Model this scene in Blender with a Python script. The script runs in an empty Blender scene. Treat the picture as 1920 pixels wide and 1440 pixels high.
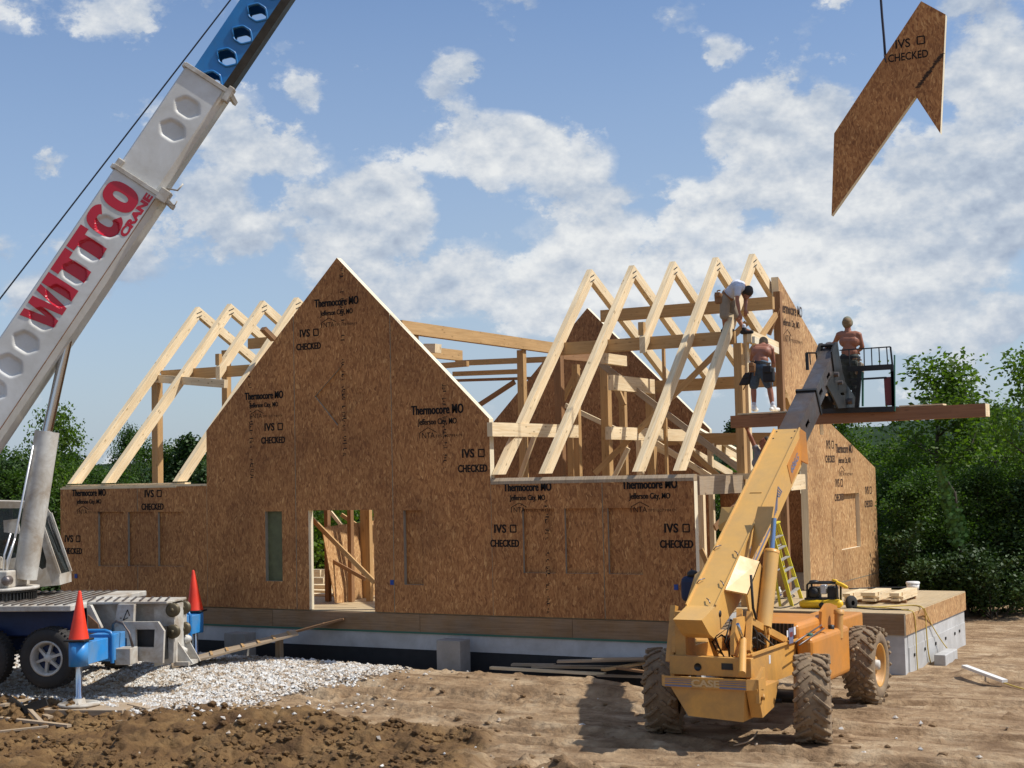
import bpy, bmesh, math, random
import numpy as np
from mathutils import Vector, Matrix, noise
from mathutils.geometry import tessellate_polygon
R_ = math.radians
random.seed(7); rng = np.random.default_rng(7)
scene = bpy.context.scene
col = scene.collection

# ------------------------------------------------------------------ camera
CAM = Vector((0.0, 0.0, 4.0)); FPX = 2754.0
_y = Vector((1520, -135, 2754)).normalized(); _x = -Vector((-5015, -278, 2754))
_x = (_x - _x.dot(_y)*_y).normalized()
_xc = Vector((_x.x, _x.y, -_x.z)); _yc = Vector((_y.x, _y.y, -_y.z)); _zc = _xc.cross(_yc)
ROT = Matrix((_xc, _yc, _zc))
cd = bpy.data.cameras.new('camera'); cam = bpy.data.objects.new('camera', cd); col.objects.link(cam)
cam.matrix_world = Matrix.Translation(CAM) @ ROT.to_4x4()
cd.sensor_width = 36; cd.lens = FPX/1920*36; cd.clip_end = 6000; cd.clip_start = .1
scene.camera = cam

# ------------------------------------------------------------------ world, sun, exposure
SUN = Vector((.56, .217, .80)).normalized()
SUN_EL = math.asin(SUN.z); SUN_AZ = math.atan2(SUN.x, SUN.y)
world = bpy.data.worlds.new('World'); scene.world = world; world.use_nodes = True
wn = world.node_tree; wn.nodes.clear()
def wnode(t, **k):
    n = wn.nodes.new(t)
    for a, b in k.items(): setattr(n, a, b)
    return n
def wmath(op, a, b=None, c=None, clamp=False):
    n = wnode('ShaderNodeMath', operation=op); n.use_clamp = clamp
    for i, v in enumerate((a, b, c)):
        if v is None: continue
        if isinstance(v, (int, float)): n.inputs[i].default_value = v
        else: wn.links.new(v, n.inputs[i])
    return n.outputs[0]
wo = wnode('ShaderNodeOutputWorld'); bg = wnode('ShaderNodeBackground')
sky = wnode('ShaderNodeTexSky', sky_type='NISHITA', sun_disc=False)
sky.sun_elevation = SUN_EL; sky.sun_rotation = SUN_AZ
sky.air_density = 1.0; sky.dust_density = 1.2; sky.ozone_density = 1.6; sky.altitude = 200
geo = wnode('ShaderNodeTexCoord'); sep = wnode('ShaderNodeSeparateXYZ')
wn.links.new(geo.outputs['Generated'], sep.inputs[0])
dx, dy, dz = sep.outputs
zz = wmath('ADD', wmath('MAXIMUM', dz, 0.0), 0.22)
def plane_coord(sx, sy, ox, oy):
    c = wnode('ShaderNodeCombineXYZ')
    wn.links.new(wmath('ADD', wmath('MULTIPLY', wmath('DIVIDE', dx, zz), sx), ox), c.inputs[0])
    wn.links.new(wmath('ADD', wmath('MULTIPLY', wmath('DIVIDE', dy, zz), sy), oy), c.inputs[1])
    return c.outputs[0]
def wnoise(vec, scale, detail, rough, dist=0.0):
    n = wnode('ShaderNodeTexNoise', noise_dimensions='2D'); n.inputs['Scale'].default_value = scale
    n.inputs['Detail'].default_value = detail; n.inputs['Roughness'].default_value = rough
    n.inputs['Distortion'].default_value = dist
    wn.links.new(vec, n.inputs['Vector']); return n.outputs['Fac']
def wramp(fac, pts):
    n = wnode('ShaderNodeValToRGB'); e = n.color_ramp.elements
    while len(e) < len(pts): e.new(.5)
    for k, (p, c) in enumerate(pts):
        e[k].position = p; e[k].color = c if len(c) == 4 else (*c, 1)
    wn.links.new(fac, n.inputs[0]); return n.outputs[0]
# cumulus field in sky-direction space
def dirc(dup, k=1.45):
    c = wnode('ShaderNodeCombineXYZ'); wn.links.new(dx, c.inputs[0]); wn.links.new(dy, c.inputs[1]); wn.links.new(wmath('MULTIPLY', wmath('ADD', dz, dup), k), c.inputs[2]); return c.outputs[0]
def wn3(vec, scale, detail, rough):
    n = wnode('ShaderNodeTexNoise'); n.inputs['Scale'].default_value = scale; n.inputs['Detail'].default_value = detail; n.inputs['Roughness'].default_value = rough
    wn.links.new(vec, n.inputs['Vector']); return n.outputs['Fac']
PC = dirc(0.0); big = wn3(PC, 3.0, 2, .5); det = wn3(PC, 9.5, 9, .64)
# the photograph's own banks of cloud: soft blobs at sky directions (azimuth from +Y, elevation, size)
def blob(az, el, ra, re, amp):
    az, el = R_(az), R_(el)
    d0 = Vector((math.sin(az)*math.cos(el), math.cos(az)*math.cos(el), math.sin(el)))
    rt = Vector((math.cos(az), -math.sin(az), 0)); up = rt.cross(d0)
    def dot(v):
        n = wnode('ShaderNodeVectorMath', operation='DOT_PRODUCT'); n.inputs[1].default_value = v
        wn.links.new(geo.outputs['Generated'], n.inputs[0]); return n.outputs['Value']
    a = wmath('DIVIDE', dot(rt), math.sin(R_(ra))); b = wmath('DIVIDE', dot(up), math.sin(R_(re)))
    r2 = wmath('ADD', wmath('MULTIPLY', a, a), wmath('MULTIPLY', b, b))
    front = wmath('GREATER_THAN', dot(d0), 0.0)
    return wmath('MULTIPLY', wmath('MULTIPLY', wmath('SUBTRACT', 1.0, r2, clamp=True), amp), front)
def px_dir(px, py):
    d = (ROT @ Vector((px-960, 720-py, -FPX))).normalized()
    return math.degrees(math.atan2(d.x, d.y)), math.degrees(math.asin(d.z))
acc = None
BLOBS = [  # photo pixel centre, half sizes in pixels, strength
 (150, 5, 190, 70, .22), (20, 45, 60, 60, .08), (95, 305, 50, 32, .16), (590, 170, 48, 40, .16), (690, 118, 62, 50, .17), (835, 150, 70, 60, .15),
 (880, 262, 150, 62, .18), (1045, 275, 110, 75, .18), (525, 275, 90, 52, .17), (400, 300, 90, 110, .19), (330, 420, 160, 90, .15), (270, 200, 60, 60, .04),
 (720, 385, 90, 66, .22), (590, 430, 130, 80, .17), (760, 500, 240, 85, .16), (1090, 410, 110, 75, .18), (1290, 375, 130, 52, .16), (1230, 480, 190, 80, .15), (470, 440, 80, 60, .06),
 (1460, 250, 120, 110, .20), (1600, 290, 150, 110, .16), (1490, 410, 140, 75, .16), (1355, 100, 45, 35, .12), (1280, 25, 60, 40, .10), (1860, 60, 80, 140, .18),
 (1880, 260, 110, 190, .20), (1760, 400, 150, 110, .17), (1640, 470, 200, 90, .17), (1850, 500, 150, 120, .16), (1580, 540, 240, 80, .12), (1690, 630, 70, 34, .14), (1480, 610, 200, 40, .05), (860, 590, 160, 40, .05),
 (1850, 700, 160, 60, .04), (230, 620, 200, 110, .09), (90, 520, 120, 90, .12), (980, 560, 260, 80, .13), (1780, 620, 200, 60, .12), (1790, 150, 70, 40, .10)]
for px, py, rx, ry, amp in BLOBS:
    az, el = px_dir(px, py)
    b = blob(az, el, math.degrees(rx*1.25/FPX), math.degrees(ry*1.25/FPX), amp)
    acc = b if acc is None else wmath('ADD', acc, b)
inwin = blob(*px_dir(960, 600), 34, 30, 1.0)         # where the photo shows the sky the blobs decide, elsewhere the noise does
inw = wmath('MULTIPLY', inwin, 3.0, clamp=True)
base_cov = wmath('ADD', wmath('MULTIPLY', wmath('SUBTRACT', big, .5), wmath('SUBTRACT', 1.0, wmath('MULTIPLY', inw, .65))), wmath('MULTIPLY', inw, -.075))
bill = wnode('ShaderNodeTexVoronoi', feature='F1'); bill.inputs['Scale'].default_value = 24.0
wc = wnode('ShaderNodeCombineXYZ'); wn.links.new(wmath('MULTIPLY', det, .16), wc.inputs[0]); wn.links.new(wmath('MULTIPLY', det, .16), wc.inputs[2])
wrp = wnode('ShaderNodeVectorMath', operation='ADD'); wn.links.new(PC, wrp.inputs[0]); wn.links.new(wc.outputs[0], wrp.inputs[1]); wn.links.new(wrp.outputs[0], bill.inputs['Vector'])
bilf = wmath('MULTIPLY', wmath('SUBTRACT', .45, bill.outputs['Distance']), .16)
dens = wmath('ADD', wmath('ADD', wmath('ADD', base_cov, wmath('MULTIPLY', acc, 1.30)), wmath('MULTIPLY', wmath('SUBTRACT', det, .5), 1.25)), bilf)
mask = wramp(dens, [(0.02, (0, 0, 0)), (.07, (.30, .30, .30)), (.115, (.86, .86, .86)), (.20, (1, 1, 1))])
det2 = wn3(dirc(.010), 9.5, 5, .64)
lit = wmath('ADD', wmath('MULTIPLY', wmath('SUBTRACT', det, det2), 3.6), .50, clamp=True)
tone = wmath('ADD', wmath('MULTIPLY', lit, .80), wmath('MULTIPLY', wmath('SUBTRACT', big, .44), 1.3), clamp=True)
ccol = wramp(tone, [(0.10, (3.6, 4.3, 5.5)), (.40, (4.9, 5.6, 6.6)), (.66, (6.6, 7.0, 7.5)), (.92, (8.2, 8.4, 8.5))])
veil = wmath('MULTIPLY', wmath('SUBTRACT', 1.0, wmath('MULTIPLY', wmath('MAXIMUM', dz, 0.0), 2.9), clamp=True), wmath('ADD', wmath('MULTIPLY', big, .9), .22), clamp=True)
vmix = wnode('ShaderNodeMix', data_type='RGBA'); vmix.inputs[7].default_value = (4.5, 5.4, 6.6, 1)
skc = wnode('ShaderNodeMix', data_type='RGBA', blend_type='MULTIPLY'); skc.inputs[0].default_value = 1; skc.inputs[7].default_value = (1.10, 1.20, 1.36, 1)
wn.links.new(sky.outputs[0], skc.inputs[6])
wn.links.new(veil, vmix.inputs[0]); wn.links.new(skc.outputs[2], vmix.inputs[6])
mx = wnode('ShaderNodeMix', data_type='RGBA')
wn.links.new(mask, mx.inputs[0]); wn.links.new(vmix.outputs[2], mx.inputs[6]); wn.links.new(ccol, mx.inputs[7])
wn.links.new(mx.outputs[2], bg.inputs[0]); bg.inputs[1].default_value = .10
wn.links.new(bg.outputs[0], wo.inputs[0])
world.cycles.sampling_method = 'MANUAL'; world.cycles.sample_map_resolution = 512

sd = bpy.data.lights.new('sun', 'SUN'); sd.energy = 4.8; sd.angle = R_(.53); sd.color = (1.0, .955, .88)
so = bpy.data.objects.new('sun', sd); col.objects.link(so); so.location = (20, 0, 40)
so.rotation_euler = SUN.to_track_quat('Z', 'Y').to_euler()
scene.view_settings.view_transform = 'Standard'; scene.view_settings.look = 'None'
scene.view_settings.exposure = 0.0; scene.view_settings.gamma = 1.0
scene.render.engine = 'CYCLES'

# ------------------------------------------------------------------ projection helpers (turn a photo pixel into a point on a real plane)
def ray(px, py): return ROT @ Vector((px-960, 720-py, -FPX))
def PP(px, py, p0, n):
    d = ray(px, py); n = Vector(n); return CAM + d*((Vector(p0)-CAM).dot(n)/d.dot(n))
def PX(px, py, X): return PP(px, py, (X, 0, 0), (1, 0, 0))
def PY(px, py, Y): return PP(px, py, (0, Y, 0), (0, 1, 0))
def PZ(px, py, Z): return PP(px, py, (0, 0, Z), (0, 0, 1))
V = Vector

# ------------------------------------------------------------------ scene-tree helpers
def tag(o, label=None, cat=None, group=None, kind=None):
    if label: o['label'] = label
    if cat: o['category'] = cat
    if group: o['group'] = group
    if kind: o['kind'] = kind
    return o
def thing(name, loc, label=None, cat=None, group=None):
    o = bpy.data.objects.new(name, None); o.empty_display_size = .3; col.objects.link(o)
    o.location = loc; return tag(o, label, cat, group)
def link(name, me, mats, parent=None, smooth=False):
    o = bpy.data.objects.new(name, me); col.objects.link(o)
    for m in (mats if isinstance(mats, (list, tuple)) else [mats]): me.materials.append(m)
    if smooth:
        me.polygons.foreach_set('use_smooth', [True]*len(me.polygons))
    if parent is not None: set_parent(o, parent)
    return o
def wloc(o):
    p = Vector((0, 0, 0))
    while o is not None: p = p + o.location; o = o.parent
    return p
def set_parent(o, parent):      # meshes are written in world coordinates; keep them there under an unrotated parent
    p = wloc(parent); o.parent = parent; o.location = -p
def copy_tree(o, parent=None):
    c = o.copy(); col.objects.link(c)
    if parent is not None: c.parent = parent
    for ch in list(o.children): copy_tree(ch, c)
    return c

class MB:
    """collects verts / faces with a metric uv per face corner, builds ONE mesh"""
    def __init__(s): s.v = []; s.f = []; s.uv = []; s.mi = []; s.sm = []
    def face(s, pts, uv=None, mi=0, sm=False):
        b = len(s.v); s.v += [tuple(p) for p in pts]; s.f.append(tuple(range(b, b+len(pts))))
        s.uv += uv if uv else [(0, 0)]*len(pts); s.mi.append(mi); s.sm.append(sm)
    def quadidx(s, idx, uv, mi=0, sm=False):
        s.f.append(tuple(idx)); s.uv += uv; s.mi.append(mi); s.sm.append(sm)
    def obox(s, c, ax, ay, az, hx, hy, hz, mi=0, bev=0.0):
        """oriented box, centre c, unit axes, half sizes; u runs along ax"""
        c, ax, ay, az = V(c), V(ax), V(ay), V(az)
        r0, r1 = random.random()*9, random.random()*9
        axs = [(ax, hx), (ay, hy), (az, hz)]
        if bev <= 0:
            for k in range(3):
                (n, hn), (a, ha), (b, hb) = axs[k], axs[(k+1) % 3], axs[(k+2) % 3]
                for sg in (1, -1):
                    pts = [c+n*hn*sg+a*ha*i+b*hb*j for i, j in ((-1, -1), (1, -1), (1, 1), (-1, 1))]
                    if sg < 0: pts.reverse()
                    uv = []
                    for p in pts:
                        d = p-c; x, y, z = d.dot(ax), d.dot(ay), d.dot(az)
                        uv.append(((r0+z, r1+y) if k == 0 else (r0+x, r1+(z if k == 1 else y)+k*.37)))
                    s.face(pts, uv, mi)
        else:
            bm = bmesh.new(); bmesh.ops.create_cube(bm, size=2)
            for v in bm.verts: v.co = V((v.co.x*hx, v.co.y*hy, v.co.z*hz))
            bmesh.ops.bevel(bm, geom=bm.edges[:], offset=min(bev, .95*min(hx, hy, hz)), segments=3, affect='EDGES', profile=.5)
            for f in bm.faces:
                n = f.normal; big = max(range(3), key=lambda q: abs(n[q]))
                pts = []; uv = []
                for v in f.verts:
                    q = v.co; pts.append(c+ax*q.x+ay*q.y+az*q.z)
                    uv.append((r0+(q.z if big == 0 else q.x), r1+(q.y if big != 1 else q.z)))
                s.face(pts, uv, mi, True if len(f.verts) < 4 or f.calc_area() < bev*bev*4 else False)
            bm.free()
    def box(s, x0, x1, y0, y1, z0, z1, mi=0, bev=0.0):
        dims = [x1-x0, y1-y0, z1-z0]; c = ((x0+x1)/2, (y0+y1)/2, (z0+z1)/2)
        A = [V((1, 0, 0)), V((0, 1, 0)), V((0, 0, 1))]; k = max(range(3), key=lambda q: dims[q])
        o = [k, (k+1) % 3, (k+2) % 3]
        s.obox(c, A[o[0]], A[o[1]], A[o[2]], abs(dims[o[0]])/2, abs(dims[o[1]])/2, abs(dims[o[2]])/2, mi, bev)
    def beam(s, p, q, w, h, up=(0, 0, 1), mi=0, bev=0.0, drop=False):
        """bar from p to q; h measured along up, w across; drop: p,q run along the top face"""
        p, q = V(p), V(q); a = (q-p).normalized(); up = V(up); b = a.cross(up).normalized(); u = b.cross(a).normalized()
        c = (p+q)/2 - (u*h/2 if drop else V((0, 0, 0)))
        s.obox(c, a, b, u, (q-p).length/2, w/2, h/2, mi, bev)
    def tube(s, pts, r, n=8, mi=0, cap=True, sm=True):
        pts = [V(p) for p in pts]; rs = r if isinstance(r, (list, tuple)) else [r]*len(pts)
        base = len(s.v); t0 = (pts[1]-pts[0]).normalized(); ref = V((0, 0, 1)) if abs(t0.z) < .9 else V((1, 0, 0))
        L = 0
        for i, p in enumerate(pts):
            t = ((pts[min(i+1, len(pts)-1)]-pts[max(i-1, 0)])).normalized()
            a = t.cross(ref).normalized(); b = a.cross(t)
            ref = b
            for k in range(n):
                an = 2*math.pi*k/n; s.v.append(tuple(p+(a*math.cos(an)+b*math.sin(an))*rs[i]))
        for i in range(len(pts)-1):
            l1 = L+(pts[i+1]-pts[i]).length
            for k in range(n):
                k2 = (k+1) % n; rr = max(rs[i], .01)
                s.quadidx([base+i*n+k, base+i*n+k2, base+(i+1)*n+k2, base+(i+1)*n+k],
                          [(L, k/n*6.28*rr), (L, (k+1)/n*6.28*rr), (l1, (k+1)/n*6.28*rr), (l1, k/n*6.28*rr)], mi, sm)
            L = l1
        if cap:
            e = base+(len(pts)-1)*n
            if rs[0] > .03: s.face([s.v[base+k] for k in range(n)][::-1], None, mi); s.face([s.v[e+k] for k in range(n)], None, mi)
            else: s.quadidx([base+k for k in range(n)][::-1], [(0, 0)]*n, mi); s.quadidx([e+k for k in range(n)], [(0, 0)]*n, mi)
    def prism(s, poly, thick, mi=0, side=None, holes=(), back=True, uvo=(0, 0), hs=None):
        """poly: coplanar 3d points, thick: offset vector to the far face. holes: (loop, depth_fraction or None=through, floor material)"""
        P = [V(p) for p in poly]; T = V(thick); side = mi if side is None else side
        n = V((0, 0, 0))
        for i in range(len(P)): n += P[i].cross(P[(i+1) % len(P)])
        n.normalize()
        e1 = V((0, 0, 1)).cross(n)
        e1 = e1.normalized() if e1.length > .2 else V((1, 0, 0)); e2 = n.cross(e1)
        UV = lambda p: (p.dot(e1)+uvo[0], p.dot(e2)+uvo[1])
        HL = [[V(q) for q in h[0]] for h in holes]
        flat = [p for l in [P]+HL for p in l]
        tris = tessellate_polygon([P]+HL)
        out = -T.normalized()
        for tr in tris:
            pts = [flat[i] for i in tr]
            if (pts[1]-pts[0]).cross(pts[2]-pts[0]).dot(out) < 0: pts.reverse()
            s.face(pts, [UV(p) for p in pts], mi)
        if back:
            tb = tessellate_polygon([P]+[HL[i] for i in range(len(HL)) if holes[i][1] is None]) if any(h[1] is None for h in holes) or not holes else tessellate_polygon([P])
            fb = [p for l in [P]+[HL[i] for i in range(len(HL)) if holes[i][1] is None] for p in l] if any(h[1] is None for h in holes) or not holes else P
            for tr in tb:
                pts = [fb[i]+T for i in tr]
                if (pts[1]-pts[0]).cross(pts[2]-pts[0]).dot(out) > 0: pts.reverse()
                s.face(pts, [UV(p) for p in pts], mi)
        def walls(loop, tt, inner, m):
            cen = sum(loop, V((0, 0, 0)))/len(loop)
            for i in range(len(loop)):
                a, b = loop[i], loop[(i+1) % len(loop)]
                pts = [a, b, b+tt, a+tt]; l = (b-a).length
                uv = [(0, 0), (l, 0), (l, tt.length), (0, tt.length)]
                nn = (b-a).cross(tt)
                if nn.length > 1e-9:
                    # orientation from winding: test against polygon normal
                    if (nn.dot((a+b)/2-cen) < 0) != inner: pts.reverse(); uv.reverse()
                s.face(pts, uv, m)
        walls(P, T, False, side)
        for (h, dep, fm), L in zip(holes, HL):
            tt = T if dep is None else T*dep
            walls(L, tt, True, side if hs is None else hs)
            if dep is not None:
                for tr in tessellate_polygon([L]):
                    pts = [L[i]+tt for i in tr]
                    if (pts[1]-pts[0]).cross(pts[2]-pts[0]).dot(out) < 0: pts.reverse()
                    s.face(pts, [UV(p) for p in pts], fm)
    def revolve(s, c, axis, prof, n=32, mi=0, sm=True, mis=None):
        """prof: list of (distance along axis, radius)"""
        c, ax = V(c), V(axis).normalized(); ref = V((0, 0, 1)) if abs(ax.z) < .9 else V((1, 0, 0))
        a = ax.cross(ref).normalized(); b = ax.cross(a); base = len(s.v)
        for d, r in prof:
            for k in range(n):
                an = 2*math.pi*k/n; s.v.append(tuple(c+ax*d+(a*math.cos(an)+b*math.sin(an))*r))
        for i in range(len(prof)-1):
            for k in range(n):
                k2 = (k+1) % n
                s.quadidx([base+i*n+k, base+i*n+k2, base+(i+1)*n+k2, base+(i+1)*n+k],
                          [(prof[i][0], k/n), (prof[i][0], (k+1)/n), (prof[i+1][0], (k+1)/n), (prof[i+1][0], k/n)], mis[i] if mis else mi, sm)
    def ellipsoid(s, c, r, mi=0, n=12, m=8):
        c = V(c); base = len(s.v)
        for i in range(m+1):
            th = math.pi*i/m
            for k in range(n):
                ph = 2*math.pi*k/n
                s.v.append((c.x+r[0]*math.sin(th)*math.cos(ph), c.y+r[1]*math.sin(th)*math.sin(ph), c.z+r[2]*math.cos(th)))
        for i in range(m):
            for k in range(n):
                k2 = (k+1) % n
                s.quadidx([base+i*n+k, base+(i+1)*n+k, base+(i+1)*n+k2, base+i*n+k2], [(0, 0)]*4, mi, True)
    def build(s, name, mats, parent=None):
        me = bpy.data.meshes.new(name); me.from_pydata(s.v, [], s.f)
        uvl = me.uv_layers.new(name='UVMap'); uvl.data.foreach_set('uv', [x for p in s.uv for x in p])
        me.polygons.foreach_set('material_index', s.mi); me.polygons.foreach_set('use_smooth', s.sm)
        me.update()
        return link(name, me, mats, parent)

# ------------------------------------------------------------------ material helpers
MATS = {}
class NT:
    def __init__(s, name):
        s.m = bpy.data.materials.new(name); s.m.use_nodes = True; s.t = s.m.node_tree
        s.b = s.t.nodes['Principled BSDF']; s.o = s.t.nodes['Material Output']
        s.tc = s.t.nodes.new('ShaderNodeTexCoord')
    def n(s, t, **k):
        x = s.t.nodes.new(t)
        for a, b in k.items(): setattr(x, a, b)
        return x
    def l(s, a, b): s.t.links.new(a, b)
    def mp(s, src, sc, rot=(0, 0, 0), loc=(0, 0, 0)):
        x = s.n('ShaderNodeMapping'); x.inputs['Scale'].default_value = sc; x.inputs['Rotation'].default_value = rot; x.inputs['Location'].default_value = loc
        s.l(src, x.inputs[0]); return x.outputs[0]
    def noise(s, vec, sc, det=4, ro=.55, di=0.0, out='Fac'):
        x = s.n('ShaderNodeTexNoise'); x.inputs['Scale'].default_value = sc; x.inputs['Detail'].default_value = det
        x.inputs['Roughness'].default_value = ro; x.inputs['Distortion'].default_value = di; s.l(vec, x.inputs['Vector']); return x.outputs[out]
    def vor(s, vec, sc, feature='F1', out='Color', rnd=1.0):
        x = s.n('ShaderNodeTexVoronoi', feature=feature); x.inputs['Scale'].default_value = sc; x.inputs['Randomness'].default_value = rnd
        s.l(vec, x.inputs['Vector']); return x.outputs[out]
    def ramp(s, fac, pts, interp='LINEAR'):
        x = s.n('ShaderNodeValToRGB'); x.color_ramp.interpolation = interp; e = x.color_ramp.elements
        while len(e) < len(pts): e.new(.5)
        for k, (p, c) in enumerate(pts):
            e[k].position = p; c = (c, c, c) if isinstance(c, (int, float)) else c; e[k].color = (*c[:3], 1)
        s.l(fac, x.inputs[0]); return x.outputs[0]
    def mix(s, f, a, b, mode='MIX'):
        x = s.n('ShaderNodeMix', data_type='RGBA', blend_type=mode)
        for v, i in ((f, 0), (a, 6), (b, 7)):
            if isinstance(v, (int, float)): x.inputs[i].default_value = v if i == 0 else (v, v, v, 1)
            elif isinstance(v, (tuple, list)): x.inputs[i].default_value = (*v[:3], 1)
            else: s.l(v, x.inputs[i])
        return x.outputs[2]
    def math(s, op, a, b=None, clamp=False):
        x = s.n('ShaderNodeMath', operation=op); x.use_clamp = clamp
        for i, v in enumerate((a, b)):
            if v is None: continue
            if isinstance(v, (int, float)): x.inputs[i].default_value = v
            else: s.l(v, x.inputs[i])
        return x.outputs[0]
    def bump(s, h, st=.3, d=.01):
        x = s.n('ShaderNodeBump'); x.inputs['Strength'].default_value = st; x.inputs['Distance'].default_value = d
        s.l(h, x.inputs['Height']); s.l(x.outputs[0], s.b.inputs['Normal'])
    def color(s, c):
        if isinstance(c, (tuple, list)): s.b.inputs['Base Color'].default_value = (*c[:3], 1)
        else: s.l(c, s.b.inputs['Base Color'])
    def set(s, rough=.6, metal=0.0, spec=.5, coat=0.0):
        s.b.inputs['Roughness'].default_value = rough; s.b.inputs['Metallic'].default_value = metal
        s.b.inputs['Specular IOR Level'].default_value = spec; s.b.inputs['Coat Weight'].default_value = coat
    @property
    def uv(s): return s.tc.outputs['UV']
    @property
    def ob(s): return s.tc.outputs['Object']

def osb(name, tint=(1, 1, 1)):
    n = NT(name); w = n.noise(n.uv, 2.5, 3, .5, out='Color')
    wv = n.n('ShaderNodeVectorMath', operation='SCALE'); wv.inputs['Scale'].default_value = .25; n.l(w, wv.inputs[0])
    ad = n.n('ShaderNodeVectorMath', operation='ADD'); n.l(n.uv, ad.inputs[0]); n.l(wv.outputs[0], ad.inputs[1])
    v1 = n.vor(n.mp(ad.outputs[0], (38, 14, 1), (0, 0, .25)), 1.0)
    v2 = n.vor(n.mp(ad.outputs[0], (36, 13, 1), (0, 0, -.5), (3.3, 1.2, 0)), 1.0)
    v3 = n.vor(n.mp(n.uv, (60, 22, 1), (0, 0, .05), (7, 5, 0)), 1.0)
    s1 = n.n('ShaderNodeSeparateColor'); n.l(v1, s1.inputs[0]); s2 = n.n('ShaderNodeSeparateColor'); n.l(v2, s2.inputs[0]); s3 = n.n('ShaderNodeSeparateColor'); n.l(v3, s3.inputs[0])
    a = n.math('GREATER_THAN', s2.outputs[1], .45)
    c1 = n.ramp(s1.outputs[0], [(0, (.17, .075, .028)), (.3, (.25, .125, .050)), (.7, (.32, .175, .075)), (1, (.40, .24, .11))])
    c2 = n.ramp(s2.outputs[0], [(0, (.15, .066, .025)), (.45, (.26, .132, .052)), (.9, (.35, .20, .088)), (1, (.47, .31, .155))])
    c = n.mix(a, c1, c2); c = n.mix(n.math('MULTIPLY', s3.outputs[0], .35), c, n.ramp(s3.outputs[1], [(0, (.15, .065, .025)), (1, (.42, .26, .12))]))
    big = n.ramp(n.noise(n.uv, .55, 7, .62), [(.32, (.70, .66, .63)), (.5, (.96, .95, .93)), (.7, (1.12, 1.10, 1.08))])
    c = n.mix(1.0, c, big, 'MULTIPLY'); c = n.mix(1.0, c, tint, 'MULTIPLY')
    n.color(c); n.set(.62, 0, .35); n.bump(s1.outputs[2], .25, .004); return n.m
def wood(name, lo, hi, knots=.5, grey=0.0):
    n = NT(name)
    g = n.noise(n.mp(n.uv, (1.3, 30, 1)), 1.0, 6, .6, .6)
    c = n.ramp(g, [(.28, lo), (.72, hi)])
    big = n.ramp(n.noise(n.mp(n.uv, (.8, 2.5, 1)), 1.0, 3, .5), [(.3, .86), (.7, 1.08)])
    c = n.mix(1.0, c, big, 'MULTIPLY')
    if knots > 0:
        k = n.vor(n.mp(n.uv, (3.4, 9, 1)), 1.0, 'F1', 'Distance')
        km = n.ramp(k, [(.07, 1.0), (.20, 0.0)])
        kk = n.math('MULTIPLY', km, n.ramp(n.noise(n.uv, 3.0, 1), [(.34, 0.0), (.48, knots)]))
        c = n.mix(kk, c, tuple(x*.42 for x in lo))
    if grey > 0:
        c = n.mix(n.ramp(n.noise(n.uv, 2.0, 5, .7), [(.4, 0.0), (.7, grey)]), c, (.30, .27, .23))
    n.color(c); n.set(.72, 0, .25); n.bump(g, .2, .004); return n.m
def plain(name, c, rough=.6, metal=0.0, spec=.5, var=.0, vs=6.0, dirt=None, dirt_amt=0.0, coat=0.0, bumps=0.0, use='ob'):
    n = NT(name); src = n.ob if use == 'ob' else n.uv
    if var > 0 or dirt:
        f = n.noise(src, vs, 6, .62)
        cc = n.ramp(f, [(.3, tuple(x*(1-var) for x in c)), (.7, tuple(min(1, x*(1+var)) for x in c))])
        if dirt:
            df = n.ramp(n.noise(src, vs*.6, 8, .7, .4), [(.50-.2*dirt_amt, 0.0), (.78-.2*dirt_amt, dirt_amt)])
            cc = n.mix(df, cc, dirt)
            n.l(n.math('ADD', n.math('MULTIPLY', df, .4), rough, True), n.b.inputs['Roughness'])
        n.color(cc)
    else: n.color(c)
    r = n.b.inputs['Roughness'].is_linked
    n.set(rough, metal, spec, coat)
    if bumps > 0: n.bump(n.noise(src, vs*3, 5, .6), bumps, .01)
    return n.m

M = {}
M['osb'] = osb('oriented_strand_board', (1.42, 1.16, .88)); M['osb_in'] = osb('strand_board_inner', (1.0, .82, .70)); M['osb_sun_tint'] = osb('strand_board_sun_tint', (1.62, 1.75, 1.85))  # last one: same board, tinted paler to paint the sun on it
M['pine'] = wood('pine_lumber', (.64, .46, .25), (.86, .72, .49), .85)
M['timber'] = wood('fir_timber', (.40, .235, .098), (.56, .36, .165), .6)
M['timber_dk'] = wood('fir_timber_dark', (.22, .115, .055), (.33, .185, .09), .5)
M['beam_red'] = wood('red_fir_beam', (.22, .105, .055), (.31, .16, .085), .5)
M['edge'] = wood('cut_panel_edge', (.66, .56, .38), (.82, .74, .56), 0)
M['board'] = wood('weathered_board', (.30, .21, .125), (.50, .38, .25), .3, .5)
M['deck'] = wood('deck_plywood', (.40, .29, .16), (.54, .42, .25), .2, .25)
M['rim'] = wood('rim_board', (.20, .115, .055), (.33, .205, .105), .25, .25)
M['ink'] = plain('black_ink', (.022, .018, .016), .8, spec=.1)
M['ink_lt'] = plain('faded_ink', (.065, .042, .03), .8, spec=.1)
M['ink_mid'] = plain('mill_ink', (.035, .025, .02), .8, spec=.1)
M['seam'] = plain('panel_seam', (.19, .17, .115), .8)
M['foam'] = plain('pale_foam', (.33, .29, .22), .8, var=.1)
M['greenwrap'] = plain('green_membrane', (.12, .125, .055), .6, var=.25, vs=5)
M['bluerod'] = plain('blue_grey_rod', (.22, .33, .52), .25, .6); M['navyseat'] = plain('navy_seat', (.008, .018, .06), .6); M['cord_dark'] = plain('dark_rope', (.03, .03, .05), .8)
M['bluebox'] = plain('blue_plastic', (.01, .05, .25), .4)
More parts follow.
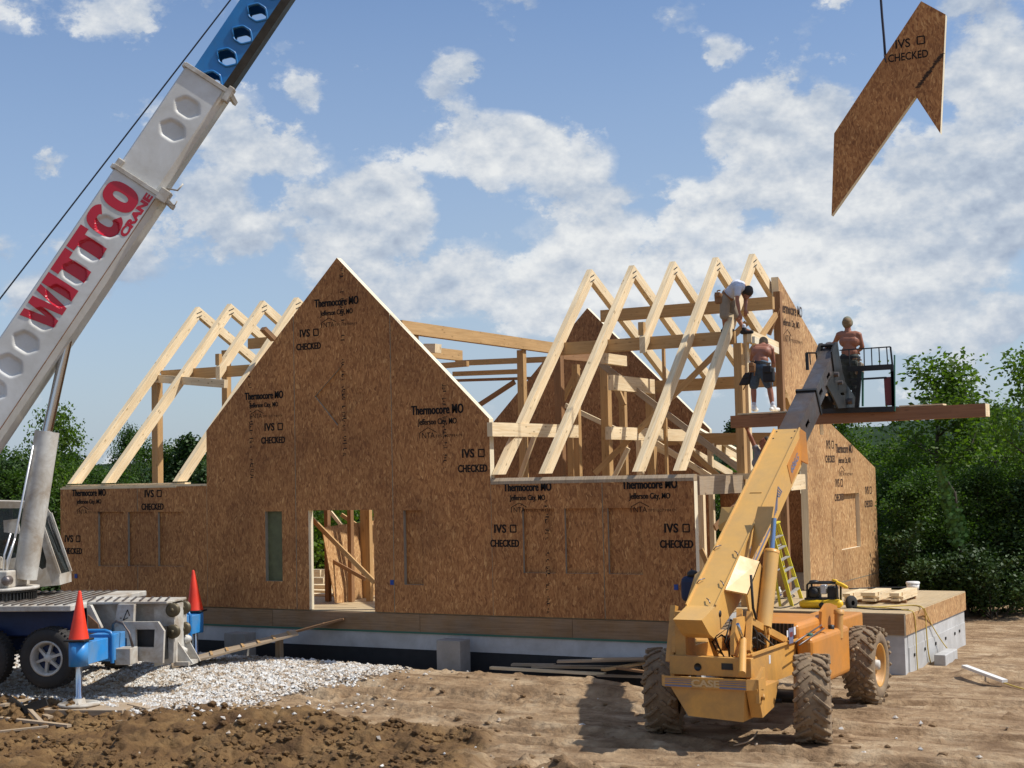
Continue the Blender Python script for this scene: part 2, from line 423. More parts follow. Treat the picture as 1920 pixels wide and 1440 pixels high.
M['concrete'] = plain('poured_concrete', (.50, .50, .49), .85, spec=.3, var=.16, vs=1.6, dirt=(.27, .25, .22), dirt_amt=.55, bumps=.3)
M['pier'] = plain('pier_concrete', (.27, .265, .25), .9, var=.2, vs=2, dirt=(.2, .16, .11), dirt_amt=.6)
M['tar'] = plain('black_dampproofing', (.012, .012, .013), .7, var=.3)
M['steel'] = plain('worn_bare_steel', (.20, .19, .19), .34, .85, var=.35, vs=3, dirt=(.13, .085, .06), dirt_amt=.7)
M['chrome'] = plain('chromed_rod', (.52, .54, .57), .16, 1.0)
M['black'] = plain('black_painted_steel', (.010, .011, .011), .45, var=.3, dirt=(.06, .05, .04), dirt_amt=.4)
M['rubber'] = plain('tyre_rubber', (.020, .019, .018), .75, var=.3, dirt=(.06, .05, .04), dirt_amt=.6)
M['mudrubber'] = plain('muddy_tyre', (.15, .10, .062), .9, var=.5, vs=7, dirt=(.25, .18, .11), dirt_amt=1.0, bumps=.7)
M['yellow'] = plain('ochre_machine_paint', (.68, .345, .075), .36, spec=.5, var=.05, vs=2, dirt=(.26, .155, .065), dirt_amt=.62)
M['ochre'] = plain('pale_ochre_paint', (.66, .375, .10), .38, spec=.5, var=.05, vs=2, dirt=(.40, .27, .13), dirt_amt=.5)
M['orange'] = plain('orange_machine_paint', (.60, .235, .035), .33, var=.06, vs=2, dirt=(.27, .15, .06), dirt_amt=.55)
M['white'] = plain('white_crane_paint', (.66, .66, .63), .32, var=.04, vs=1.2, dirt=(.38, .35, .28), dirt_amt=.6, coat=.2)
M['cranewhite'] = plain('dirty_white_paint', (.58, .57, .52), .45, var=.10, vs=3, dirt=(.25, .18, .11), dirt_amt=.75)
M['red'] = plain('red_letter_paint', (.50, .008, .028), .3, var=.05)
M['blue'] = plain('blue_crane_paint', (.014, .165, .43), .3, var=.1, vs=2, dirt=(.05, .12, .2), dirt_amt=.4, coat=.2)
M['bluemid'] = plain('blue_outrigger_paint', (.025, .24, .60), .38, var=.1, vs=3, dirt=(.20, .26, .28), dirt_amt=.5)
M['navy'] = plain('navy_frame_paint', (.01, .025, .09), .5, var=.2)
M['cone'] = plain('orange_cone_plastic', (.86, .045, .012), .42, var=.08, vs=3, dirt=(.45, .03, .015), dirt_amt=.5)
M['glass'] = plain('dark_cab_glass', (.03, .04, .04), .08, spec=.8)
M['gold'] = plain('rusty_brass_sheave', (.10, .08, .045), .5, .4, var=.3)
M['rust'] = plain('rusty_steel', (.30, .15, .07), .75, .2, var=.35, vs=8)
M['plastic_w'] = plain('white_plastic', (.78, .77, .73), .4)
M['lad_y'] = plain('yellow_fibreglass', (.66, .56, .035), .45)
M['alu'] = plain('aluminium', (.66, .67, .68), .35, .7)
M['comp_y'] = plain('yellow_tank_paint', (.80, .50, .02), .35)
M['cord_y'] = plain('yellow_cord', (.62, .46, .10), .6); M['cord_b'] = plain('black_cord', (.02, .02, .02), .6)
M['cable'] = plain('steel_cable', (.035, .04, .05), .5, .3)
M['redpaint'] = plain('dark_red_paint', (.16, .03, .03), .5)
M['green'] = plain('green_paint', (.03, .12, .08), .5)
M['skin'] = plain('tanned_shaded_skin', (.31, .13, .07), .5, spec=.4, var=.08, vs=9); M['skin2'] = plain('sunburnt_shaded_skin', (.30, .12, .07), .5, spec=.4, var=.08, vs=9)  # both skin tones darkened to put the shade on the backs into colour
M['tshirt'] = plain('white_cotton', (.52, .54, .60), .9, var=.1); M['khaki'] = plain('khaki_cotton', (.27, .22, .16), .9, var=.15)
M['denim'] = plain('faded_denim', (.055, .085, .12), .9, var=.3, vs=20); M['leather'] = plain('tan_leather', (.23, .11, .04), .7, var=.2); M['blackcloth'] = plain('black_cloth', (.018, .018, .02), .85)
M['hair'] = plain('dark_hair', (.025, .017, .012), .7); M['cap'] = plain('grey_green_cap', (.19, .19, .14), .9); M['camo'] = plain('dark_work_trousers', (.05, .055, .045), .9, var=.5, vs=14)
M['blond'] = plain('light_brown_hair', (.20, .13, .06), .7); M['greyshirt'] = plain('grey_shirt', (.20, .20, .22), .9)
M['cream'] = plain('cream_decal', (.62, .42, .20), .4)
M['decal'] = plain('slate_decal', (.16, .17, .26), .4); M['decalw'] = plain('white_decal', (.7, .7, .7), .4)

def text(body, size, at, right, up, mat, parent, name='lettering', bold=.0, sx=1.0, proud=.003, align='CENTER', space=1.0, shear=0.0, fat=0.0):
    cu = bpy.data.curves.new('t', 'FONT'); cu.body = body; cu.size = size; cu.align_x = align; cu.offset = bold; cu.space_character = space
    cu.resolution_u = 3; cu.shear = shear
    o = bpy.data.objects.new('t', cu); col.objects.link(o)
    dg = bpy.context.evaluated_depsgraph_get(); me = bpy.data.meshes.new_from_object(o.evaluated_get(dg))
    bpy.data.objects.remove(o); bpy.data.curves.remove(cu)
    right, up = V(right).normalized(), V(up).normalized(); n = right.cross(up)
    at = V(at)+n*proud
    for v in me.vertices: v.co = at+right*(v.co.x*sx)+up*v.co.y
    me.name = name; me.materials.clear()
    if fat > 0:
        bm = bmesh.new(); bm.from_mesh(me); b0 = list(bm.faces)
        for k, f in ((1, fat), (2, -fat)):
            d = bmesh.ops.duplicate(bm, geom=b0); bmesh.ops.translate(bm, vec=right*f+n*.0006*k, verts=[e for e in d['geom'] if isinstance(e, bmesh.types.BMVert)])
        bm.to_mesh(me); bm.free()
    return link(name, me, mat, parent)

# ================================================================== GROUND
def sstep(a, b, x): t = np.clip((x-a)/(b-a), 0, 1); return t*t*(3-2*t)
def vnoise(X, Y, seed):
    xi = np.floor(X).astype(np.int64); yi = np.floor(Y).astype(np.int64); fx = X-xi; fy = Y-yi
    fx = fx*fx*(3-2*fx); fy = fy*fy*(3-2*fy)
    def h(a, b):
        n = (a*374761393+b*668265263+seed*974711) & 0x7fffffff; n = ((n ^ (n >> 13))*1274126177) & 0x7fffffff
        return ((n ^ (n >> 16)) & 0xffff)/65535.0
    return (h(xi, yi)*(1-fx)+h(xi+1, yi)*fx)*(1-fy)+(h(xi, yi+1)*(1-fx)+h(xi+1, yi+1)*fx)*fy
def fbm(X, Y, sc, oc, seed, ro=.5):
    o = 0; a = 1; t = 0
    for k in range(oc): o = o+a*vnoise(X*sc+17.3*k, Y*sc+9.1*k, seed+k); t += a; a *= ro; sc *= 2.03
    return o/t-.5
def masks(X, Y):
    wob = fbm(X, Y, .8, 4, 5)*1.6
    # wet churned mud along the bottom left, gravel pad under the crane, the rest dry sandy soil
    line = 20.6-(X+20.5)*.08+wob*.7                       # far limit of the mud at the left
    right = -10.6-(Y-18)*.55+wob
    mud = sstep(.5, -.3, Y-line)*sstep(.5, -.3, X-right)
    front = sstep(.3, -.3, Y-(17.35-(X+9)*-.18+wob*.4))*sstep(-4.5, -7.5, X)
    mud = np.maximum(mud, front)
    gx = sstep(-15.6, -17.0, X+wob*.5+ (Y-24)*-.35)
    gravel = gx*sstep(19.0, 19.9, Y+wob*.25-(X+19)*-.12)*sstep(25.3, 24.7, Y)
    mud = mud*(1-gravel)
    return mud, gravel
def base_h(X, Y):
    h = .22*sstep(21.5, 24.6, Y)*sstep(-9.5, -12.5, X)
    h = h+.18*sstep(20.5, 22.5, Y)*sstep(-16.5, -19, X)*(1-sstep(21.5, 24.6, Y)*.6)
    trench = sstep(24.55, 24.95, Y)*sstep(25.9, 25.6, Y)*sstep(-9.6, -10.4, X)*sstep(-30, -28, X)
    h = h-.75*trench
    h = h-1.0*sstep(36, 60, Y)*0
    return h
def height(X, Y, fine=True):
    mud, gravel = masks(X, Y); h = base_h(X, Y)
    near = sstep(60, 30, np.hypot(X+10, Y-22))
    h = h+fbm(X, Y, .35, 3, 11)*.10*near+fbm(X, Y, .05, 3, 3)*.5*sstep(40, 90, np.hypot(X+10, Y-22))
    if fine:
        lump = fbm(X, Y, 1.7, 5, 21, .62); ridg = 1-np.abs(fbm(X, Y*1.0, 2.6, 4, 31, .6))*3.2
        h = h+mud*(.34*lump+.11*np.clip(ridg, 0, 1)*sstep(-.15, .05, lump)+.10*fbm(X, Y, 6.5, 4, 33, .65))
        # tractor tread chevrons in the mud
        for (x0, y0, ang, w, L) in ((-18.9, 17.55, -.12, .42, 4.2), (-14.2, 18.2, .02, .38, 3.4), (-16.8, 16.3, .05, .40, 5.0)):
            c, s_ = math.cos(ang), math.sin(ang); u = (X-x0)*c+(Y-y0)*s_; v = -(X-x0)*s_+(Y-y0)*c
            inn = sstep(w, w-.12, np.abs(v))*sstep(L/2, L/2-.4, np.abs(u))
            h = h*(1-inn*.85)+inn*(.06*np.sin((u+.55*np.abs(v))*2*math.pi/.21)-.03)
        dry = (1-mud)*(1-gravel)
        st = fbm(X*.35+Y*.1, Y*2.4, 1.3, 4, 41, .6)
        h = h+dry*near*(.07*st+.026*fbm(X, Y, 4.5, 4, 51, .62))
        cl = fbm(X, Y, 5.5, 3, 61); h = h+dry*near*.04*sstep(.18, .32, cl)
        # wheel ruts running off to the right in front of the machine
        for (k, b) in ((.10, 19.6), (.12, 17.9), (-.05, 22.6), (-.22, 20.3), (.3, 24.2)):
            d = Y-(b+k*(X+9)); h = h-dry*(.085+.02*np.sin(X*28))*np.exp(-(d/.2)**2)+dry*.045*np.exp(-((np.abs(d)-.32)/.1)**2)
        h = h+gravel*.05*fbm(X, Y, 7, 3, 71)
    # soil heaped along the foot of the far right foundation and the ditch edge
    h = h+.16*np.exp(-(((X+5.6)/1.1)**2+((Y-28.6)/.45)**2))*(1+fbm(X, Y, 3, 3, 9)*2)
    h = h+.12*np.exp(-(((X+3.5)/1.4)**2+((Y-27.6)/.6)**2))*(1+fbm(X, Y, 3, 3, 8)*3)
    # clods pushed up below the machine's shadow
    h = h+.20*np.exp(-(((X+9.4)/1.6)**2+((Y-17.75)/.28)**2))*(.6+fbm(X, Y, 3.4, 4, 81, .6)*3)
    return h
def axis(stops):
    out = [stops[0][0]]
    for (a, st), (b, _) in zip(stops[:-1], stops[1:]):
        n = max(1, int(round((b-a)/st))); out += list(np.linspace(a, b, n+1)[1:])
    return np.array(out)
ax_ = axis([(-1500, 300), (-300, 50), (-100, 8), (-40, 1.0), (-27, .09), (-22, .042), (-3.0, .09), (0, .8), (12, 3), (40, 20), (200, 200), (1500, 0)])
ay_ = axis([(-60, 10), (0, 4), (12, .5), (14.2, .035), (22.5, .06), (26.5, .25), (32, 1.0), (60, 8), (160, 60), (1000, 250), (3500, 0)])
GX, GY = np.meshgrid(ax_, ay_); GH = height(GX, GY)
gv = np.stack([GX, GY, GH], -1).reshape(-1, 3)
nx, ny = len(ax_), len(ay_); ii = np.arange(nx*ny).reshape(ny, nx)
gf = np.stack([ii[:-1, :-1], ii[:-1, 1:], ii[1:, 1:], ii[1:, :-1]], -1).reshape(-1, 4)
me = bpy.data.meshes.new('ground'); me.vertices.add(len(gv)); me.vertices.foreach_set('co', gv.ravel())
me.loops.add(gf.size); me.loops.foreach_set('vertex_index', gf.ravel()); me.polygons.add(len(gf))
me.polygons.foreach_set('loop_start', np.arange(0, gf.size, 4)); me.polygons.foreach_set('loop_total', np.full(len(gf), 4))
me.polygons.foreach_set('use_smooth', np.ones(len(gf), bool))
mm, gg = masks(GX, GY); vc = me.color_attributes.new('soil_kind', 'FLOAT_COLOR', 'POINT')
grass = sstep(34, 38, GY)*(1-sstep(-12, -8, GX)*sstep(60, 45, GY))
vc.data.foreach_set('color', np.stack([mm, gg, grass, np.ones_like(mm)], -1).astype(np.float32).ravel())
me.update()
n = NT('soil'); at = n.n('ShaderNodeAttribute'); at.attribute_name = 'soil_kind'; sp = n.n('ShaderNodeSeparateColor'); n.l(at.outputs['Color'], sp.inputs[0])
P = n.ob
f1 = n.noise(P, 1.3, 8, .65, .3); f2 = n.noise(n.mp(P, (.6, 2.2, 1)), 1.4, 6, .6); f3 = n.noise(P, 14, 5, .7)
dry = n.ramp(f1, [(.28, (.17, .10, .05)), (.5, (.36, .245, .14)), (.72, (.56, .43, .28))])
dry = n.mix(n.ramp(f2, [(.48, 0.0), (.62, .75)]), dry, (.165, .098, .050)); dry = n.mix(n.ramp(f3, [(.58, 0.0), (.72, .5)]), dry, (.13, .075, .04))
mud = n.ramp(f1, [(.28, (.075, .036, .013)), (.5, (.165, .092, .034)), (.75, (.30, .185, .075))]); mud = n.mix(n.ramp(f3, [(.5, 0.0), (.75, .5)]), mud, (.09, .045, .017))
dust = n.ramp(f3, [(.3, (.16, .12, .08)), (.7, (.34, .30, .24))])
gr = n.ramp(f1, [(.3, (.025, .035, .012)), (.7, (.07, .085, .03))])
c = n.mix(sp.outputs[0], dry, mud); c = n.mix(sp.outputs[1], c, dust); c = n.mix(sp.outputs[2], c, gr)
n.color(c); n.l(n.mix(sp.outputs[0], .9, .62), n.b.inputs['Roughness']); n.b.inputs['Specular IOR Level'].default_value = .25
n.bump(n.math('ADD', n.noise(P, 18, 8, .72), n.math('MULTIPLY', n.vor(P, 9, 'F1', 'Distance'), .5)), .9, .05)
M['soil'] = n.m
tag(link('ground', me, M['soil']), kind='structure')
def gh(x, y, fine=False): return float(height(np.array([float(x)]), np.array([float(y)]), fine)[0])

# white crushed stone pad: thousands of faceted stones, one mass
gm = NT('crushed_stone'); oi = gm.vor(gm.ob, 11, 'F1', 'Color'); sc3 = gm.n('ShaderNodeSeparateColor'); gm.l(oi, sc3.inputs[0])
gm.color(gm.ramp(sc3.outputs[0], [(0, (.30, .22, .14)), (.3, (.46, .39, .31)), (.65, (.54, .52, .48)), (1, (.68, .67, .64))])); gm.set(.85, 0, .3)
M['stone'] = gm.m
sx_ = rng.uniform(-26, -14.5, 60000); sy_ = rng.uniform(18.6, 25.0, 60000)
_, gmask = masks(sx_, sy_); keep = (gmask*.98+.012*(sx_ < -9) > rng.uniform(0, 1, 60000)); sx_, sy_ = sx_[keep], sy_[keep]
sx_ = np.concatenate([sx_, rng.uniform(-23, -4, 90)]); sy_ = np.concatenate([sy_, rng.uniform(15.5, 24, 90)])
N = len(sx_); sz_ = height(sx_, sy_); rad = rng.uniform(.018, .058, N)
oct_ = np.array([(1, 0, 0), (0, 1, 0), (-1, 0, 0), (0, -1, 0), (0, 0, 1), (0, 0, -1)], float); ofc = np.array([(0, 1, 4), (1, 2, 4), (2, 3, 4), (3, 0, 4), (1, 0, 5), (2, 1, 5), (3, 2, 5), (0, 3, 5)])
sc = rng.uniform(.55, 1.3, (N, 6, 1))*np.array([1, 1, .75]); an = rng.uniform(0, 6.28, N); tl = rng.uniform(-.6, .6, N)
vv = oct_[None]*sc*rad[:, None, None]
y_, z_ = vv[..., 1]*np.cos(tl)[:, None]-vv[..., 2]*np.sin(tl)[:, None], vv[..., 1]*np.sin(tl)[:, None]+vv[..., 2]*np.cos(tl)[:, None]
x_, y2_ = vv[..., 0]*np.cos(an)[:, None]-y_*np.sin(an)[:, None], vv[..., 0]*np.sin(an)[:, None]+y_*np.cos(an)[:, None]
vv = np.stack([x_+sx_[:, None], y2_+sy_[:, None], z_+(sz_+rad*.35)[:, None]], -1).reshape(-1, 3)
ff = (ofc[None]+(np.arange(N)*6)[:, None, None]).reshape(-1, 3)
me = bpy.data.meshes.new('gravel'); me.from_pydata(vv.tolist(), [], ff.tolist()); me.update()
tag(link('gravel', me, M['stone']), kind='stuff')
# clods of earth
def clods(N, fx, name, lo, hi, mat):
    x, y = fx(N); z = height(x, y); r = rng.uniform(lo, hi, N)**1.0; V_ = []; F_ = []
    for k in range(N):
        bm = bmesh.new(); bmesh.ops.create_icosphere(bm, subdivisions=1, radius=1); b = len(V_)
        for v in bm.verts:
            s = 1+.45*(random.random()-.5); V_.append((x[k]+v.co.x*r[k]*s*1.2, y[k]+v.co.y*r[k]*s, z[k]+v.co.z*r[k]*s*.7+r[k]*.2))
        F_ += [tuple(b+v.index for v in f.verts) for f in bm.faces]; bm.free()
    me = bpy.data.meshes.new(name); me.from_pydata(V_, [], F_); me.update()
    vc2 = me.color_attributes.new('soil_kind', 'FLOAT_COLOR', 'POINT'); mk = masks(np.array([v[0] for v in V_]), np.array([v[1] for v in V_]))[0]
    vc2.data.foreach_set('color', np.stack([np.maximum(mk, .55), mk*0, mk*0, mk*0+1], -1).astype(np.float32).ravel())
    tag(link(name, me, mat), kind='stuff')
def cl_fx(N):
    X = rng.uniform(-21, -2.5, N*9); Y = rng.uniform(15.2, 25, N*9); m, g = masks(X, Y)
    k = (rng.uniform(0, 1, N*9) < (m*.8+.014)*(1-g))*(fbm(X, Y, 1.2, 3, 91) > -.08); X, Y = X[k][:N], Y[k][:N]
    return X, Y
_cx, _cy = cl_fx(2600); clods(len(_cx), lambda N: (_cx, _cy), 'soil_clods', .012, .075, M['soil'])

# ================================================================== HOUSE
Y0 = 25.7; TH = .165; ZF = 1.18; ZW = 3.90; XL = -26.55; XR = -10.4; G0, G1, GP = -22.02, -14.67, -18.36; ZE, ZP = 5.12, 8.72
house = thing('house_under_construction', (-18.4, 32.0, .8), 'half-built timber house of strand board panels with open rafters, standing on a concrete foundation', 'house')
def wrect(px0, px1, py0, py1, Y=Y0):       # rectangle on the front wall from its photo corners
    a = PY(px0, py0, Y); b = PY(px1, py1, Y); return a.x, b.x, b.z, a.z
def loopY(x0, x1, z0, z1, Y=Y0): return [(x0, Y, z0), (x1, Y, z0), (x1, Y, z1), (x0, Y, z1)]
MW = [M['osb'], M['edge'], M['osb_in'], M['foam'], M['greenwrap']]
def ywall(name, poly, holes=(), Y=Y0, th=TH, parent=house, mats=MW):
    mb = MB(); mb.prism([(x, Y, z) for x, z in poly], (0, th, 0), 0, 1, holes, hs=3 if len(mats) > 3 else None); return mb.build(name, mats, parent)
wl = []
for a, b in ((184, 233), (239.5, 290), (296, 344)):
    wl.append((loopY(*wrect(a, b, 960, 1062)), .40, 0))
J1, J2 = PY(258, 1000, Y0).x, PY(1131, 1000, Y0).x; g = .008
def split_wall(name, x0, x1, zt, joint, rects):
    """two panels meeting at a joint, each with the recesses that fall on it"""
    out = []
    for a, b in ((x0, joint-g), (joint+g, x1)):
        hs = []
        for lp, d, fm in rects:
            xs = [p[0] for p in lp]; lo, hi = max(min(xs), a+.012), min(max(xs), b-.012)
            if hi-lo > .03:
                zs = [p[2] for p in lp]; hs.append((loopY(lo, hi, min(zs), max(zs)), d, fm))
        out.append(ywall('wall_panel', [(a, ZF), (b, ZF), (b, zt), (a, zt)], hs))
    return out
_lw = ywall('wall_panel', [(XL, ZF), (G0-g, ZF), (G0-g, ZW-.02), (XL, ZW-.02)], wl); LW = [_lw, _lw]
wr = [(loopY(*wrect(a, b, c, d)), .40, 0) for a, b, c, d in ((979, 1042, 954, 1075), (1058, 1122, 953.5, 1076), (1138.5, 1206, 953, 1077))]
RW = split_wall('wall_panel', G1+g, -10.30, ZW-.11, J2, wr)
JA, JB = PY(554, 900, Y0).x, PY(736, 900, Y0).x
sl = lambda x: ZE+(x-G0)*(ZP-ZE)/(GP-G0) if x < GP else ZE+(G1-x)*(ZP-ZE)/(G1-GP)
w1 = (loopY(*wrect(497, 530, 959, 1090)), .6, 4)
dr = wrect(578, 703, 957, 1143); dia = [PY(638, 688, Y0), PY(590, 743, Y0), PY(633, 798, Y0), PY(683, 742, Y0)]
w2 = (loopY(*wrect(756, 795, 957, 1097)), .6, 0)
GW = [ywall('wall_panel', [(G0, ZF), (JA-g, ZF), (JA-g, sl(JA-g)), (G0, ZE)], [w1]),
      ywall('wall_panel', [(JA+g, ZF), (dr[0], ZF), (dr[0], dr[3]), (dr[1], dr[3]), (dr[1], ZF), (JB-g, ZF), (JB-g, sl(JB-g)), (GP, ZP), (JA+g, sl(JA+g))],
            [([(p.x, Y0, p.z) for p in dia], .28, 0)]),
      ywall('wall_panel', [(JB+g, ZF), (G1, ZF), (G1, ZE), (JB+g, sl(JB+g))], [w2])]
mb = MB()                                   # dark splines seen in the joints
for x, zt in ((J2, ZW-.2), (JA, sl(JA)-.05), (JB, sl(JB)-.05), (G0-g/2, ZW-.1), (G1+g/2, ZW-.15)): mb = MB(); mb.box(x-.02, x+.02, Y0+.004, Y0+.09, ZF+.01, zt); mb.build('joint_spline', M['seam'], house)
mb = MB(); _a = wrect(184, 344, 960, 1062); mb.box(J1-.007, J1+.007, Y0-.002, Y0+.004, ZF+.01, _a[2]-.01); mb.box(J1-.007, J1+.007, Y0-.002, Y0+.004, _a[3]+.01, ZW-.06); mb.build('joint_spline', M['seam'], house)
# bevelled plates on the eaves, floor-line shadow gap, rim board, sill, foundation
mb = MB(); prof = lambda x: [(x, Y0-.012, ZW-.105), (x, Y0-.012, ZW-.045), (x, Y0+.05, ZW+.02), (x, Y0+TH, ZW+.02), (x, Y0+TH, ZW-.105)]
mb.prism(prof(G1+.01), (-10.30-G1-.01, 0, 0)); mb.build('eave_plate', M['board'], house)
mb = MB(); mb.box(XL+.05, G0-.02, Y0+.01, Y0+TH, ZW-.02, ZW+.025); mb.box(XL+.12, G0-.7, Y0+.06, Y0+TH+.1, ZW+.028, ZW+.065); mb.box(XL, G0-.9, Y0-.006, Y0+.02, ZW-.045, ZW-.005)
mb.build('eave_plate', M['pine'], house)
rimt = ZF-.004
mb = MB()
xs = [XL-.02, -23.9, -20.2, -16.4, -12.9, -10.32]
for a, b in zip(xs[:-1], xs[1:]): mb.box(a+.004, b-.004, Y0-.012, Y0+.05, .80, rimt-.02)
mb.build('rim_board', M['rim'], house)
mb = MB(); mb.box(XL-.02, -10.34, Y0-.03, Y0+.16, .765, .80); mb.build('sill_plate', M['green'], house)
mb = MB(); mb.box(XL, -10.36, Y0+.0, Y0+.25, .30, .765); mb.build('foundation_wall', M['concrete'], house)
mb = MB(); mb.box(XL, -10.36, Y0-.012, Y0+.24, -.7, .44); mb.build('dampproofing', M['tar'], house)
# floor deck (main) and the open deck at the right with its own rim and concrete walls
DX1, DY0, DY1 = -7.10, 28.25, 33.6
mb = MB(); mb.box(XL+.02, XR-.02, Y0+.06, 38.8, ZF-.03, ZF-.006); mb.build('floor_deck', M['deck'], house)
mb = MB()
k = 0; x = XR-.02
while x < DX1-.01:
    x2 = min(x+1.22, DX1)
    y = DY0
    while y < DY1-.01:
        y2 = min(y+2.44-(k % 2)*1.22 if y == DY0 else y+2.44, DY1); mb.box(x+.003, x2-.003, y+.003, y2-.003, ZF-.025, ZF-.002); y = y2
    x = x2; k += 1
mb.build('floor_deck', M['deck'], house)
mb = MB(); mb.box(XR-.02, DX1-.03, DY0-.004, DY0+.03, .765, ZF-.026); mb.build('rim_board', M['rim'], house)
mb = MB(); mb.prism([(DX1+.004, DY0-.004, .765), (DX1+.004, DY1, .765), (DX1+.004, DY1, ZF-.026), (DX1+.004, DY0-.004, ZF-.026)], (-.03, 0, 0), 0, 1)
mb.build('rim_board', [M['osb_sun_tint'], M['edge']], house)
fw = []
mb = MB(); mb.box(XR, DX1-.04, DY0+.03, DY0+.25, -.6, .762); mb.box(DX1-.26, DX1-.03, DY0+.252, DY1-.05, -.6, .762); mb.box(DX1-.032, DX1-.018, DY0+.28, DY1-.06, -.6, .50); mb.box(XR, DX1-.28, DY1-.3, DY1-.06, -.6, .762)
fnd = mb.build('foundation_wall', M['concrete'], house)
mb = MB()
for q in ((1714.7, 1227.5), (1734.5, 1216.6), (1754.5, 1206.5), (1773, 1196.7), (1790.3, 1187.7), (1799, 1183), (1756.3, 1264), (1775.3, 1253), (1792.3, 1242)):
    p = PX(*q, DX1-.01); mb = MB(); mb.box(DX1-.013, DX1+.004, p.y-.035, p.y-.012, p.z-.03, p.z+.03); mb.box(DX1-.013, DX1+.002, p.y+.005, p.y+.04, p.z-.028, p.z+.028); mb.build('form_tie', M['black'], fnd)
mb = MB(); mb.box(XL+.0, XL+.2, Y0+.3, 38.7, -.5, ZF-.04); mb.box(XL+.01, XR-.2, 38.5, 38.75, -.5, ZF-.04); mb.box(XR-.25, XR-.19, 33.65, 38.49, -.5, ZF-.04); mb.box(XR-.22, XR-.01, Y0+.27, 28.2, -.5, ZF-.04); mb.build('foundation_wall', M['concrete'], house)

# right gable wall (faces +X): broken profile, window recess
q = lambda px, py: (PX(px, py, XR).y, PX(px, py, XR).z)
rz = lambda y: 8.70-(y-30.35)*.487
gp = [(31.3, rz(31.3)), (34.95, rz(34.95)), (34.95, 5.03), (38.80, 3.95), (38.80, .30), (33.62, .30), (33.62, ZF), (32.92, ZF), (32.92, 4.55), (31.42, 5.85)]
gp = gp[::-1]
wy0, wz1 = q(1583, 926); wy1, wz0 = q(1614.5, 1028)
wy0 -= .35
mb = MB(); hole = [(XR, wy0, wz0+.05), (XR, wy1, wz0+.05), (XR, wy1, wz1), (XR, wy0, wz1)]
uy, uz = q(1541, 815); hole2 = [(XR, uy-.3, uz), (XR, uy+.14, uz), (XR, uy+.14, uz+.9), (XR, uy-.3, uz+.9)]
mb.prism([(XR, y, z) for y, z in gp], (-TH, 0, 0), 0, 1, [(hole, .6, 0), (hole2, .5, 0)])
RG = mb.build('wall_panel', [M['osb_sun_tint'], M['edge'], M['osb_in']], house)
mb = MB(); mb.prism([(XR+.003, 33.62, ZF-.0), (XR+.003, 38.8, ZF), (XR+.003, 38.8, ZF+.018), (XR+.003, 33.62, ZF+.018)], (-.01, 0, 0)); mb.build('joint_spline', M['seam'], RG)
mb = MB()
for y, a, b in ((34.75, 1.3, 3.0), (34.8, 3.9, 4.9)): mb.box(XR-.002, XR+.002, y-.008, y+.008, a, b)
mb.box(XR-.002, XR+.002, 32.0-.006, 32.0+.006, 6.0, 7.8); mb.build('joint_spline', M['ink_lt'], RG)

# rear walls and cross-gable back wall, with window light
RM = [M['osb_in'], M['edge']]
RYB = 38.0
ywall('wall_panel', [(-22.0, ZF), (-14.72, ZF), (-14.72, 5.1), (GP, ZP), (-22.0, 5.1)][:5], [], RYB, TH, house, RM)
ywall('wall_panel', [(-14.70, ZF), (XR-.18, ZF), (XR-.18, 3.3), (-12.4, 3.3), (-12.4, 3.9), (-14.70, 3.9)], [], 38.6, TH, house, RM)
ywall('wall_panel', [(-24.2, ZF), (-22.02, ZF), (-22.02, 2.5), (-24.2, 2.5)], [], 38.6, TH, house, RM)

# rafters: pairs meeting on the ridge; steep at the front, shallow behind
RZ = 8.66; RYR = 30.35
def rafter_front(x, lower=None, w=.13, d=.24):
    mb = MB(); y0 = Y0+.02 if lower is None else lower; z0 = ZW+.07+(y0-Y0)*1.005
    dv = V((0, RYR-y0, RZ-z0)).normalized()
    L = V((0, RYR-y0, RZ-z0)).length
    a = V((x, y0, z0)); b = V((x, RYR, RZ)); nn = V((0, dv.z, -dv.y))           # into the roof
    if lower is None:       # foot cut level on the plate
        foot = [a, a+V((0, d*1.41, 0))]
    else: foot = [a, a+V((0, 0, -d*1.41))]
    poly = [foot[0], b, b+V((0, 0, -d*1.38)), foot[1]]
    # birdsmouth shoulder over the purlin
    poly = [V((x-w/2, p.y, p.z)) for p in poly]
    mb.prism(poly, (w, 0, 0)); return mb
def refit(mb):     # uv along the rafter slope
    for k, f in enumerate(mb.f):
        o = sum(len(mb.f[i]) for i in range(0)) if False else None
    return mb
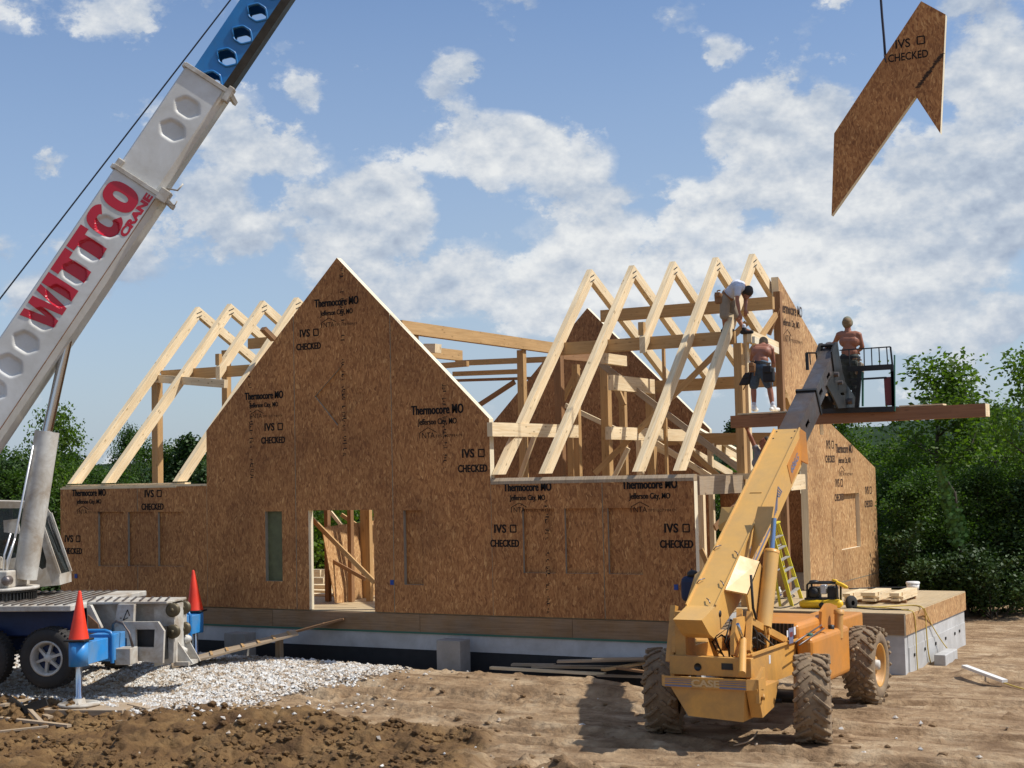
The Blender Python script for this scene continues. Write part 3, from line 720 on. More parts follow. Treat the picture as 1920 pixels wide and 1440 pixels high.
def rafter(x, lower=None, rear_end=34.9, rear=True, w=.13, d=.24):
    r = MB(); y0 = Y0+.02 if lower is None else lower; z0 = ZW+.07+(y0-Y0)*1.005
    a = V((x, y0, z0)); b = V((x, RYR+.0, RZ)); dv = (b-a).normalized(); nn = V((0, dv.z, -dv.y))
    if lower is None: poly = [a, b, b-V((0, 0, d*1.42)), a+V((0, d*1.42, 0))]
    else: poly = [a, b, b-V((0, 0, d*1.42)), a-V((0, 0, d*1.42))]
    r0 = random.random()*9
    def extr(poly, along):
        P = [V((x-w/2, p.y, p.z)) for p in poly]; T = V((w, 0, 0)); al = along; ac = V((0, al.z, -al.y))
        uv = lambda p: (p.dot(al)+r0, p.dot(ac)+p.x)
        r.face(P[::-1], [uv(p) for p in P[::-1]]); Q = [p+T for p in P]; r.face(Q, [uv(p) for p in Q])
        for i in range(len(P)):
            c4 = [P[i], P[(i+1) % len(P)], P[(i+1) % len(P)]+T, P[i]+T]; r.face(c4, [uv(p) for p in c4])
    extr(poly, dv)
    if rear:
        e = V((x, rear_end, RZ-(rear_end-RYR)*.487)); dv2 = (e-b).normalized(); vd = d*1.12
        extr([b, b-V((0, 0, vd)), e-V((0, 0, vd)), e], dv2)
    pk = r.build('rafter', M['pine'], house)
    c = MB()         # ridge straps
    for dz in (.06, .17): c.beam((x+w/2+.004, RYR-.10, RZ-.14-dz), (x+w/2+.004, RYR+.10, RZ-.06-dz), .010, .018)
    c.build('ridge_strap', M['black'], pk)
    return pk
RXS = [-26.28, -25.18, -24.08, -22.98, -14.58, -13.52, -12.52, -11.5, -10.66]
for i, x in enumerate(RXS):
    low = 28.55 if i in (2, 6) else None
    rafter(x, low, 34.9 if x > -15 else 32.9)
# studs that carry the two short rafters
for x in (-24.08, -12.52):
    mb = MB(); mb.box(x-.10, x+.02, 28.58, 28.70, 6.88, 7.02+.14); mb.build('rafter_block', M['timber'], house)
mb = MB(); p = PY(497, 621, 28.9); mb.beam(PY(493, 616, 28.4), PY(514, 637, 28.7), .2, .10, (0, 0, 1)); mb.build('rafter_block', M['timber_dk'], house)

def part_beam(name, p, q, w, h, m='timber', up=(0, 0, 1), drop=False):
    b = MB(); b.beam(p, q, w, h, up, drop=drop); return b.build(name, M[m], house)
# purlins along the house
part_beam('purlin', (-14.75, 28.9, 6.86), (XR-.16, 28.9, 6.86), .14, .27, drop=True)
part_beam('purlin', (-26.2, 28.9, 6.86), (-22.2, 28.9, 6.86), .14, .27, drop=True)
part_beam('purlin', (-14.35, 30.45, 7.70), (XR+.16, 30.45, 7.70), .14, .27, drop=True)
part_beam('purlin', (-24.6, 30.45, 7.70), (-22.2, 30.45, 7.70), .14, .27, drop=True)
part_beam('purlin', (-14.9, 34.75, 6.30), (XR-.18, 34.75, 6.30), .14, .30, drop=True)
# cross-gable purlins and ridge-side members running back
part_beam('purlin', (-16.9, 25.88, 7.28), (-16.9, 33.3, 7.28), .15, .27, drop=True)
part_beam('purlin', (-19.85, 25.88, 7.28), (-19.85, 33.3, 7.28), .15, .27, 'timber', drop=True)
# posts: (pixel x at mid height, plane Y, z top, z bottom, width, depth)
def post(x, y, z0, z1, w=.16, d=.16, m='timber'):
    b = MB(); b.box(x-w/2, x+w/2, y-d/2, y+d/2, z0, z1); return b.build('post', M[m], house)
post(PY(295, 800, 28.9).x, 28.9, ZF, 6.58, .20, .20); post(PY(424, 660, 31.0).x, 31.0, ZF, 7.5, .18, .18)
p = PX(782, 700, -16.9); post(-16.98, p.y, ZF, 7.0, .17, .17); p = PX(984, 700, -16.9); post(-16.98, p.y, ZF, 7.0, .17, .17)
post(-19.8, 28.7, ZF, 7.0, .17, .17); post(-19.8, 31.5, ZF, 7.0, .17, .17)
post(PY(1048, 700, 31.5).x, 31.5, ZF, 6.9, .18, .18, 'timber_dk'); post(PY(1137, 780, 32.5).x, 32.5, ZF, 6.7, .20, .22)
post(PY(1081, 750, 31.8).x, 31.8, ZF, 6.6, .15, .15); post(PY(1168, 760, 34.6).x, 34.6, ZF, 6.1, .16, .16)
post(PY(1388, 760, 28.9).x, 28.9, ZF, 6.60, .17, .17); post(PY(1400, 760, 29.2).x+.05, 29.15, ZF, 6.85, .08, .14, 'pine')
post(PY(1247, 760, 32.0).x, 32.0, ZF, 7.0, .06, .09, 'timber'); post(PY(1221, 800, 34.6).x, 34.6, ZF, 6.1, .2, .2)
post(PY(1472, 640, 31.3).x-.12, 31.25, ZF, 7.9, .15, .15, 'timber_dk'); post(PY(1470, 970, 31.9).x, 31.9, ZF, 3.85, .10, .14, 'pine'); post(PY(1455, 970, 33.2).x, 33.2, ZF, 3.85, .3, .16)
post(PY(1315, 940, 30.0).x, 30.0, ZF, 3.6, .14, .14, 'pine'); post(-10.45, Y0+.14, ZF, 3.78, .09, .14, 'edge')
post(PY(1072, 850, 33.0).x, 33.0, ZF, 4.9, .16, .16); post(PY(1200, 850, 33.2).x, 33.2, ZF, 5.0, .14, .14, 'pine')
post(PY(1277, 850, 34.7).x, 34.7, ZF, 4.9, .12, .12, 'timber_dk'); post(PY(1332, 850, 35.0).x, 35.0, ZF, 4.8, .12, .12, 'pine')
# light-faced cross beams (their +X faces catch the sun)
part_beam('tie_beam', PX(918, 792, -14.55), PX(1080, 797, -14.55)+V((0, 0, 0)), .12, .28, 'pine', drop=True)
def ybeam(px0, py0, px1, X, h, w=.14, m='timber', name='tie_beam'):
    a = PX(px0, py0, X); b = PX(px1, py0, X); b.z = a.z; return part_beam(name, a, b, w, h, m, drop=True)
ybeam(1145, 703, 1222, -13.9, .34, m='pine'); ybeam(1130, 662, 1170, -14.2, .24, m='pine'); ybeam(1140, 800, 1300, -13.6, .28, m='pine')
part_beam('tie_beam', PY(1400, 619, 29.0)+V((.05, 0, 0)), PY(1456, 642, 30.9), .10, .26, 'pine', drop=True)
part_beam('tie_beam', PY(1408, 631, 28.8)+V((.05, 0, 0)), PY(1458, 652, 30.7), .06, .14, 'edge', drop=True)
part_beam('tie_beam', PY(1052, 655, 32.0), PY(1120, 662, 34.0), .14, .25, 'timber_dk', drop=True)
part_beam('tie_beam', PY(1232, 813, 34.9), PY(1458, 811, 34.9), .14, .30, drop=True)
part_beam('tie_beam', PY(1306, 893, 26.6), PY(1390, 891, 28.8), .12, .36, 'board', drop=True); part_beam('tie_beam', PY(1478, 891, 31.6), PY(1505, 889, 32.6), .12, .34, 'pine', drop=True)
part_beam('tie_beam', PY(1306, 890, 28.8), PY(1470, 886, 28.8), .10, .12, 'pine', drop=True)
part_beam('tie_beam', PY(285, 702, 28.9), PX(424, 712, -23.2), .10, .20, 'pine', drop=True)
part_beam('tie_beam', PY(855, 676, 32.4), PY(1040, 668, 32.4), .09, .14, 'timber', drop=True); part_beam('tie_beam', PY(827, 681, 30.6), PY(877, 677, 30.6), .12, .13, 'timber', drop=True)
part_beam('tie_beam', PY(850, 697, 33.0), PY(976, 692, 33.0), .10, .12, 'timber', drop=True); part_beam('tie_beam', PY(800, 645, 31.0), PY(822, 645, 31.0), .3, .22, 'pine', drop=True)
part_beam('tie_beam', PY(840, 714, 33.0), PY(998, 709, 33.0), .10, .07, 'timber_dk')
# braces
def brace(a, Ya, b, Yb, w=.09, h=.13, m='timber', name='brace'): return part_beam(name, PY(*a, Ya), PY(*b, Yb), w, h, m)
brace((890, 765), 33.0, (965, 716), 33.0, .07, .12, 'timber_dk'); brace((1115, 888), 30.2, (1400, 605), 31.2, .06, .13)
brace((1108, 668), 31.0, (1400, 890), 31.6, .08, .14, 'board'); brace((1205, 815), 33.5, (1360, 912), 33.5, .07, .14, 'pine'); brace((1240, 795), 34.2, (1372, 915), 34.2, .07, .12, 'timber')
brace((1140, 690), 34.0, (1170, 760), 34.0, .1, .14); brace((1388, 690), 28.9, (1455, 590), 30.9, .07, .12, 'timber'); brace((1300, 800), 35.5, (1395, 852), 35.5, .3, .07, 'edge')
brace((1300, 820), 36.0, (1405, 880), 36.0, .3, .07, 'pine'); brace((1060, 760), 35.2, (1250, 850), 35.2, .07, .12, 'pine'); brace((1472, 742), 31.4, (1510, 850), 32.9, .12, .12, 'timber')
brace((1435, 890), 33.0, (1340, 990), 31.0, .05, .14, 'timber_dk'); brace((1150, 898), 30.0, (1178, 840), 30.0, .06, .10, 'pine'); brace((975, 895), 29.5, (1003, 815), 29.5, .06, .10, 'pine')
brace((1314, 1030), 29.0, (1345, 1100), 29.0, .05, .10, 'timber'); brace((1085, 690), 32.5, (1050, 760), 32.5, .08, .12); brace((1460, 575), 31.0, (1442, 628), 31.0, .06, .08, 'timber_dk')
# seen through the front door: framing, a leaning sheet, stacked boards
dx0, dx1 = dr[0], dr[1]
for px in (614.5, 658): pp = PY(px, 1040, 27.6); post(pp.x, 27.6, ZF, 3.8, .10, .12, 'timber_dk')
post(PY(692, 1030, 27.9).x, 27.9, ZF, 3.9, .12, .12, 'timber'); brace((580, 968), 26.6, (702, 1092), 26.6, .05, .10, 'timber'); brace((624, 1052), 27.2, (685, 1086), 27.2, .05, .08, 'timber_dk')
brace((640, 965), 29.0, (672, 987), 29.0, .05, .09, 'timber'); brace((620, 960), 29.5, (640, 985), 29.5, .05, .08, 'pine')
mb = MB(); A_, B_ = PY(602, 989, 26.9), PY(703, 976, 29.6); C_, D_ = PY(703, 1126, 29.4), PY(628, 1131, 27.0)
mb.prism([D_, C_, B_, A_], (B_-A_).cross(D_-A_).normalized()*.02*(-1 if (B_-A_).cross(D_-A_).y < 0 else 1)); mb.build('inner_sheet', M['osb_sun_tint'], house)
mb = MB()
for k, (x0, x1, z) in enumerate(((578, 600, 1068), (578, 606, 1083), (578, 612, 1096), (578, 618, 1106), (578, 622, 1117))):
    a = PY(x0-20, z, 31.5-k*.7); b = PY(x1, z, 31.5-k*.7); mb.box(a.x, b.x, a.y, a.y+.3, ZF, max(ZF+.05, a.z))
mb.build('board_pile', M['pine'], house)
# inner faces of the roof-less rear lean-to: joist row
for k in range(5): part_beam('joist', (XR-.3-k*.9, 34.85, 4.75), (XR-.3-k*.9, 38.5, 3.95), .05, .2, 'pine', drop=True)
mb = MB()
for px, py in ((143, 1080), (735.5, 1092), (1268, 1101)): mb = MB(); p = PY(px, py, Y0); mb.box(p.x-.04, p.x+.04, Y0-.02, Y0+.01, p.z-.05, p.z+.05); mb.build('outlet_box', M['bluebox'], house)

# ---- ink on the panels, as stamped
EX, EZ = V((1, 0, 0)), V((0, 0, 1)); EY = V((0, 1, 0))
def ivs(px, py, par, s=1.0, onx=None, m='ink'):
    p = PY(px, py, Y0) if onx is None else PX(px, py, onx); r = EX if onx is None else EY
    text('IVS', .235*s, p+EZ*.045*s-r*.10*s, r, EZ, M[m], par, 'stencil', .004, .88, space=1.06, fat=.006)
    text('CHECKED', .20*s, p-EZ*.235*s, r, EZ, M[m], par, 'stencil', .004, .70, space=1.05, fat=.006)
    b = MB(); c = p+EZ*.125*s+r*.20*s; nn = r.cross(EZ)
    for a1, a2 in (((-1, -1), (1, -1)), ((-1, 1), (1, 1)), ((-1, -1), (-1, 1)), ((1, -1), (1, 1))):
        u0 = c+r*a1[0]*.062*s+EZ*a1[1]*.068*s+nn*.002; u1 = c+r*a2[0]*.062*s+EZ*a2[1]*.068*s+nn*.002; b.beam(u0, u1, .012 if a1[1] == a2[1] else .012, .024 if a1[1] == a2[1] else .022, EZ if a1[1] == a2[1] else r)
    b.build('check_box', M[m], par)
def core(px, py, par, s=1.0, onx=None, m='ink', sx=.82):
    p = PY(px, py, Y0) if onx is None else PX(px, py, onx); r = EX if onx is None else EY
    text('Thermocore MO', .235*s, p, r, EZ, M[m], par, 'stencil', .004, sx*.78, space=1.04, fat=.008)
    text('Jefferson City, MO', .15*s, p-EZ*.185*s, r, EZ, M[m], par, 'stencil', .002, sx*.86, fat=.004)
    a = p-EZ*.43*s-r*.20*s; text('NTA', .15*s, a, r, EZ, M[m], par, 'stencil', 0, .9)
    text('TPS102798419', .07*s, p-EZ*.42*s+r*.23*s, r, EZ, M[m], par, 'stencil', 0, 1.1, space=1.2)
    b = MB(); nn = r.cross(EZ)
    for (u0, u1) in (((-.18, .10), (0, .19)), ((0, .19), (.18, .10)), ((-.18, .10), (-.18, 0))):
        b.beam(a+r*u0[0]*s+EZ*u0[1]*s+nn*.002, a+r*u1[0]*s+EZ*u1[1]*s+nn*.002, .008, .012, EZ if u0[0] != u1[0] else r)
    b.build('logo_roof', M[m], par)
ivs(135, 1020, LW[0], 1.0); core(167, 930, LW[0], .98); ivs(286, 936, LW[1], 1.03)
ivs(578.5, 635, GW[1]); core(631, 573, GW[1], 1.05); ivs(512, 811, GW[0]); core(495, 748, GW[0], .97)
core(820, 776, GW[2], 1.15); ivs(886, 862, GW[2], 1.05)
ivs(946, 1003, RW[0], 1.0); core(989, 920.5, RW[0], .98); core(1218, 916, RW[1], 1.04); ivs(1268, 1003, RW[1], 1.02)
core(1483, 590, RG, 1.5, XR, 'ink_lt'); core(1583, 849, RG, 1.35, XR, 'ink_lt'); ivs(1556, 845, RG, 1.2, XR, 'ink_lt'); ivs(1573, 917, RG, 1.2, XR, 'ink_lt'); ivs(1628, 930, RG, 1.2, XR, 'ink_lt')
# runs of mill stamps on the sheets: short smeared strokes one above another
def millrun(px, py0, py1, par, w=.075, dens=1.0):
    b = MB(); a = PY(px, py0, Y0); c = PY(px+(py1-py0)*.02, py1, Y0); z = a.z
    rr = random.Random(int(px)*7+int(py0))
    while z > c.z:
        hgt = rr.uniform(.012, .05); f = (a.z-z)/(a.z-c.z+1e-6); x = a.x+(c.x-a.x)*f
        if rr.random() < .72*dens:
            u0 = rr.uniform(-w, 0); u1 = rr.uniform(.0, w)
            b.box(x+u0, x+u1, Y0-.003, Y0+.004, z-hgt*.55, z)
            if rr.random() < .5: b.box(x-w*.8, x-w*.5, Y0-.003, Y0+.004, z-hgt*1.4, z-hgt*.4)
        z -= hgt*1.25
        if rr.random() < .035: z -= .25
    tag(b.build('mill_stamp', M['ink_mid'], par), kind='stuff')
for px, y0, y1, par in ((640, 500, 880, GW[1]), (469, 700, 895, GW[0]), (832, 715, 905, GW[2])): millrun(px, y0, y1, par, .06, .8)
millrun(1024, 905, 1150, RW[0], .05, .8)

# ================================================================== MOBILE CRANE
CE = V((-19.3, 19.1, 0)); CA = V((.945, .327, 0)).normalized(); CO = V((-CA.y, CA.x, 0)); UZ = V((0, 0, 1))
def L(u, v, w): return CE+CA*u+CO*v+UZ*w
def lbox(mb, u0, u1, v0, v1, w0, w1, mi=0, bev=0.0):
    d = [abs(u1-u0), abs(v1-v0), abs(w1-w0)]; A = [CA, CO, UZ]; k = max(range(3), key=lambda q: d[q]); o = [k, (k+1) % 3, (k+2) % 3]
    mb.obox(L((u0+u1)/2, (v0+v1)/2, (w0+w1)/2), A[o[0]], A[o[1]], A[o[2]], d[o[0]]/2, d[o[1]]/2, d[o[2]]/2, mi, bev)
def cpart(name, mb, m, parent=None): return mb.build(name, [M[x] for x in m] if isinstance(m, (list, tuple)) else M[m], parent or crane)
crane = thing('mobile_crane', L(-2.5, 2.4, 0), 'white and blue mobile crane with a long dimpled boom rising past the house gable', 'crane')
def Lp(px, py, v): return PP(px, py, L(0, v, 0), CO)
def uvw(P): d = P-CE; return d.dot(CA), d.dot(CO), P.z
# carrier
mb = MB(); lbox(mb, -7.5, -.62, .95, 4.3, 1.66, 1.77, 0, .02); lbox(mb, -.62, .96, 1.60, 2.55, 1.73, 1.775, 0, .01)
deck = cpart('deck', mb, 'cranewhite')
mb = MB(); k = -7.4
while k < .95:
    v0, v1 = (.97, 4.28) if k < -.7 else (1.62, 2.53); mb.beam(L(k-.5 if k < -.7 else k-.3, v1, 1.785), L(k, v0, 1.785), .035, .02); k += .17
cpart('deck_tread', mb, 'steel', deck)
mb = MB(); lbox(mb, -7.5, -.75, 1.95, 3.0, .85, 1.66); cpart('chassis_rail', mb, 'navy')
mb = MB(); lbox(mb, -7.4, -.8, 1.5, 1.94, 1.15, 1.64, 0, .03); cpart('side_locker', mb, 'navy')
mb = MB(); lbox(mb, -.75, .62, 1.85, 2.45, .75, 1.728, 0, .02); cpart('rear_frame', mb, 'cranewhite')
mb = MB()
def sideplate(pts, v, th, mat, name, mb=None, mi=0):
    b = MB(); P = [Lp(x, y, v) for x, y in pts]; b.prism(P, CO*th, 0); return cpart(name, b, mat)
def cr3(*pts): return [(x/4.8, 1080+y/4.8) for x, y in pts]
sideplate(cr3((780, 262), (812, 262), (915, 470), (915, 560), (835, 590), (790, 560)), 1.50, .10, 'cranewhite', 'gusset_plate')
sideplate(cr3((790, 350), (880, 430), (905, 545), (840, 580), (795, 500)), 1.48, .018, 'rust', 'worn_patch')
sideplate(cr3((1060, 255), (1205, 255), (1195, 495), (1015, 520)), 1.50, .12, 'cranewhite', 'gusset_plate')
mb = MB(); a_, b_ = Lp(222, 1142, 1.495), Lp(243, 1160, 1.495)
for p_, q_ in (((231, 1163), (239, 1143)), ((239, 1143), (243, 1155)), ((231, 1163), (240, 1158)), ((225, 1159), (228, 1159))): mb.beam(Lp(*p_, 1.492), Lp(*q_, 1.492), .012, .008, CO)
cpart('paint_scrawl', mb, 'ink')
# rear plates with guide sheaves
for v in (1.80, 2.32):
    mb = MB(); P = [L(.62, v, .55), L(1.0, v, .62), L(1.03, v, 1.72), L(.62, v, 1.77)]; mb.prism(P, CO*.05); rp = cpart('rear_plate', mb, 'cranewhite')
    for w in (1.60, 1.20):
        c = L(1.0, v-.06, w); mb = MB(); mb.revolve(c, CO, [(0, 0), (0, .10), (.015, .13), (.03, .13), (.04, .10), (.07, .10), (.08, .13), (.095, .13), (.11, .10), (.11, 0)], 28)
        mb.revolve(c-CO*.02, CO, [(0, 0), (0, .035), (.03, .04)], 12); cpart('sheave', mb, 'gold', rp)
mb = MB(); P = [L(1.0, 1.9, .55), L(1.02, 2.40, .6), L(1.02, 2.40, 1.70), L(1.0, 1.86, 1.7)]; mb.prism(P, CA*-.04); cpart('rear_plate', mb, 'cranewhite')
mb = MB()
for w in (.8, 1.0): mb.revolve(L(1.03, 2.15+(w-.8), w), CA, [(0, .09), (.05, .07), (.09, .05), (.10, 0)], 14)
lbox(mb, 1.0, 1.25, 1.9, 2.4, .55, .62); mb.prism([L(1.0, 2.0, .55), L(1.3, 2.0, .58), L(1.0, 2.0, 1.0)], CO*.03); mb.prism([L(1.0, 2.37, .55), L(1.3, 2.37, .58), L(1.0, 2.37, 1.1)], CO*.03)
cpart('tow_bracket', mb, 'cranewhite')
# outriggers
def outrigger(v_end, v_in, sgn, label):
    o = []
    mb = MB(); vc = v_end
    lbox(mb, -.17, .17, min(vc, vc+sgn*1.05), max(vc, vc+sgn*1.05), .82, 1.20, 0, .01)
    mb.revolve(L(0, vc, .80), UZ, [(0, 0), (0, .172), (.42, .172), (.42, 0)], 24)
    beam = cpart('outrigger_beam', mb, 'bluemid')
    mb = MB(); lbox(mb, -.22, .22, min(vc+sgn*.85, v_in), max(vc+sgn*.85, v_in), .77, 1.25, 0, .012); cpart('outrigger_sleeve', mb, 'bluemid')
    mb = MB(); c0 = vc+sgn*.84
    for k in range(7):
        pass
    mb.tube([L(.235, c0, .74), L(.235, c0, 1.22), L(.20, c0, 1.29), L(.1, c0, 1.32), L(-.25, c0, 1.32)], .035, 8); cpart('hose_guard', mb, 'blue', beam)
    mb = MB(); mb.revolve(L(0, vc, .16), UZ, [(0, 0), (0, .075), (.10, .075), (.12, .058), (.70, .058)], 20); cpart('jack_leg', mb, 'chrome', beam)
    mb = MB(); mb.revolve(L(0, vc, .115), UZ, [(0, 0), (0, .36), (.03, .37), (.05, .34), (.035, .12), (.12, .10), (.12, 0)], 32)
    for k in range(4):
        a = k*math.pi/2+.4; mb.beam(L(math.cos(a)*.08, vc+math.sin(a)*.08, .17), L(math.cos(a)*.33, vc+math.sin(a)*.33, .15), .02, .05)
    cpart('jack_foot', mb, 'cranewhite', beam)
    return beam
outrigger(0.0, 1.75, 1, ''); outrigger(5.35, 2.5, -1, '')
mb = MB(); lbox(mb, .20, .50, 1.02, 1.35, .68, .98, 0, .015); cpart('valve_box', mb, 'cranewhite')
mb = MB(); mb.prism([L(.25, 1.42, .72), L(.95, 1.42, .66), L(.98, 1.42, 1.25), (L(.86, 1.42, 1.42)), L(.15, 1.42, 1.42), L(.02, 1.42, 1.30), L(.02, 1.42, 1.12), L(.25, 1.42, 1.12)], CO*.07, 0, None, [([L(.42, 1.42, .95), L(.78, 1.42, .95), L(.80, 1.42, 1.28), L(.42, 1.42, 1.28)], None, 0)]); cpart('outrigger_bracket', mb, 'cranewhite')
mb = MB(); lbox(mb, .1, .9, 1.6, 1.8, .7, 1.3); cpart('bracket_back', mb, 'black')
mb = MB()
for k in range(2): mb.tube([Lp(210+k*2, 1186, 1.40), Lp(211+k*2, 1170, 1.33), Lp(218, 1164+k*2, 1.28), Lp(230, 1168+k*2, 1.22), Lp(241+k, 1185, 1.18), Lp(248+k*2, 1213, 1.15)], .018, 6)
cpart('hydraulic_hose', mb, 'steel')
# wheels
def crane_wheel(u, v, sgn):
    mb = MB(); c = L(u, v, .80); ax = CO*sgn
    prof = [(.30, .30), (.31, .40), (.27, .50), (.24, .545), (.0, .56), (-.0, .56)]
    mb.revolve(c, ax, [(-.0, .29), (-.02, .32), (-.035, .42), (-.02, .50), (.02, .548), (.08, .56), (.24, .56), (.30, .54), (.33, .42), (.31, .30)], 48)
    tyre = cpart('wheel', mb, 'rubber')
    mb = MB()
    for k in range(44):
        a = k*2*math.pi/44; d = (CA*math.cos(a)+UZ*math.sin(a)); t = d.cross(CO); mb.obox(c+ax*.05+d*.553, ax, t, d, .055, .018, .012); mb.obox(c+ax*.26+d*.553, ax, t, d, .055, .018, .012)
    cpart('tread', mb, 'rubber', tyre)
    mb = MB(); mb.revolve(c, ax, [(-.01, .31), (-.025, .325), (-.035, .30), (.0, .275), (.10, .27), (.14, .24)], 40); cpart('rim', mb, 'cranewhite', tyre)
    mb = MB(); mb.revolve(c, ax, [(.16, .0), (.16, .27)], 32); cpart('wheel_disc', mb, 'navy', tyre)
    mb = MB(); mb.revolve(c, ax, [(-.0, 0), (-.0, .06), (.02, .075), (.05, .085), (.12, .12), (.15, .12)], 20)
    for k in range(6):
        a = k*math.pi/3+.3; d = (CA*math.cos(a)+UZ*math.sin(a)); mb.beam(c+ax*.06+d*.07, c+ax*.10+d*.275, .05, .07, ax)
    cpart('hub', mb, 'cranewhite', tyre)
for u in (-1.12, -2.46, -5.6):
    crane_wheel(u, 1.0, 1); crane_wheel(u, 4.2, -1)
mb = MB()
for u in (-1.12, -2.46): mb.tube([L(u, 1.3, .8), L(u, 3.9, .8)], .09, 10)
cpart('axle', mb, 'black')
# turntable, turret, winch housing
TC = Lp(4, 1118, 2.35); tu = uvw(TC)[0]
mb = MB(); mb.revolve(L(tu, 2.35, 1.77), UZ, [(0, .62), (.16, .62), (.16, .66), (.20, .66), (.20, 0)], 48)
for k in range(60):
    a = k*2*math.pi/60; d = CA*math.cos(a)+CO*math.sin(a); mb.obox(L(tu, 2.35, 1.85)+d*.635, UZ, d, UZ.cross(d), .07, .018, .014)
cpart('slewing_ring', mb, 'black')
mb = MB(); mb.revolve(L(tu, 2.35, 1.97), UZ, [(0, 0), (0, .70), (.05, .70), (.05, 0)], 40); lbox(mb, tu-2.2, tu+.35, 1.9, 2.8, 2.02, 2.35, 0, .03); cpart('turret', mb, 'cranewhite')
mb = MB(); mb.revolve(L(tu+.36, 1.86, 2.17), CO, [(-.08, 0), (-.08, .06), (-.04, .09), (0, .09), (.1, .09)], 20); cpart('cylinder_pin', mb, 'steel')
# boom: built in its own vertical plane from turret to the hanging load
T0 = L(tu, 2.35, 0); LOADXY = V((-7.45, 29.9, 0)); BH = (LOADXY-V((T0.x, T0.y, 0))).normalized(); BN = BH.cross(UZ)        # BN points towards the camera side
if BN.y > 0: BN = -BN
# cab: turned with the boom
CPO = T0-BN*.62
def Cp(x, y, d=0.0): return PP(x, y, CPO, BN)-BN*d
def Cd(P, d): return P-BN*d
cabp = [(-70, 938), (56, 941), (72, 964), (111, 1077), (112, 1097), (45, 1103), (-70, 1104)]
W1 = [(-60, 953), (-8, 953), (-8, 1052), (-60, 1052)]; W2 = [(-2, 953), (50, 953), (54, 972), (54, 1040), (-2, 1052)]; W3 = [(61, 972), (65, 972), (87, 1052), (86, 1064), (78, 1068), (58, 1050)]
mb = MB(); mb.prism([Cp(x, y) for x, y in cabp], -BN*.05, 0, None, [([Cp(x, y) for x, y in w], None, 0) for w in (W1, W2, W3)]); cb = cpart('cab', mb, 'cranewhite')
cq = [Cp(x, y) for x, y in cabp]; CDp = .92
mb = MB(); mb.prism([Cd(p, CDp) for p in cq], -BN*.05, 0, None, [([Cp(x, y, CDp) for x, y in w], None, 0) for w in (W1, W2)])
for i, j, t in ((0, 1, -UZ), (4, 5, UZ), (5, 6, UZ), (3, 4, -BH)): mb.prism([Cd(cq[i], .051), Cd(cq[j], .051), Cd(cq[j], CDp-.001), Cd(cq[i], CDp-.001)], t*.03)
cpart('cab_shell', mb, 'cranewhite', cb)
mb = MB()
for w in (W1, W2, W3): mb.prism([Cp(x, y, .025) for x, y in w], -BN*.006)
gn = NT('tinted_glass'); gn.color((.02, .03, .03)); gn.set(.05, 0, .6); gn.b.inputs['Alpha'].default_value = .55; M['tint'] = gn.m
mb.prism([Cd(cq[1], .06)-BH*.02, Cd(cq[3], .06)-BH*.02, Cd(cq[3], CDp-.02)-BH*.02, Cd(cq[1], CDp-.02)-BH*.02], -BH*.006); cpart('window', mb, 'tint', cb)
mb = MB()
for d in (.0, CDp-.03): mb.beam(Cd(cq[2], d)+BH*.015, Cd(cq[3], d)+BH*.015, .05, .05, BH)
cpart('windscreen_pillar', mb, 'cranewhite', cb)
mb = MB(); mb.tube([Cd(cq[2].lerp(cq[3], .0), .4)+BH*.03, Cd(cq[2].lerp(cq[3], .65), .35)+BH*.05], .014, 6); mb.tube([Cd(cq[2].lerp(cq[3], .05), .6)+BH*.03, Cd(cq[2].lerp(cq[3], .6), .55)+BH*.05], .014, 6); cpart('wiper', mb, 'black', cb)
mb = MB(); mb.prism([Cp(x, y, -.25) for x, y in ((13, 975), (40, 972), (44, 1000), (14, 997))], -BN*.05); cpart('mirror', mb, 'cranewhite', cb)
mb = MB(); c = (cq[5]+cq[6])/2; mb.obox(Cd(c, CDp/2)-UZ*.09, BH, BN, UZ, .6, .40, .07); cpart('cab_base', mb, 'black', cb)

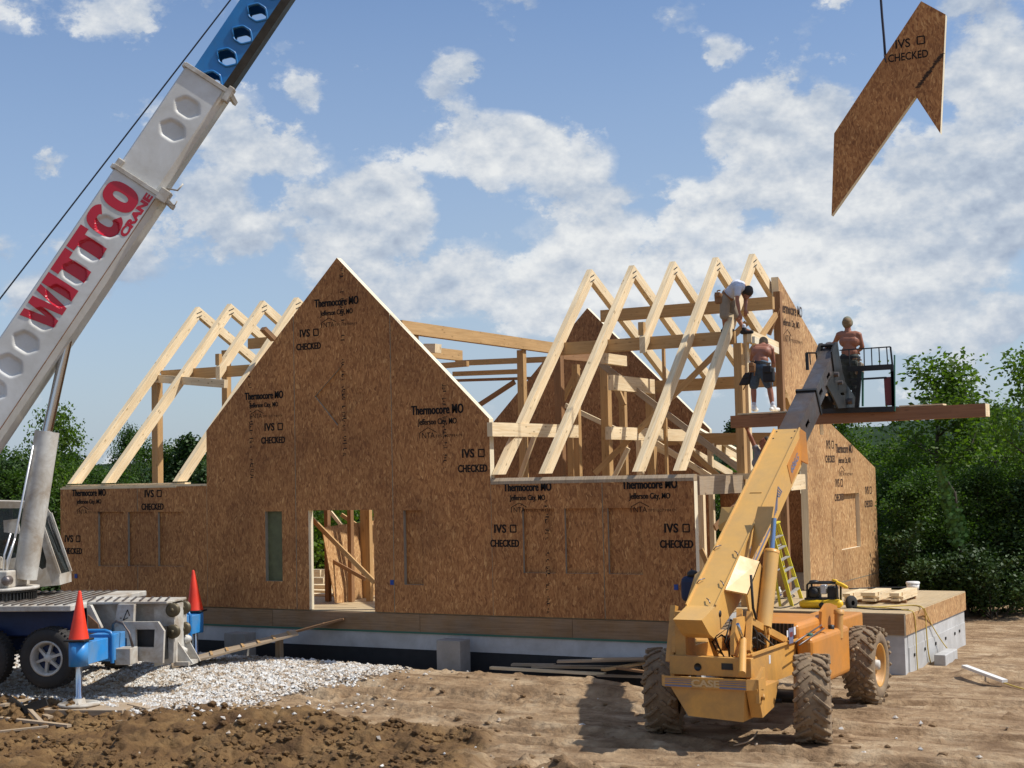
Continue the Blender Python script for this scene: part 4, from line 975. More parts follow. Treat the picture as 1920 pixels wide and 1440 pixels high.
BP = T0+BN*.42                                                     # near side face of the boom
def BPx(px, py, off=0.0): return PP(px, py, BP-BN*off, BN)
o_ = BPx(0, 636); e_ = BPx(219, 312); BS = (e_-o_).normalized(); BT = BS.cross(BN)
if BT.z > 0: BT = -BT
def st(px, py): d = BPx(px, py)-o_; return d.dot(BS), d.dot(BT)
def B(s, t, off=0.0): return o_+BS*s+BT*t-BN*off
def hexd(s, t): return ((abs(s)/.19)**9+((abs(s)*.52+abs(t)*.78)/.218)**9)**(1/9)
DIM = [st(48+30.6*k, 642-43.4*k) for k in range(-8, 6)]; DIM2 = [st(350, 200), st(322, 243)]
def dimple(s, t, cs):
    for a, b in cs:
        h = hexd(s-a, t-b)
        if h < 1.1: f = min(1, max(0, (1.05-h)/.22)); return .055*f*f*(3-2*f)
    return 0.0
def boom_section(name, s0, s1, ta, tb, cs, mat, off=0.0, depth=.80, chamfer=.10):
    """box section: dished side face as a fine grid, plain faces round it"""
    mb = MB(); st_ = .028; ns = int((s1-s0)/st_); nt = int((tb-ta)/st_)
    S = np.linspace(s0, s1, ns+1); T = np.linspace(ta, tb, nt+1); base = len(mb.v)
    for s in S:
        for t in T: mb.v.append(tuple(B(s, t, off+dimple(s, t, cs))))
    for i in range(ns):
        for j in range(nt):
            a = base+i*(nt+1)+j; mb.quadidx([a, a+nt+1, a+nt+2, a+1], [(S[i], T[j]), (S[i+1], T[j]), (S[i+1], T[j+1]), (S[i], T[j+1])], 0, True)
    pr = [(ta, off), (ta-.035, off+.04), (ta-.035, off+depth-.04), (ta, off+depth), (tb, off+depth), (tb+chamfer, off+depth-.14), (tb+chamfer, off+.14), (tb, off)]
    for (t0, d0), (t1, d1) in zip(pr[:-1], pr[1:]): mb.face([B(s0, t0, d0), B(s1, t0, d0), B(s1, t1, d1), B(s0, t1, d1)], [(0, 0), (s1-s0, 0), (s1-s0, .3), (0, .3)])
    mb.face([B(s1, t, d) for t, d in pr]); mb.face([B(s0, t, d) for t, d in pr][::-1])
    return cpart(name, mb, mat)
ft = B(-4.5, .45, .40); mb = MB()
for k in (-.46, .46):
    c = ft+BN*k; mb.prism([V((c.x, c.y, ft.z+.22))-BH*.2, V((c.x, c.y, ft.z+.22))+BH*.2, V((c.x, c.y, 2.02))+BH*1.3, V((c.x, c.y, 2.02))-BH*.7], BN*.05)
mb.tube([ft-BN*.55, ft+BN*.6], .09, 14); c = V((ft.x, ft.y, 2.3)); mb.obox(c+BH*.3, BH, BN, UZ, 1.6, .62, .28, 0, .04); mb.obox(c-BH*1.4+UZ*.2, BH, BN, UZ, .45, 1.1, .5, 0, .06)
cpart('turret', mb, 'cranewhite')
sA, sB = st(222, 318)[0], st(236, 291)[0]
tb1 = st(290, 392)[1]; sec1 = boom_section('boom_base_section', -4.7, sA, 0.0, tb1-.11, DIM, 'white')
s2, t2a = st(236, 291); s2e = st(353, 125)[0]; t2b = st(316, 337)[1]
sec2 = boom_section('boom_second_section', sA-.3, s2e, t2a, t2b-.11, DIM2, 'white', .06, .68)
# worn strip and dents under the base section, end collars
mb = MB()
for (s, ta, tb, off, d) in ((sA, -.06, tb1+.07, -.03, .86), (s2e, t2a-.05, t2b+.05, .03, .74)):
    for t0, t1 in ((ta-.03, ta+.03), (tb-.03, tb+.04)): mb.obox(B(s, (t0+t1)/2, off+d/2), BN, BS, BT, d/2, .05, .04, 0, .01)
    mb.obox(B(s+.02, (ta+tb)/2, off+.01), BT, BS, BN, (tb-ta)/2, .045, .022, 0, .008); mb.obox(B(s+.02, (ta+tb)/2, off+d), BT, BS, BN, (tb-ta)/2, .045, .022)
cpart('boom_collar', mb, 'cranewhite')
mb = MB(); mb.obox(B(sA+.10, .0, .10), BS, BT, BN, .11, .07, .11, 0, .02); mb.obox(B(sA+.05, tb1, .05), BS, BT, BN, .13, .11, .12, 0, .02); mb.tube([B(sA+.2, tb1-.03, .0), B(sA+.28, tb1+.18, -.05), B(sA+.45, tb1+.20, -.05)], .02, 6); mb.tube([B(sA-.05, tb1+.13, .0), B(sA-.0, tb1+.30, -.05), B(sA+.10, tb1+.29, -.05)], .014, 6)
mb.obox(B(s2e-.02, t2b+.02, .12), BS, BT, BN, .16, .06, .12, 0, .02)
cpart('wear_pad_block', mb, 'cranewhite')
# third (blue) section: pierced side plates
s3a, t3a = st(367, 116); t3b = st(442, 120)[1]; s3e = 27.5
def hexloop(cs, ct, off, k=1.0, n=4):
    pts = [(-.185, -.10), (-.185, .10), (0, .27), (.185, .10), (.185, -.10), (0, -.27)]; out = []
    for i in range(6):
        p0, p1, p2 = pts[i-1], pts[i], pts[(i+1) % 6]
        for f in (0, .33, .67, 1):
            a = (p1[0]*.8+p0[0]*.2, p1[1]*.8+p0[1]*.2); b = (p1[0]*.8+p2[0]*.2, p1[1]*.8+p2[1]*.2)
            x = (1-f)**2*a[0]+2*f*(1-f)*p1[0]+f*f*b[0]; y = (1-f)**2*a[1]+2*f*(1-f)*p1[1]+f*f*b[1]
            out.append(B(cs+x*k, ct+y*k, off))
    return out
h0 = st(481, 20); cs3 = [(h0[0]+.545*(k-4), h0[1]) for k in range(0, 12)]
for off, nm in ((.12, 'boom_third_section'), (.66, 'boom_third_section')):
    mb = MB(); mb.prism([B(s2e-.25, t3a, off), B(s2e+6.2, t3a, off), B(s2e+6.2, t3b, off), B(s2e-.25, t3b, off)], -BN*.04, 0, None, [(hexloop(a, b, off, .80), None, 0) for a, b in cs3 if s2e-.1 < a < s2e+5.9])
    if off < .3:
        for a, b in cs3:
            if s2e-.05 < a < s2e+5.9: lp = hexloop(a, b, off-.012, .90); mb.tube(lp+[lp[0]], .022, 8)
    s3 = cpart(nm, mb, 'blue')
mb = MB(); tm = (t3a+t3b)/2
mb.obox(B(s2e+3, t3a+.01, .40), BS, BN, BT, 3.2, .23, .015); cpart('boom_top_plate', mb, 'blue')
mb = MB(); mb.prism([B(s2e-.2, t3b, .11), B(s2e-.2, t3b+.13, .24), B(s2e-.2, t3b+.13, .58), B(s2e-.2, t3b, .71)], BS*6.4); cpart('boom_bottom_plate', mb, 'black')
mb = MB(); mb.obox(B((s2e+6.2+s3e)/2, tm, .41), BS, BN, BT, (s3e-s2e-6.2)/2, .27, (t3b-t3a)/2); cpart('boom_tip_section', mb, 'blue')
TIP = B(s3e, tm, .41)
mb = MB(); mb.revolve(TIP+BS*.2+BN*.12, -BN, [(0, 0), (0, .25), (.03, .28), (.10, .20), (.17, .28), (.20, .25), (.20, 0)], 28); cpart('tip_sheave', mb, 'black')
mb = MB(); a = BPx(-40, 612, .4); b = BPx(432, 0, .4); d = (b-a).normalized(); mb.tube([a-d*2.0, a, b, b+d*16.0], .016, 6); cpart('hoist_cable', mb, 'cable')
# letters, laid into the dished side face
def lay(bm_polys, name, mat, parent, cs, off0):
    bm = bmesh.new()
    for poly in bm_polys:
        tri = tessellate_polygon([[V((x, y, 0)) for x, y in lp] for lp in poly]); flat = [q for lp in poly for q in lp]; vs = [bm.verts.new((x, y, 0)) for x, y in flat]
        for t in tri:
            try: bm.faces.new([vs[i] for i in t])
            except ValueError: pass
    xs = [v.co.x for v in bm.verts]; ys = [v.co.y for v in bm.verts]
    for ax, lo, hi in (((1, 0, 0), min(xs), max(xs)), ((0, 1, 0), min(ys), max(ys))):
        c = lo+.03
        while c < hi:
            bmesh.ops.bisect_plane(bm, geom=bm.verts[:]+bm.edges[:]+bm.faces[:], plane_co=(ax[0]*c, ax[1]*c, 0), plane_no=ax); c += .03
    for v in bm.verts: v.co = B(v.co.x, v.co.y, off0+dimple(v.co.x, v.co.y, cs))
    me = bpy.data.meshes.new(name); bm.to_mesh(me); bm.free(); return link(name, me, mat, parent)
def ring(s0, s1, t0, t1, w, gap=None, n=28):
    cx, cy, a, b = (s0+s1)/2, (t0+t1)/2, (s1-s0)/2, (t1-t0)/2
    pt = lambda an, A, Bq: (cx+A*math.copysign(abs(math.cos(an))**.80, math.cos(an)), cy+Bq*math.copysign(abs(math.sin(an))**.80, math.sin(an)))
    if gap is None: return [[pt(2*math.pi*k/n, a, b) for k in range(n)], [pt(2*math.pi*k/n, a-w, b-w) for k in range(n)]]
    r = [gap+(2*math.pi-2*gap)*k/n for k in range(n+1)]; return [[pt(x, a, b) for x in r]+[pt(x, a-w, b-w) for x in r[::-1]]]
lt0 = st(37, 590)[1]; lt1 = st(92, 628)[1]; ls = lambda px: px*FSC
FSC = (st(123, 464)[0]-st(37, 590)[0])/((.576*123-.817*464)-(.576*37-.817*590)); ls0 = st(37, 590)[0]; LS = lambda q: ls0+(q+460.7)*FSC
T_, Bm = lt0, lt1; H = Bm-T_
def W_(a, b):
    w = b-a; q = lambda x, y: (a+w*x, T_+H*y)
    return [[[q(0, 0), q(.22, 0), q(.34, .62), q(.40, 0), q(.62, 0), q(.70, .62), q(.80, 0), q(1.0, 0), q(.82, 1), q(.60, 1), q(.51, .42), q(.42, 1), q(.20, 1)]]]
letters = W_(LS(-461), LS(-391)) + [[[(LS(-388), T_), (LS(-364), T_), (LS(-364), Bm), (LS(-388), Bm)]]]
for a, b in ((-358, -309), (-305, -256)):
    m_ = (a+b)/2; letters.append([[(LS(a), T_), (LS(b), T_), (LS(b), T_+.26*H), (LS(m_+12.5), T_+.26*H), (LS(m_+12.5), Bm), (LS(m_-12.5), Bm), (LS(m_-12.5), T_+.26*H), (LS(a), T_+.26*H)]])
letters.append(ring(LS(-252), LS(-199), T_-.01, Bm+.01, .19, .62)); letters.append(ring(LS(-201)+.04, LS(-149)+.03, T_-.01, Bm+.01, .19))
lay(letters, 'red_lettering', M['red'], sec1, DIM, -.009)
tc_ = BPx(229, 440)+BT*.03
text('CRANE', .205, B(st(229, 440)[0]-.02, tb1-.165, -.003), BS, -BT, M['red'], sec1, 'small_lettering', .012, 1.45, .002, 'LEFT')
mb = MB(); mb.beam(B(-4.6, tb1-.11+.004, -.004), B(sA-.1, tb1-.11+.004, -.004), .012, .016, BT); cpart('worn_edge', mb, 'rust', sec1)
# luffing cylinder
c0, c1, c2 = BPx(127, 634, .42), BPx(88, 812, .42), BPx(47, 1085, .42)
mb = MB(); mb.tube([c0, c1], .10, 24); cpart('cylinder_rod', mb, 'chrome')
mb = MB(); mb.tube([c1+(c1-c2).normalized()*.03, c1, c2], [.235, .235, .225], 28); cpart('cylinder_barrel', mb, 'cranewhite')
mb = MB(); mb.tube([BPx(62, 835, .2), BPx(30, 1000, .2), BPx(12, 1075, .2)], .022, 6); mb.tube([BPx(20, 1000, .15), BPx(8, 1040, .1), BPx(6, 1075, .1)], .02, 6); mb.tube([BPx(28, 1010, .15), BPx(14, 1050, .1), BPx(12, 1080, .1)], .02, 6); cpart('hydraulic_line', mb, 'alu')
mb = MB(); mb.revolve(c0+BN*.28, -BN, [(0, 0), (0, .05), (.02, .09), (.10, .10), (.45, .10), (.55, .09), (.56, 0)], 20); mb.obox(c0+BT*-.06, BN, BS, BT, .16, .16, .14, 0, .03); cpart('boom_pin', mb, 'steel')

# cones standing on the outrigger beams
def cone(at, tilt, label, first=None):
    c = thing('traffic_cone', at, label, 'traffic cone', 'orange cones on the crane outriggers')
    up = V((tilt, 0, 1)).normalized()
    mb = MB(); mb.revolve(V(at)+up*.03, up, [(0, .178), (.02, .172), (.32, .115), (.83, .028), (.845, .020), (.845, .0)], 32); mb.build('cone_body', M['cone'], c)
    mb = MB(); mb.obox(V(at)+up*.018, CA, CO, UZ, .20, .20, .02, 0, .018); mb.build('cone_base', M['black'], c)
cone(L(0, .0, 1.235), .03, 'dirty orange traffic cone standing on the near blue outrigger end')
cone(L(0, 5.35, 1.235), -.05, 'clean orange traffic cone on the far blue outrigger, in front of the wall')
# timber pad under the near jack, scrap boards around it
pad = thing('crane_pad', L(.1, 0, 0), 'thick timber pad under the near crane jack foot', 'timber pad')
mb = MB(); mb.obox(L(.15, 0, .05), CA, CO, UZ, .85, .42, .055, 0, .01); mb.build('pad_planks', M['board'], pad)
pad2 = thing('crane_pad', L(0, 5.35, 0), 'timber pad under the far crane jack foot by the ramp', 'timber pad')
mb = MB(); mb.obox(L(.0, 5.35, .14), CA, CO, UZ, .7, .4, .05, 0, .01); mb.build('pad_planks', M['board'], pad2)
for k, (p0, p1, w, h, lb) in enumerate((((18, 1322), (95, 1340), .10, .05, 'weathered scrap board lying left of the crane pad, with its end curled up'), ((0, 1345), (130, 1357), .10, .045, 'long weathered board lying in front of the crane pad'),
        ((60, 1310), (2, 1338), .14, .04, 'short broken board crossing the scrap beside the crane pad'), ((95, 1345), (238, 1347), .06, .04, 'thin lath along the front of the crane pad'),
        ((48, 1338), (82, 1352), .07, .04, 'stub of board wedged beneath the scrap pile at the crane pad'), ((242, 1327), (278, 1333), .08, .04, 'small offcut on the mud right of the crane pad'), ((0, 1366), (90, 1362), .10, .03, 'half-buried grey board nearest the camera in the mud'))):
    a, b = PZ(*p0, .05), PZ(*p1, .05); a.z = gh(a.x, a.y, True)+.05; b.z = gh(b.x, b.y, True)+.05
    mb = MB(); mb.beam(a, b, w, h); o = mb.build('scrap_board', M['board']); tag(o, lb, 'board', 'scrap boards by the crane pad')
a, b, c_ = PZ(18, 1318, .15), PZ(45, 1338, .08), PZ(88, 1322, .22)
mb = MB()
pts = [a.lerp(b, t) if t <= 1 else b.lerp(c_, t-1) for t in (0, .5, 1, 1.4, 1.7, 2)]
for p_, q_ in zip(pts[:-1], pts[1:]): mb.beam(p_+UZ*.06, q_+UZ*.06, .04, .14)
tag(mb.build('rubber_strip', M['black']), 'dark curved rubber strip lying against the scrap boards by the crane pad', 'rubber strip')

# ================================================================== TELEHANDLER
th = thing('telehandler', (-7.85, 22.8, 0), 'ochre telescopic handler with muddy tyres raising a black work platform', 'telehandler')
def tp(name, mb, m, parent=None): return mb.build(name, [M[x] for x in m] if isinstance(m, (list, tuple)) else M[m], parent or th)
def c1(x, y): return 1200+x/3.428, 1000+y/3.428
def th_wheel(cx, cy, ang, face):
    R, W = .655, .25; c = V((cx, cy, R-.02)); ax = V((math.cos(ang), math.sin(ang), 0)); f = V((-ax.y, ax.x, 0)); ax2 = ax*face
    mb = MB(); mb.revolve(c, ax2, [(-W+.03, .36), (-W, .42), (-W+.0, .52), (-W+.05, .595), (-W+.12, .618), (W-.12, .618), (W-.05, .595), (W, .50), (W, .42), (W-.03, .36), (W-.10, .335)], 56)
    tyre = tp('wheel', mb, 'mudrubber')
    mb = MB(); N = 19
    for k in range(N):
        for sd in (1, -1):
            a = (k+(.5 if sd < 0 else 0))*2*math.pi/N
            for j in range(3):
                aa = a+j*.105; d = f*math.cos(aa)+UZ*math.sin(aa); t = UZ*math.cos(aa)-f*math.sin(aa)
                x0 = (.03+j*.075)*sd; rr = .612 if j < 2 else .60
                mb.obox(c+ax*(x0+.035*sd)+d*(rr+random.uniform(-.008, .01)), (ax*sd*.075+t*.062).normalized(), d.cross((ax*sd*.075+t*.062).normalized()), d, .052, .026, .034, 0, .014)
    tp('tread_lug', mb, 'mudrubber', tyre)
    mb = MB(); mb.revolve(c, ax2, [(W-.04, .375), (W-.02, .36), (W-.05, .335), (W-.16, .325), (W-.18, .29), (W-.17, .19), (W-.10, .14), (W-.10, 0)], 40)
    for k in range(8):
        a = k*math.pi/4; d = f*math.cos(a)+UZ*math.sin(a); mb.revolve(c+ax2*(W-.17)+d*.22, ax2, [(0, .02), (.03, .02), (.03, 0)], 8)
    tp('rim', mb, 'yellow', tyre)
    mb = MB(); mb.revolve(c, ax2, [(W-.10, .09), (W-.04, .08), (W-.03, 0)], 20); tp('hub_cap', mb, 'cranewhite', tyre)
    mb = MB()          # caked mud on the tread
    for k in range(150):
        a = random.uniform(0, 6.28); d = f*math.cos(a)+UZ*math.sin(a); x = random.uniform(-W, W*.95); r = random.uniform(.02, .055)
        mb.ellipsoid(c+ax*x+d*(.60-max(0, abs(x)-.16)*.5), (r, r, r*.8), 0, 6, 4)
    tag(tp('caked_mud', mb, 'soil', tyre), kind='stuff')
th_wheel(-6.68, 21.05, .27, 1); th_wheel(-9.02, 21.05, .27, -1); th_wheel(-6.95, 24.95, .0, 1); th_wheel(-9.30, 24.95, .0, -1)
mb = MB(); mb.tube([(-8.8, 21.05, .64), (-6.9, 21.1, .64)], .10, 12); mb.tube([(-9.1, 24.95, .64), (-7.1, 24.95, .64)], .10, 12); mb.box(-8.15, -7.65, 20.85, 21.3, .48, .85, 0, .05); mb.tube([(-7.9, 21.2, .62), (-8.0, 24.8, .62)], .05, 8)
mb.tube([(-8.6, 20.72, .6), (-7.05, 20.75, .62)], .03, 8); tp('axle', mb, 'black')
# chassis
XS = -7.24
def xpoly(pts, X, th_, m, name, par=None, conv=c1): 
    b = MB(); b.prism([PX(*conv(*p), X) for p in pts], (th_, 0, 0)); return tp(name, b, m, par)
def ypoly(pts, Y, th_, m, name, par=None, conv=c1, holes=()):
    b = MB(); b.prism([PY(*conv(*p), Y) for p in pts], (0, th_, 0), 0, None, [([PY(*conv(*p), Y) for p in h], None, 0) for h in holes]); return tp(name, b, m, par)
rail = MB(); rail.prism([V((XS, 19.98, 1.36)), V((XS, 22.4, 1.36)), V((XS, 22.4, .85)), V((XS, 20.6, .86)), V((XS, 19.98, .95))], (-.06, 0, 0)); rr_ = tp('chassis_rail', rail, 'yellow')
rail = MB(); rail.prism([V((-8.46, 19.98, 1.36)), V((-8.46, 25.6, 1.36)), V((-8.46, 25.6, .85)), V((-8.46, 19.98, .95))], (.06, 0, 0)); tp('chassis_rail', rail, 'yellow')
mb = MB(); mb.box(-8.45, -7.30, 19.98, 22.4, 1.10, 1.16); mb.box(-8.4, -7.3, 22.4, 25.7, .82, 1.1); mb.box(-7.235, -7.20, 19.98, 22.4, 1.345, 1.375); tp('chassis_floor', mb, 'yellow')
# rear cross member: counterweight, bumper plate
mb = MB(); mb.box(-8.42, -7.18, 19.86, 19.975, 1.06, 1.33, 0, .01); cm = tp('rear_cross_member', mb, 'yellow')
mb = MB(); mb.revolve((-7.98, 19.855, 1.18), (0, -1, 0), [(0, 0), (.004, .055), (.008, .055)], 20); mb.box(-7.62, -7.45, 19.85, 19.862, 1.16, 1.25); tp('lamp_socket', mb, 'black', cm)
mb = MB()
zb0, zb1 = .905, 1.055; arc = [(-8.52, 19.80), (-8.44, 19.70), (-7.20, 19.70), (-7.06, 19.80), (-7.03, 19.98)]
for (xa, ya), (xb, yb) in zip(arc[:-1], arc[1:]): mb.prism([(xa, ya, zb0), (xb, yb, zb0), (xb, yb, zb1), (xa, ya, zb1)], V((ya-yb, xb-xa, 0)).normalized()*.03)
bump = tp('rear_bumper', mb, 'yellow')
mb = MB()
for z, h in ((.925, .022), (.965, .012), (.997, .008), (1.022, .006)):
    for x0, x1 in ((-8.43, -8.02), (-7.60, -7.21)): mb.box(x0, x1, 19.694, 19.70, z-h/2, z+h/2)
tp('stripe', mb, 'decal', bump)
text('CASE', .135, (-7.81, 19.694, .93), EX, EZ, M['cream'], bump, 'lettering', .004, 1.35, fat=.003)
mb = MB(); mb.prism([V((-8.36, 19.74, .90)), V((-8.10, 19.74, .50)), V((-7.28, 19.74, .46)), V((-7.24, 19.74, .90))][::1], (0, .75, 0), 0); mb.prism([V((-7.235, 19.76, .92)), V((-7.235, 20.7, .92)), V((-7.235, 20.45, .58)), V((-7.235, 19.95, .50))], (.17, 0, 0)); tp('counterweight', mb, 'yellow')
mb = MB(); mb.prism([V((-7.05, 19.78, 1.05)), V((-7.05, 20.05, 1.2)), V((-7.05, 20.1, .8)), V((-7.05, 19.8, .72))], (-.05, 0, 0)); mb.revolve((-7.04, 19.9, .80), (1, 0, 0), [(0, 0), (0.02, .05), (.03, 0)], 16); tp('side_bracket', mb, 'yellow')
# boom tower
mb = MB()
for X in (-8.42, -7.52): mb.prism([V((X, 19.95, 1.36)), V((X, 20.75, 1.16)), V((X, 20.7, 1.6)), V((X, 20.45, 1.86)), V((X, 20.1, 1.86)), V((X, 19.97, 1.6))], (.06, 0, 0))
mb.box(-8.36, -8.20, 19.96, 20.1, 1.16, 1.95)
tp('boom_tower', mb, 'yellow')
mb = MB()
for a, b in (((-7.56, 20.5, 1.95), (-7.48, 20.15, 1.1)), ((-7.44, 20.6, 1.9), (-7.38, 20.3, 1.37)), ((-7.46, 20.55, 1.8), (-7.36, 21.9, 1.36)), ((-8.5, 20.3, 2.0), (-8.52, 20.1, 1.2)), ((-7.92, 20.6, 1.15), (-8.15, 20.7, 1.72))): mb.beam(a, b, .08, .10)
tp('tower_strut', mb, 'yellow')
mb = MB(); mb.tube([PX(1393, 1200, -7.4), PX(1396, 1262, -7.2)+V((0, -.1, 0))], .055, 12); cyl = tp('levelling_cylinder', mb, 'yellow'); mb = MB(); mb.tube([PX(1383, 1170, -7.4), PX(1393, 1200, -7.4)], .025, 10); tp('cylinder_rod', mb, 'chrome', cyl)
mb = MB()
rh = random.Random(4)
for k in range(9):
    x = -7.95+k*.07; mb.tube([(x, 20.7, 1.18), (x+rh.uniform(-.1, .1), 20.5, 1.45+rh.uniform(0, .2)), (x+rh.uniform(-.1, .2), 20.7, 1.5+rh.uniform(0, .3)), (x+.1, 21.3, 1.3)], .015, 5)
tp('hydraulic_hose', mb, 'rubber')
# boom: outer section
ba, bb = V((0, 20.10, 2.03)), V((0, 24.28, 4.66)); bs = (bb-ba).normalized(); bn = V((0, -bs.z, bs.y)); BX0, BX1, BHt = -8.22, -7.78, .56
def T(s, h, x): return ba+bs*s+bn*h+V((x, 0, 0))
SL = (bb-ba).length
mb = MB(); side = [T(0, 0, BX1), T(SL, 0, BX1), T(SL-.02, -BHt+.12, BX1), T(SL-.25, -BHt, BX1), T(.75, -BHt, BX1), PX(1354, 1176, BX1), PX(1339, 1197, BX1), PX(1331, 1190, BX1), PX(1316, 1163, BX1)]
mb.prism(side, (BX0-BX1, 0, 0)); boom = tp('boom_outer', mb, 'ochre')
mb = MB()
for x in (BX0-.012, BX1+.002): mb.beam(T(0, .012, x+.005), T(SL, .012, x+.005), .02, .03, bn)
mb.obox(T(SL*.60, .006, (BX0+BX1)/2), EX, bs, bn, .10, .006, .006); tp('weld_bead', mb, 'ochre', boom)
def tslab(name, s0, s1, h0, h1, x0, x1, m, par=boom, bev=0.0):
    b = MB(); b.obox(T((s0+s1)/2, (h0+h1)/2, (x0+x1)/2), bs, EX, bn, abs(s1-s0)/2, abs(x1-x0)/2, abs(h1-h0)/2, 0, bev); return tp(name, b, m, par)
# housings beside the boom foot
mb = MB(); A4 = [T(.42, -.02, BX1+.02), T(1.22, .02, BX1+.02), T(1.35, -.18, BX1+.25), T(.62, -.24, BX1+.25)]; mb.prism(A4, -bn*.03); 
mb.prism([T(.62, -.24, BX1+.25), T(1.35, -.18, BX1+.25), T(1.42, -.42, BX1+.25), T(1.15, -.80, BX1+.25), T(.95, -.70, BX1+.25), T(.80, -.86, BX1+.25), T(.66, -.74, BX1+.25), T(.50, -.80, BX1+.25)], (-.03, 0, 0)); tp('cylinder_guard', mb, 'ochre', boom)
mb = MB(); mb.prism([T(.35, -.08, BX0-.02), T(1.0, -.02, BX0-.02), T(.95, -.15, BX0-.22), T(.2, -.34, BX0-.22)], -bn*.03); mb.prism([T(.2, -.34, BX0-.22), T(.95, -.15, BX0-.22), T(.7, -.8, BX0-.22), T(.2, -.8, BX0-.22)], (.03, 0, 0)); tp('cylinder_guard', mb, 'ochre', boom)
mb = MB(); cc = lambda x, y: (1260+x/4.8, 780+y/4.8)
mb.prism([PX(*cc(785, 815), -7.70), PX(*cc(915, 815), -7.38), PX(*cc(890, 965), -7.38), PX(*cc(708, 1310), -7.70), PX(*cc(758, 930), -7.74)], (-.03, .02, 0))
tp('side_guard', mb, 'ochre', boom)
mb = MB(); mb.prism([PX(*cc(445, 820), -8.50), PX(*cc(562, 820), -8.26), PX(*cc(545, 905), -8.26), PX(*cc(428, 1035), -8.50), PX(*cc(415, 985), -8.52)], (.03, 0, 0)); tp('side_guard', mb, 'ochre', boom)
mb = MB()
for s_, x in ((.45, BX1), (1.2, BX1), (.5, BX0), (1.35, BX0), (.02, -7.86)): mb.tube([T(s_, .03, x), T(s_+.05, .05, x-.03*(1 if x > -8 else -1)), T(s_+.12, .03, x-.09*(1 if x > -8 else -1))], .009, 5)
tp('grab_hook', mb, 'steel', boom)
mb = MB()
for s_ in (SL-.08, SL-.3):
    for x in (BX0+.06, BX1-.06): mb.revolve(T(s_, .0, x), bn, [(0, .014), (.008, .014), (.01, 0)], 8)
for s_, h_ in ((-.02, -.20), (.2, -.62)): mb.revolve(T(s_+.1, h_, BX1), EX, [(0, .05), (.006, .05), (.008, 0)], 14)
tp('bolt', mb, 'black', boom)
# lettering on the boom's right side
sd = EX*0; txo = V((BX1+.004, 0, 0))
text('CASE', .36, T(1.55, -.42, BX1), bs, bn, M['decal'], boom, 'lettering', -.004, 1.15, .004, 'LEFT', shear=.2)
mb = MB(); mb.obox(T(2.1, -.475, BX1+.003), bs, bn, EX, .55, .022, .002); 
for k in range(4):
    mb.beam(T(3.1-.06*k, -.44, BX1+.003), T(3.38-.045*k, -.16-.03*k, BX1+.003), .005, .02, bn); mb.beam(T(3.38-.045*k, -.16-.03*k, BX1+.003), T(3.50-.045*k, -.34, BX1+.003), .005, .02, bn)
tp('stripe', mb, 'decal', boom)
tslab('plate', SL-.95, SL-.12, -.50, -.13, BX1+.002, BX1+.008, 'orange')
text('686G', .19, T(SL-.85, -.37, BX1+.008), bs, bn, M['decal'], boom, 'lettering', .004, 1.15, .004, 'LEFT')
mb = MB(); mb.prism([T(SL, .02, BX1+.0), T(SL+.10, -.14, BX1+.06), T(SL-.22, -BHt-.02, BX1+.10), T(SL-.3, -BHt+.12, BX1+.0)], (-.03, 0, 0)); tp('wear_plate', mb, 'orange', boom)
# inner sections
mb = MB(); ia, L2 = .045, 1.62; X0, X1 = BX0+.05, BX1-.05; hb = -.48
def steelbox(name, s0, s1, h0, h1, x0, x1, slots):
    b = MB(); b.prism([T(s0, h0, x1), T(s1, h0, x1), T(s1, h1, x1), T(s0, h1, x1)], (-.02, 0, 0), 0, None, [([T(a, h0*.0+c_+.05, x1), T(a+l_, c_+.05, x1), T(a+l_+.03, c_-.05, x1), T(a+.03, c_-.05, x1)], None, 0) for a, l_, c_ in slots])
    b.prism([T(s0, h0, x0), T(s1, h0, x0), T(s1, h1, x0), T(s0, h1, x0)], (.02, 0, 0)); b.obox(T((s0+s1)/2, h0-.011, (x0+x1)/2), bs, EX, bn, (s1-s0)/2, (x1-x0)/2-.021, .01); b.obox(T((s0+s1)/2, h1+.011, (x0+x1)/2), bs, EX, bn, (s1-s0)/2, (x1-x0)/2-.021, .01)
    return tp(name, b, 'steel')
s1e = SL+1.35; s2_ = SL+3.05
steelbox('boom_middle', SL-.5, s1e, -.03, hb, X0, X1, [(SL+.45, .22, -.25)])
steelbox('boom_inner', s1e-.4, s2_, -.07, hb+.03, X0+.04, X1-.04, [(SL+1.60, .20, -.27), (SL+2.2, .2, -.27)])
mb = MB()
for s_, a, b in ((s1e, X0, X1), (s2_, X0+.03, X1-.03)):
    mb.obox(T(s_, -.02, (a+b)/2), EX, bs, bn, (b-a)/2+.02, .03, .025); mb.obox(T(s_, -.26, b+.01), bn, EX, bs, .26, .012, .03); mb.obox(T(s_, -.26, a-.01), bn, EX, bs, .26, .012, .03)
tp('boom_collar', mb, 'black')
# boom head: cranked plates going down to the carriage
ch = lambda x, y: (1500+x/6.545, 580+y/6.545)
XM = (X0+X1)/2
Hd = [(440, 405), (470, 400), (500, 620), (560, 890), (700, 1100), (715, 1195), (660, 1205), (480, 1215), (430, 1100), (340, 935), (430, 755), (400, 520)]
for X in (XM-.16, XM+.13):
    mb = MB(); pts = [PX(*ch(*q_), X1) for q_ in Hd]; sh = 0
    mb.prism([V((X, p.y, p.z)) for p in pts], (.03, 0, 0), 0, None, [([V((X, p.y, p.z)) for p in [PX(*ch(*q_), X1) for q_ in ((500, 1025), (545, 1020), (555, 1050), (515, 1062))]], None, 0)])
    tp('boom_head', mb, 'black')
hp = [PX(*ch(*q_), X1) for q_ in ((455, 405), (495, 640), (555, 895), (690, 1105))]
mb = MB(); mb.tube([V((XM, p.y+.03, p.z)) for p in hp], .06, 8)
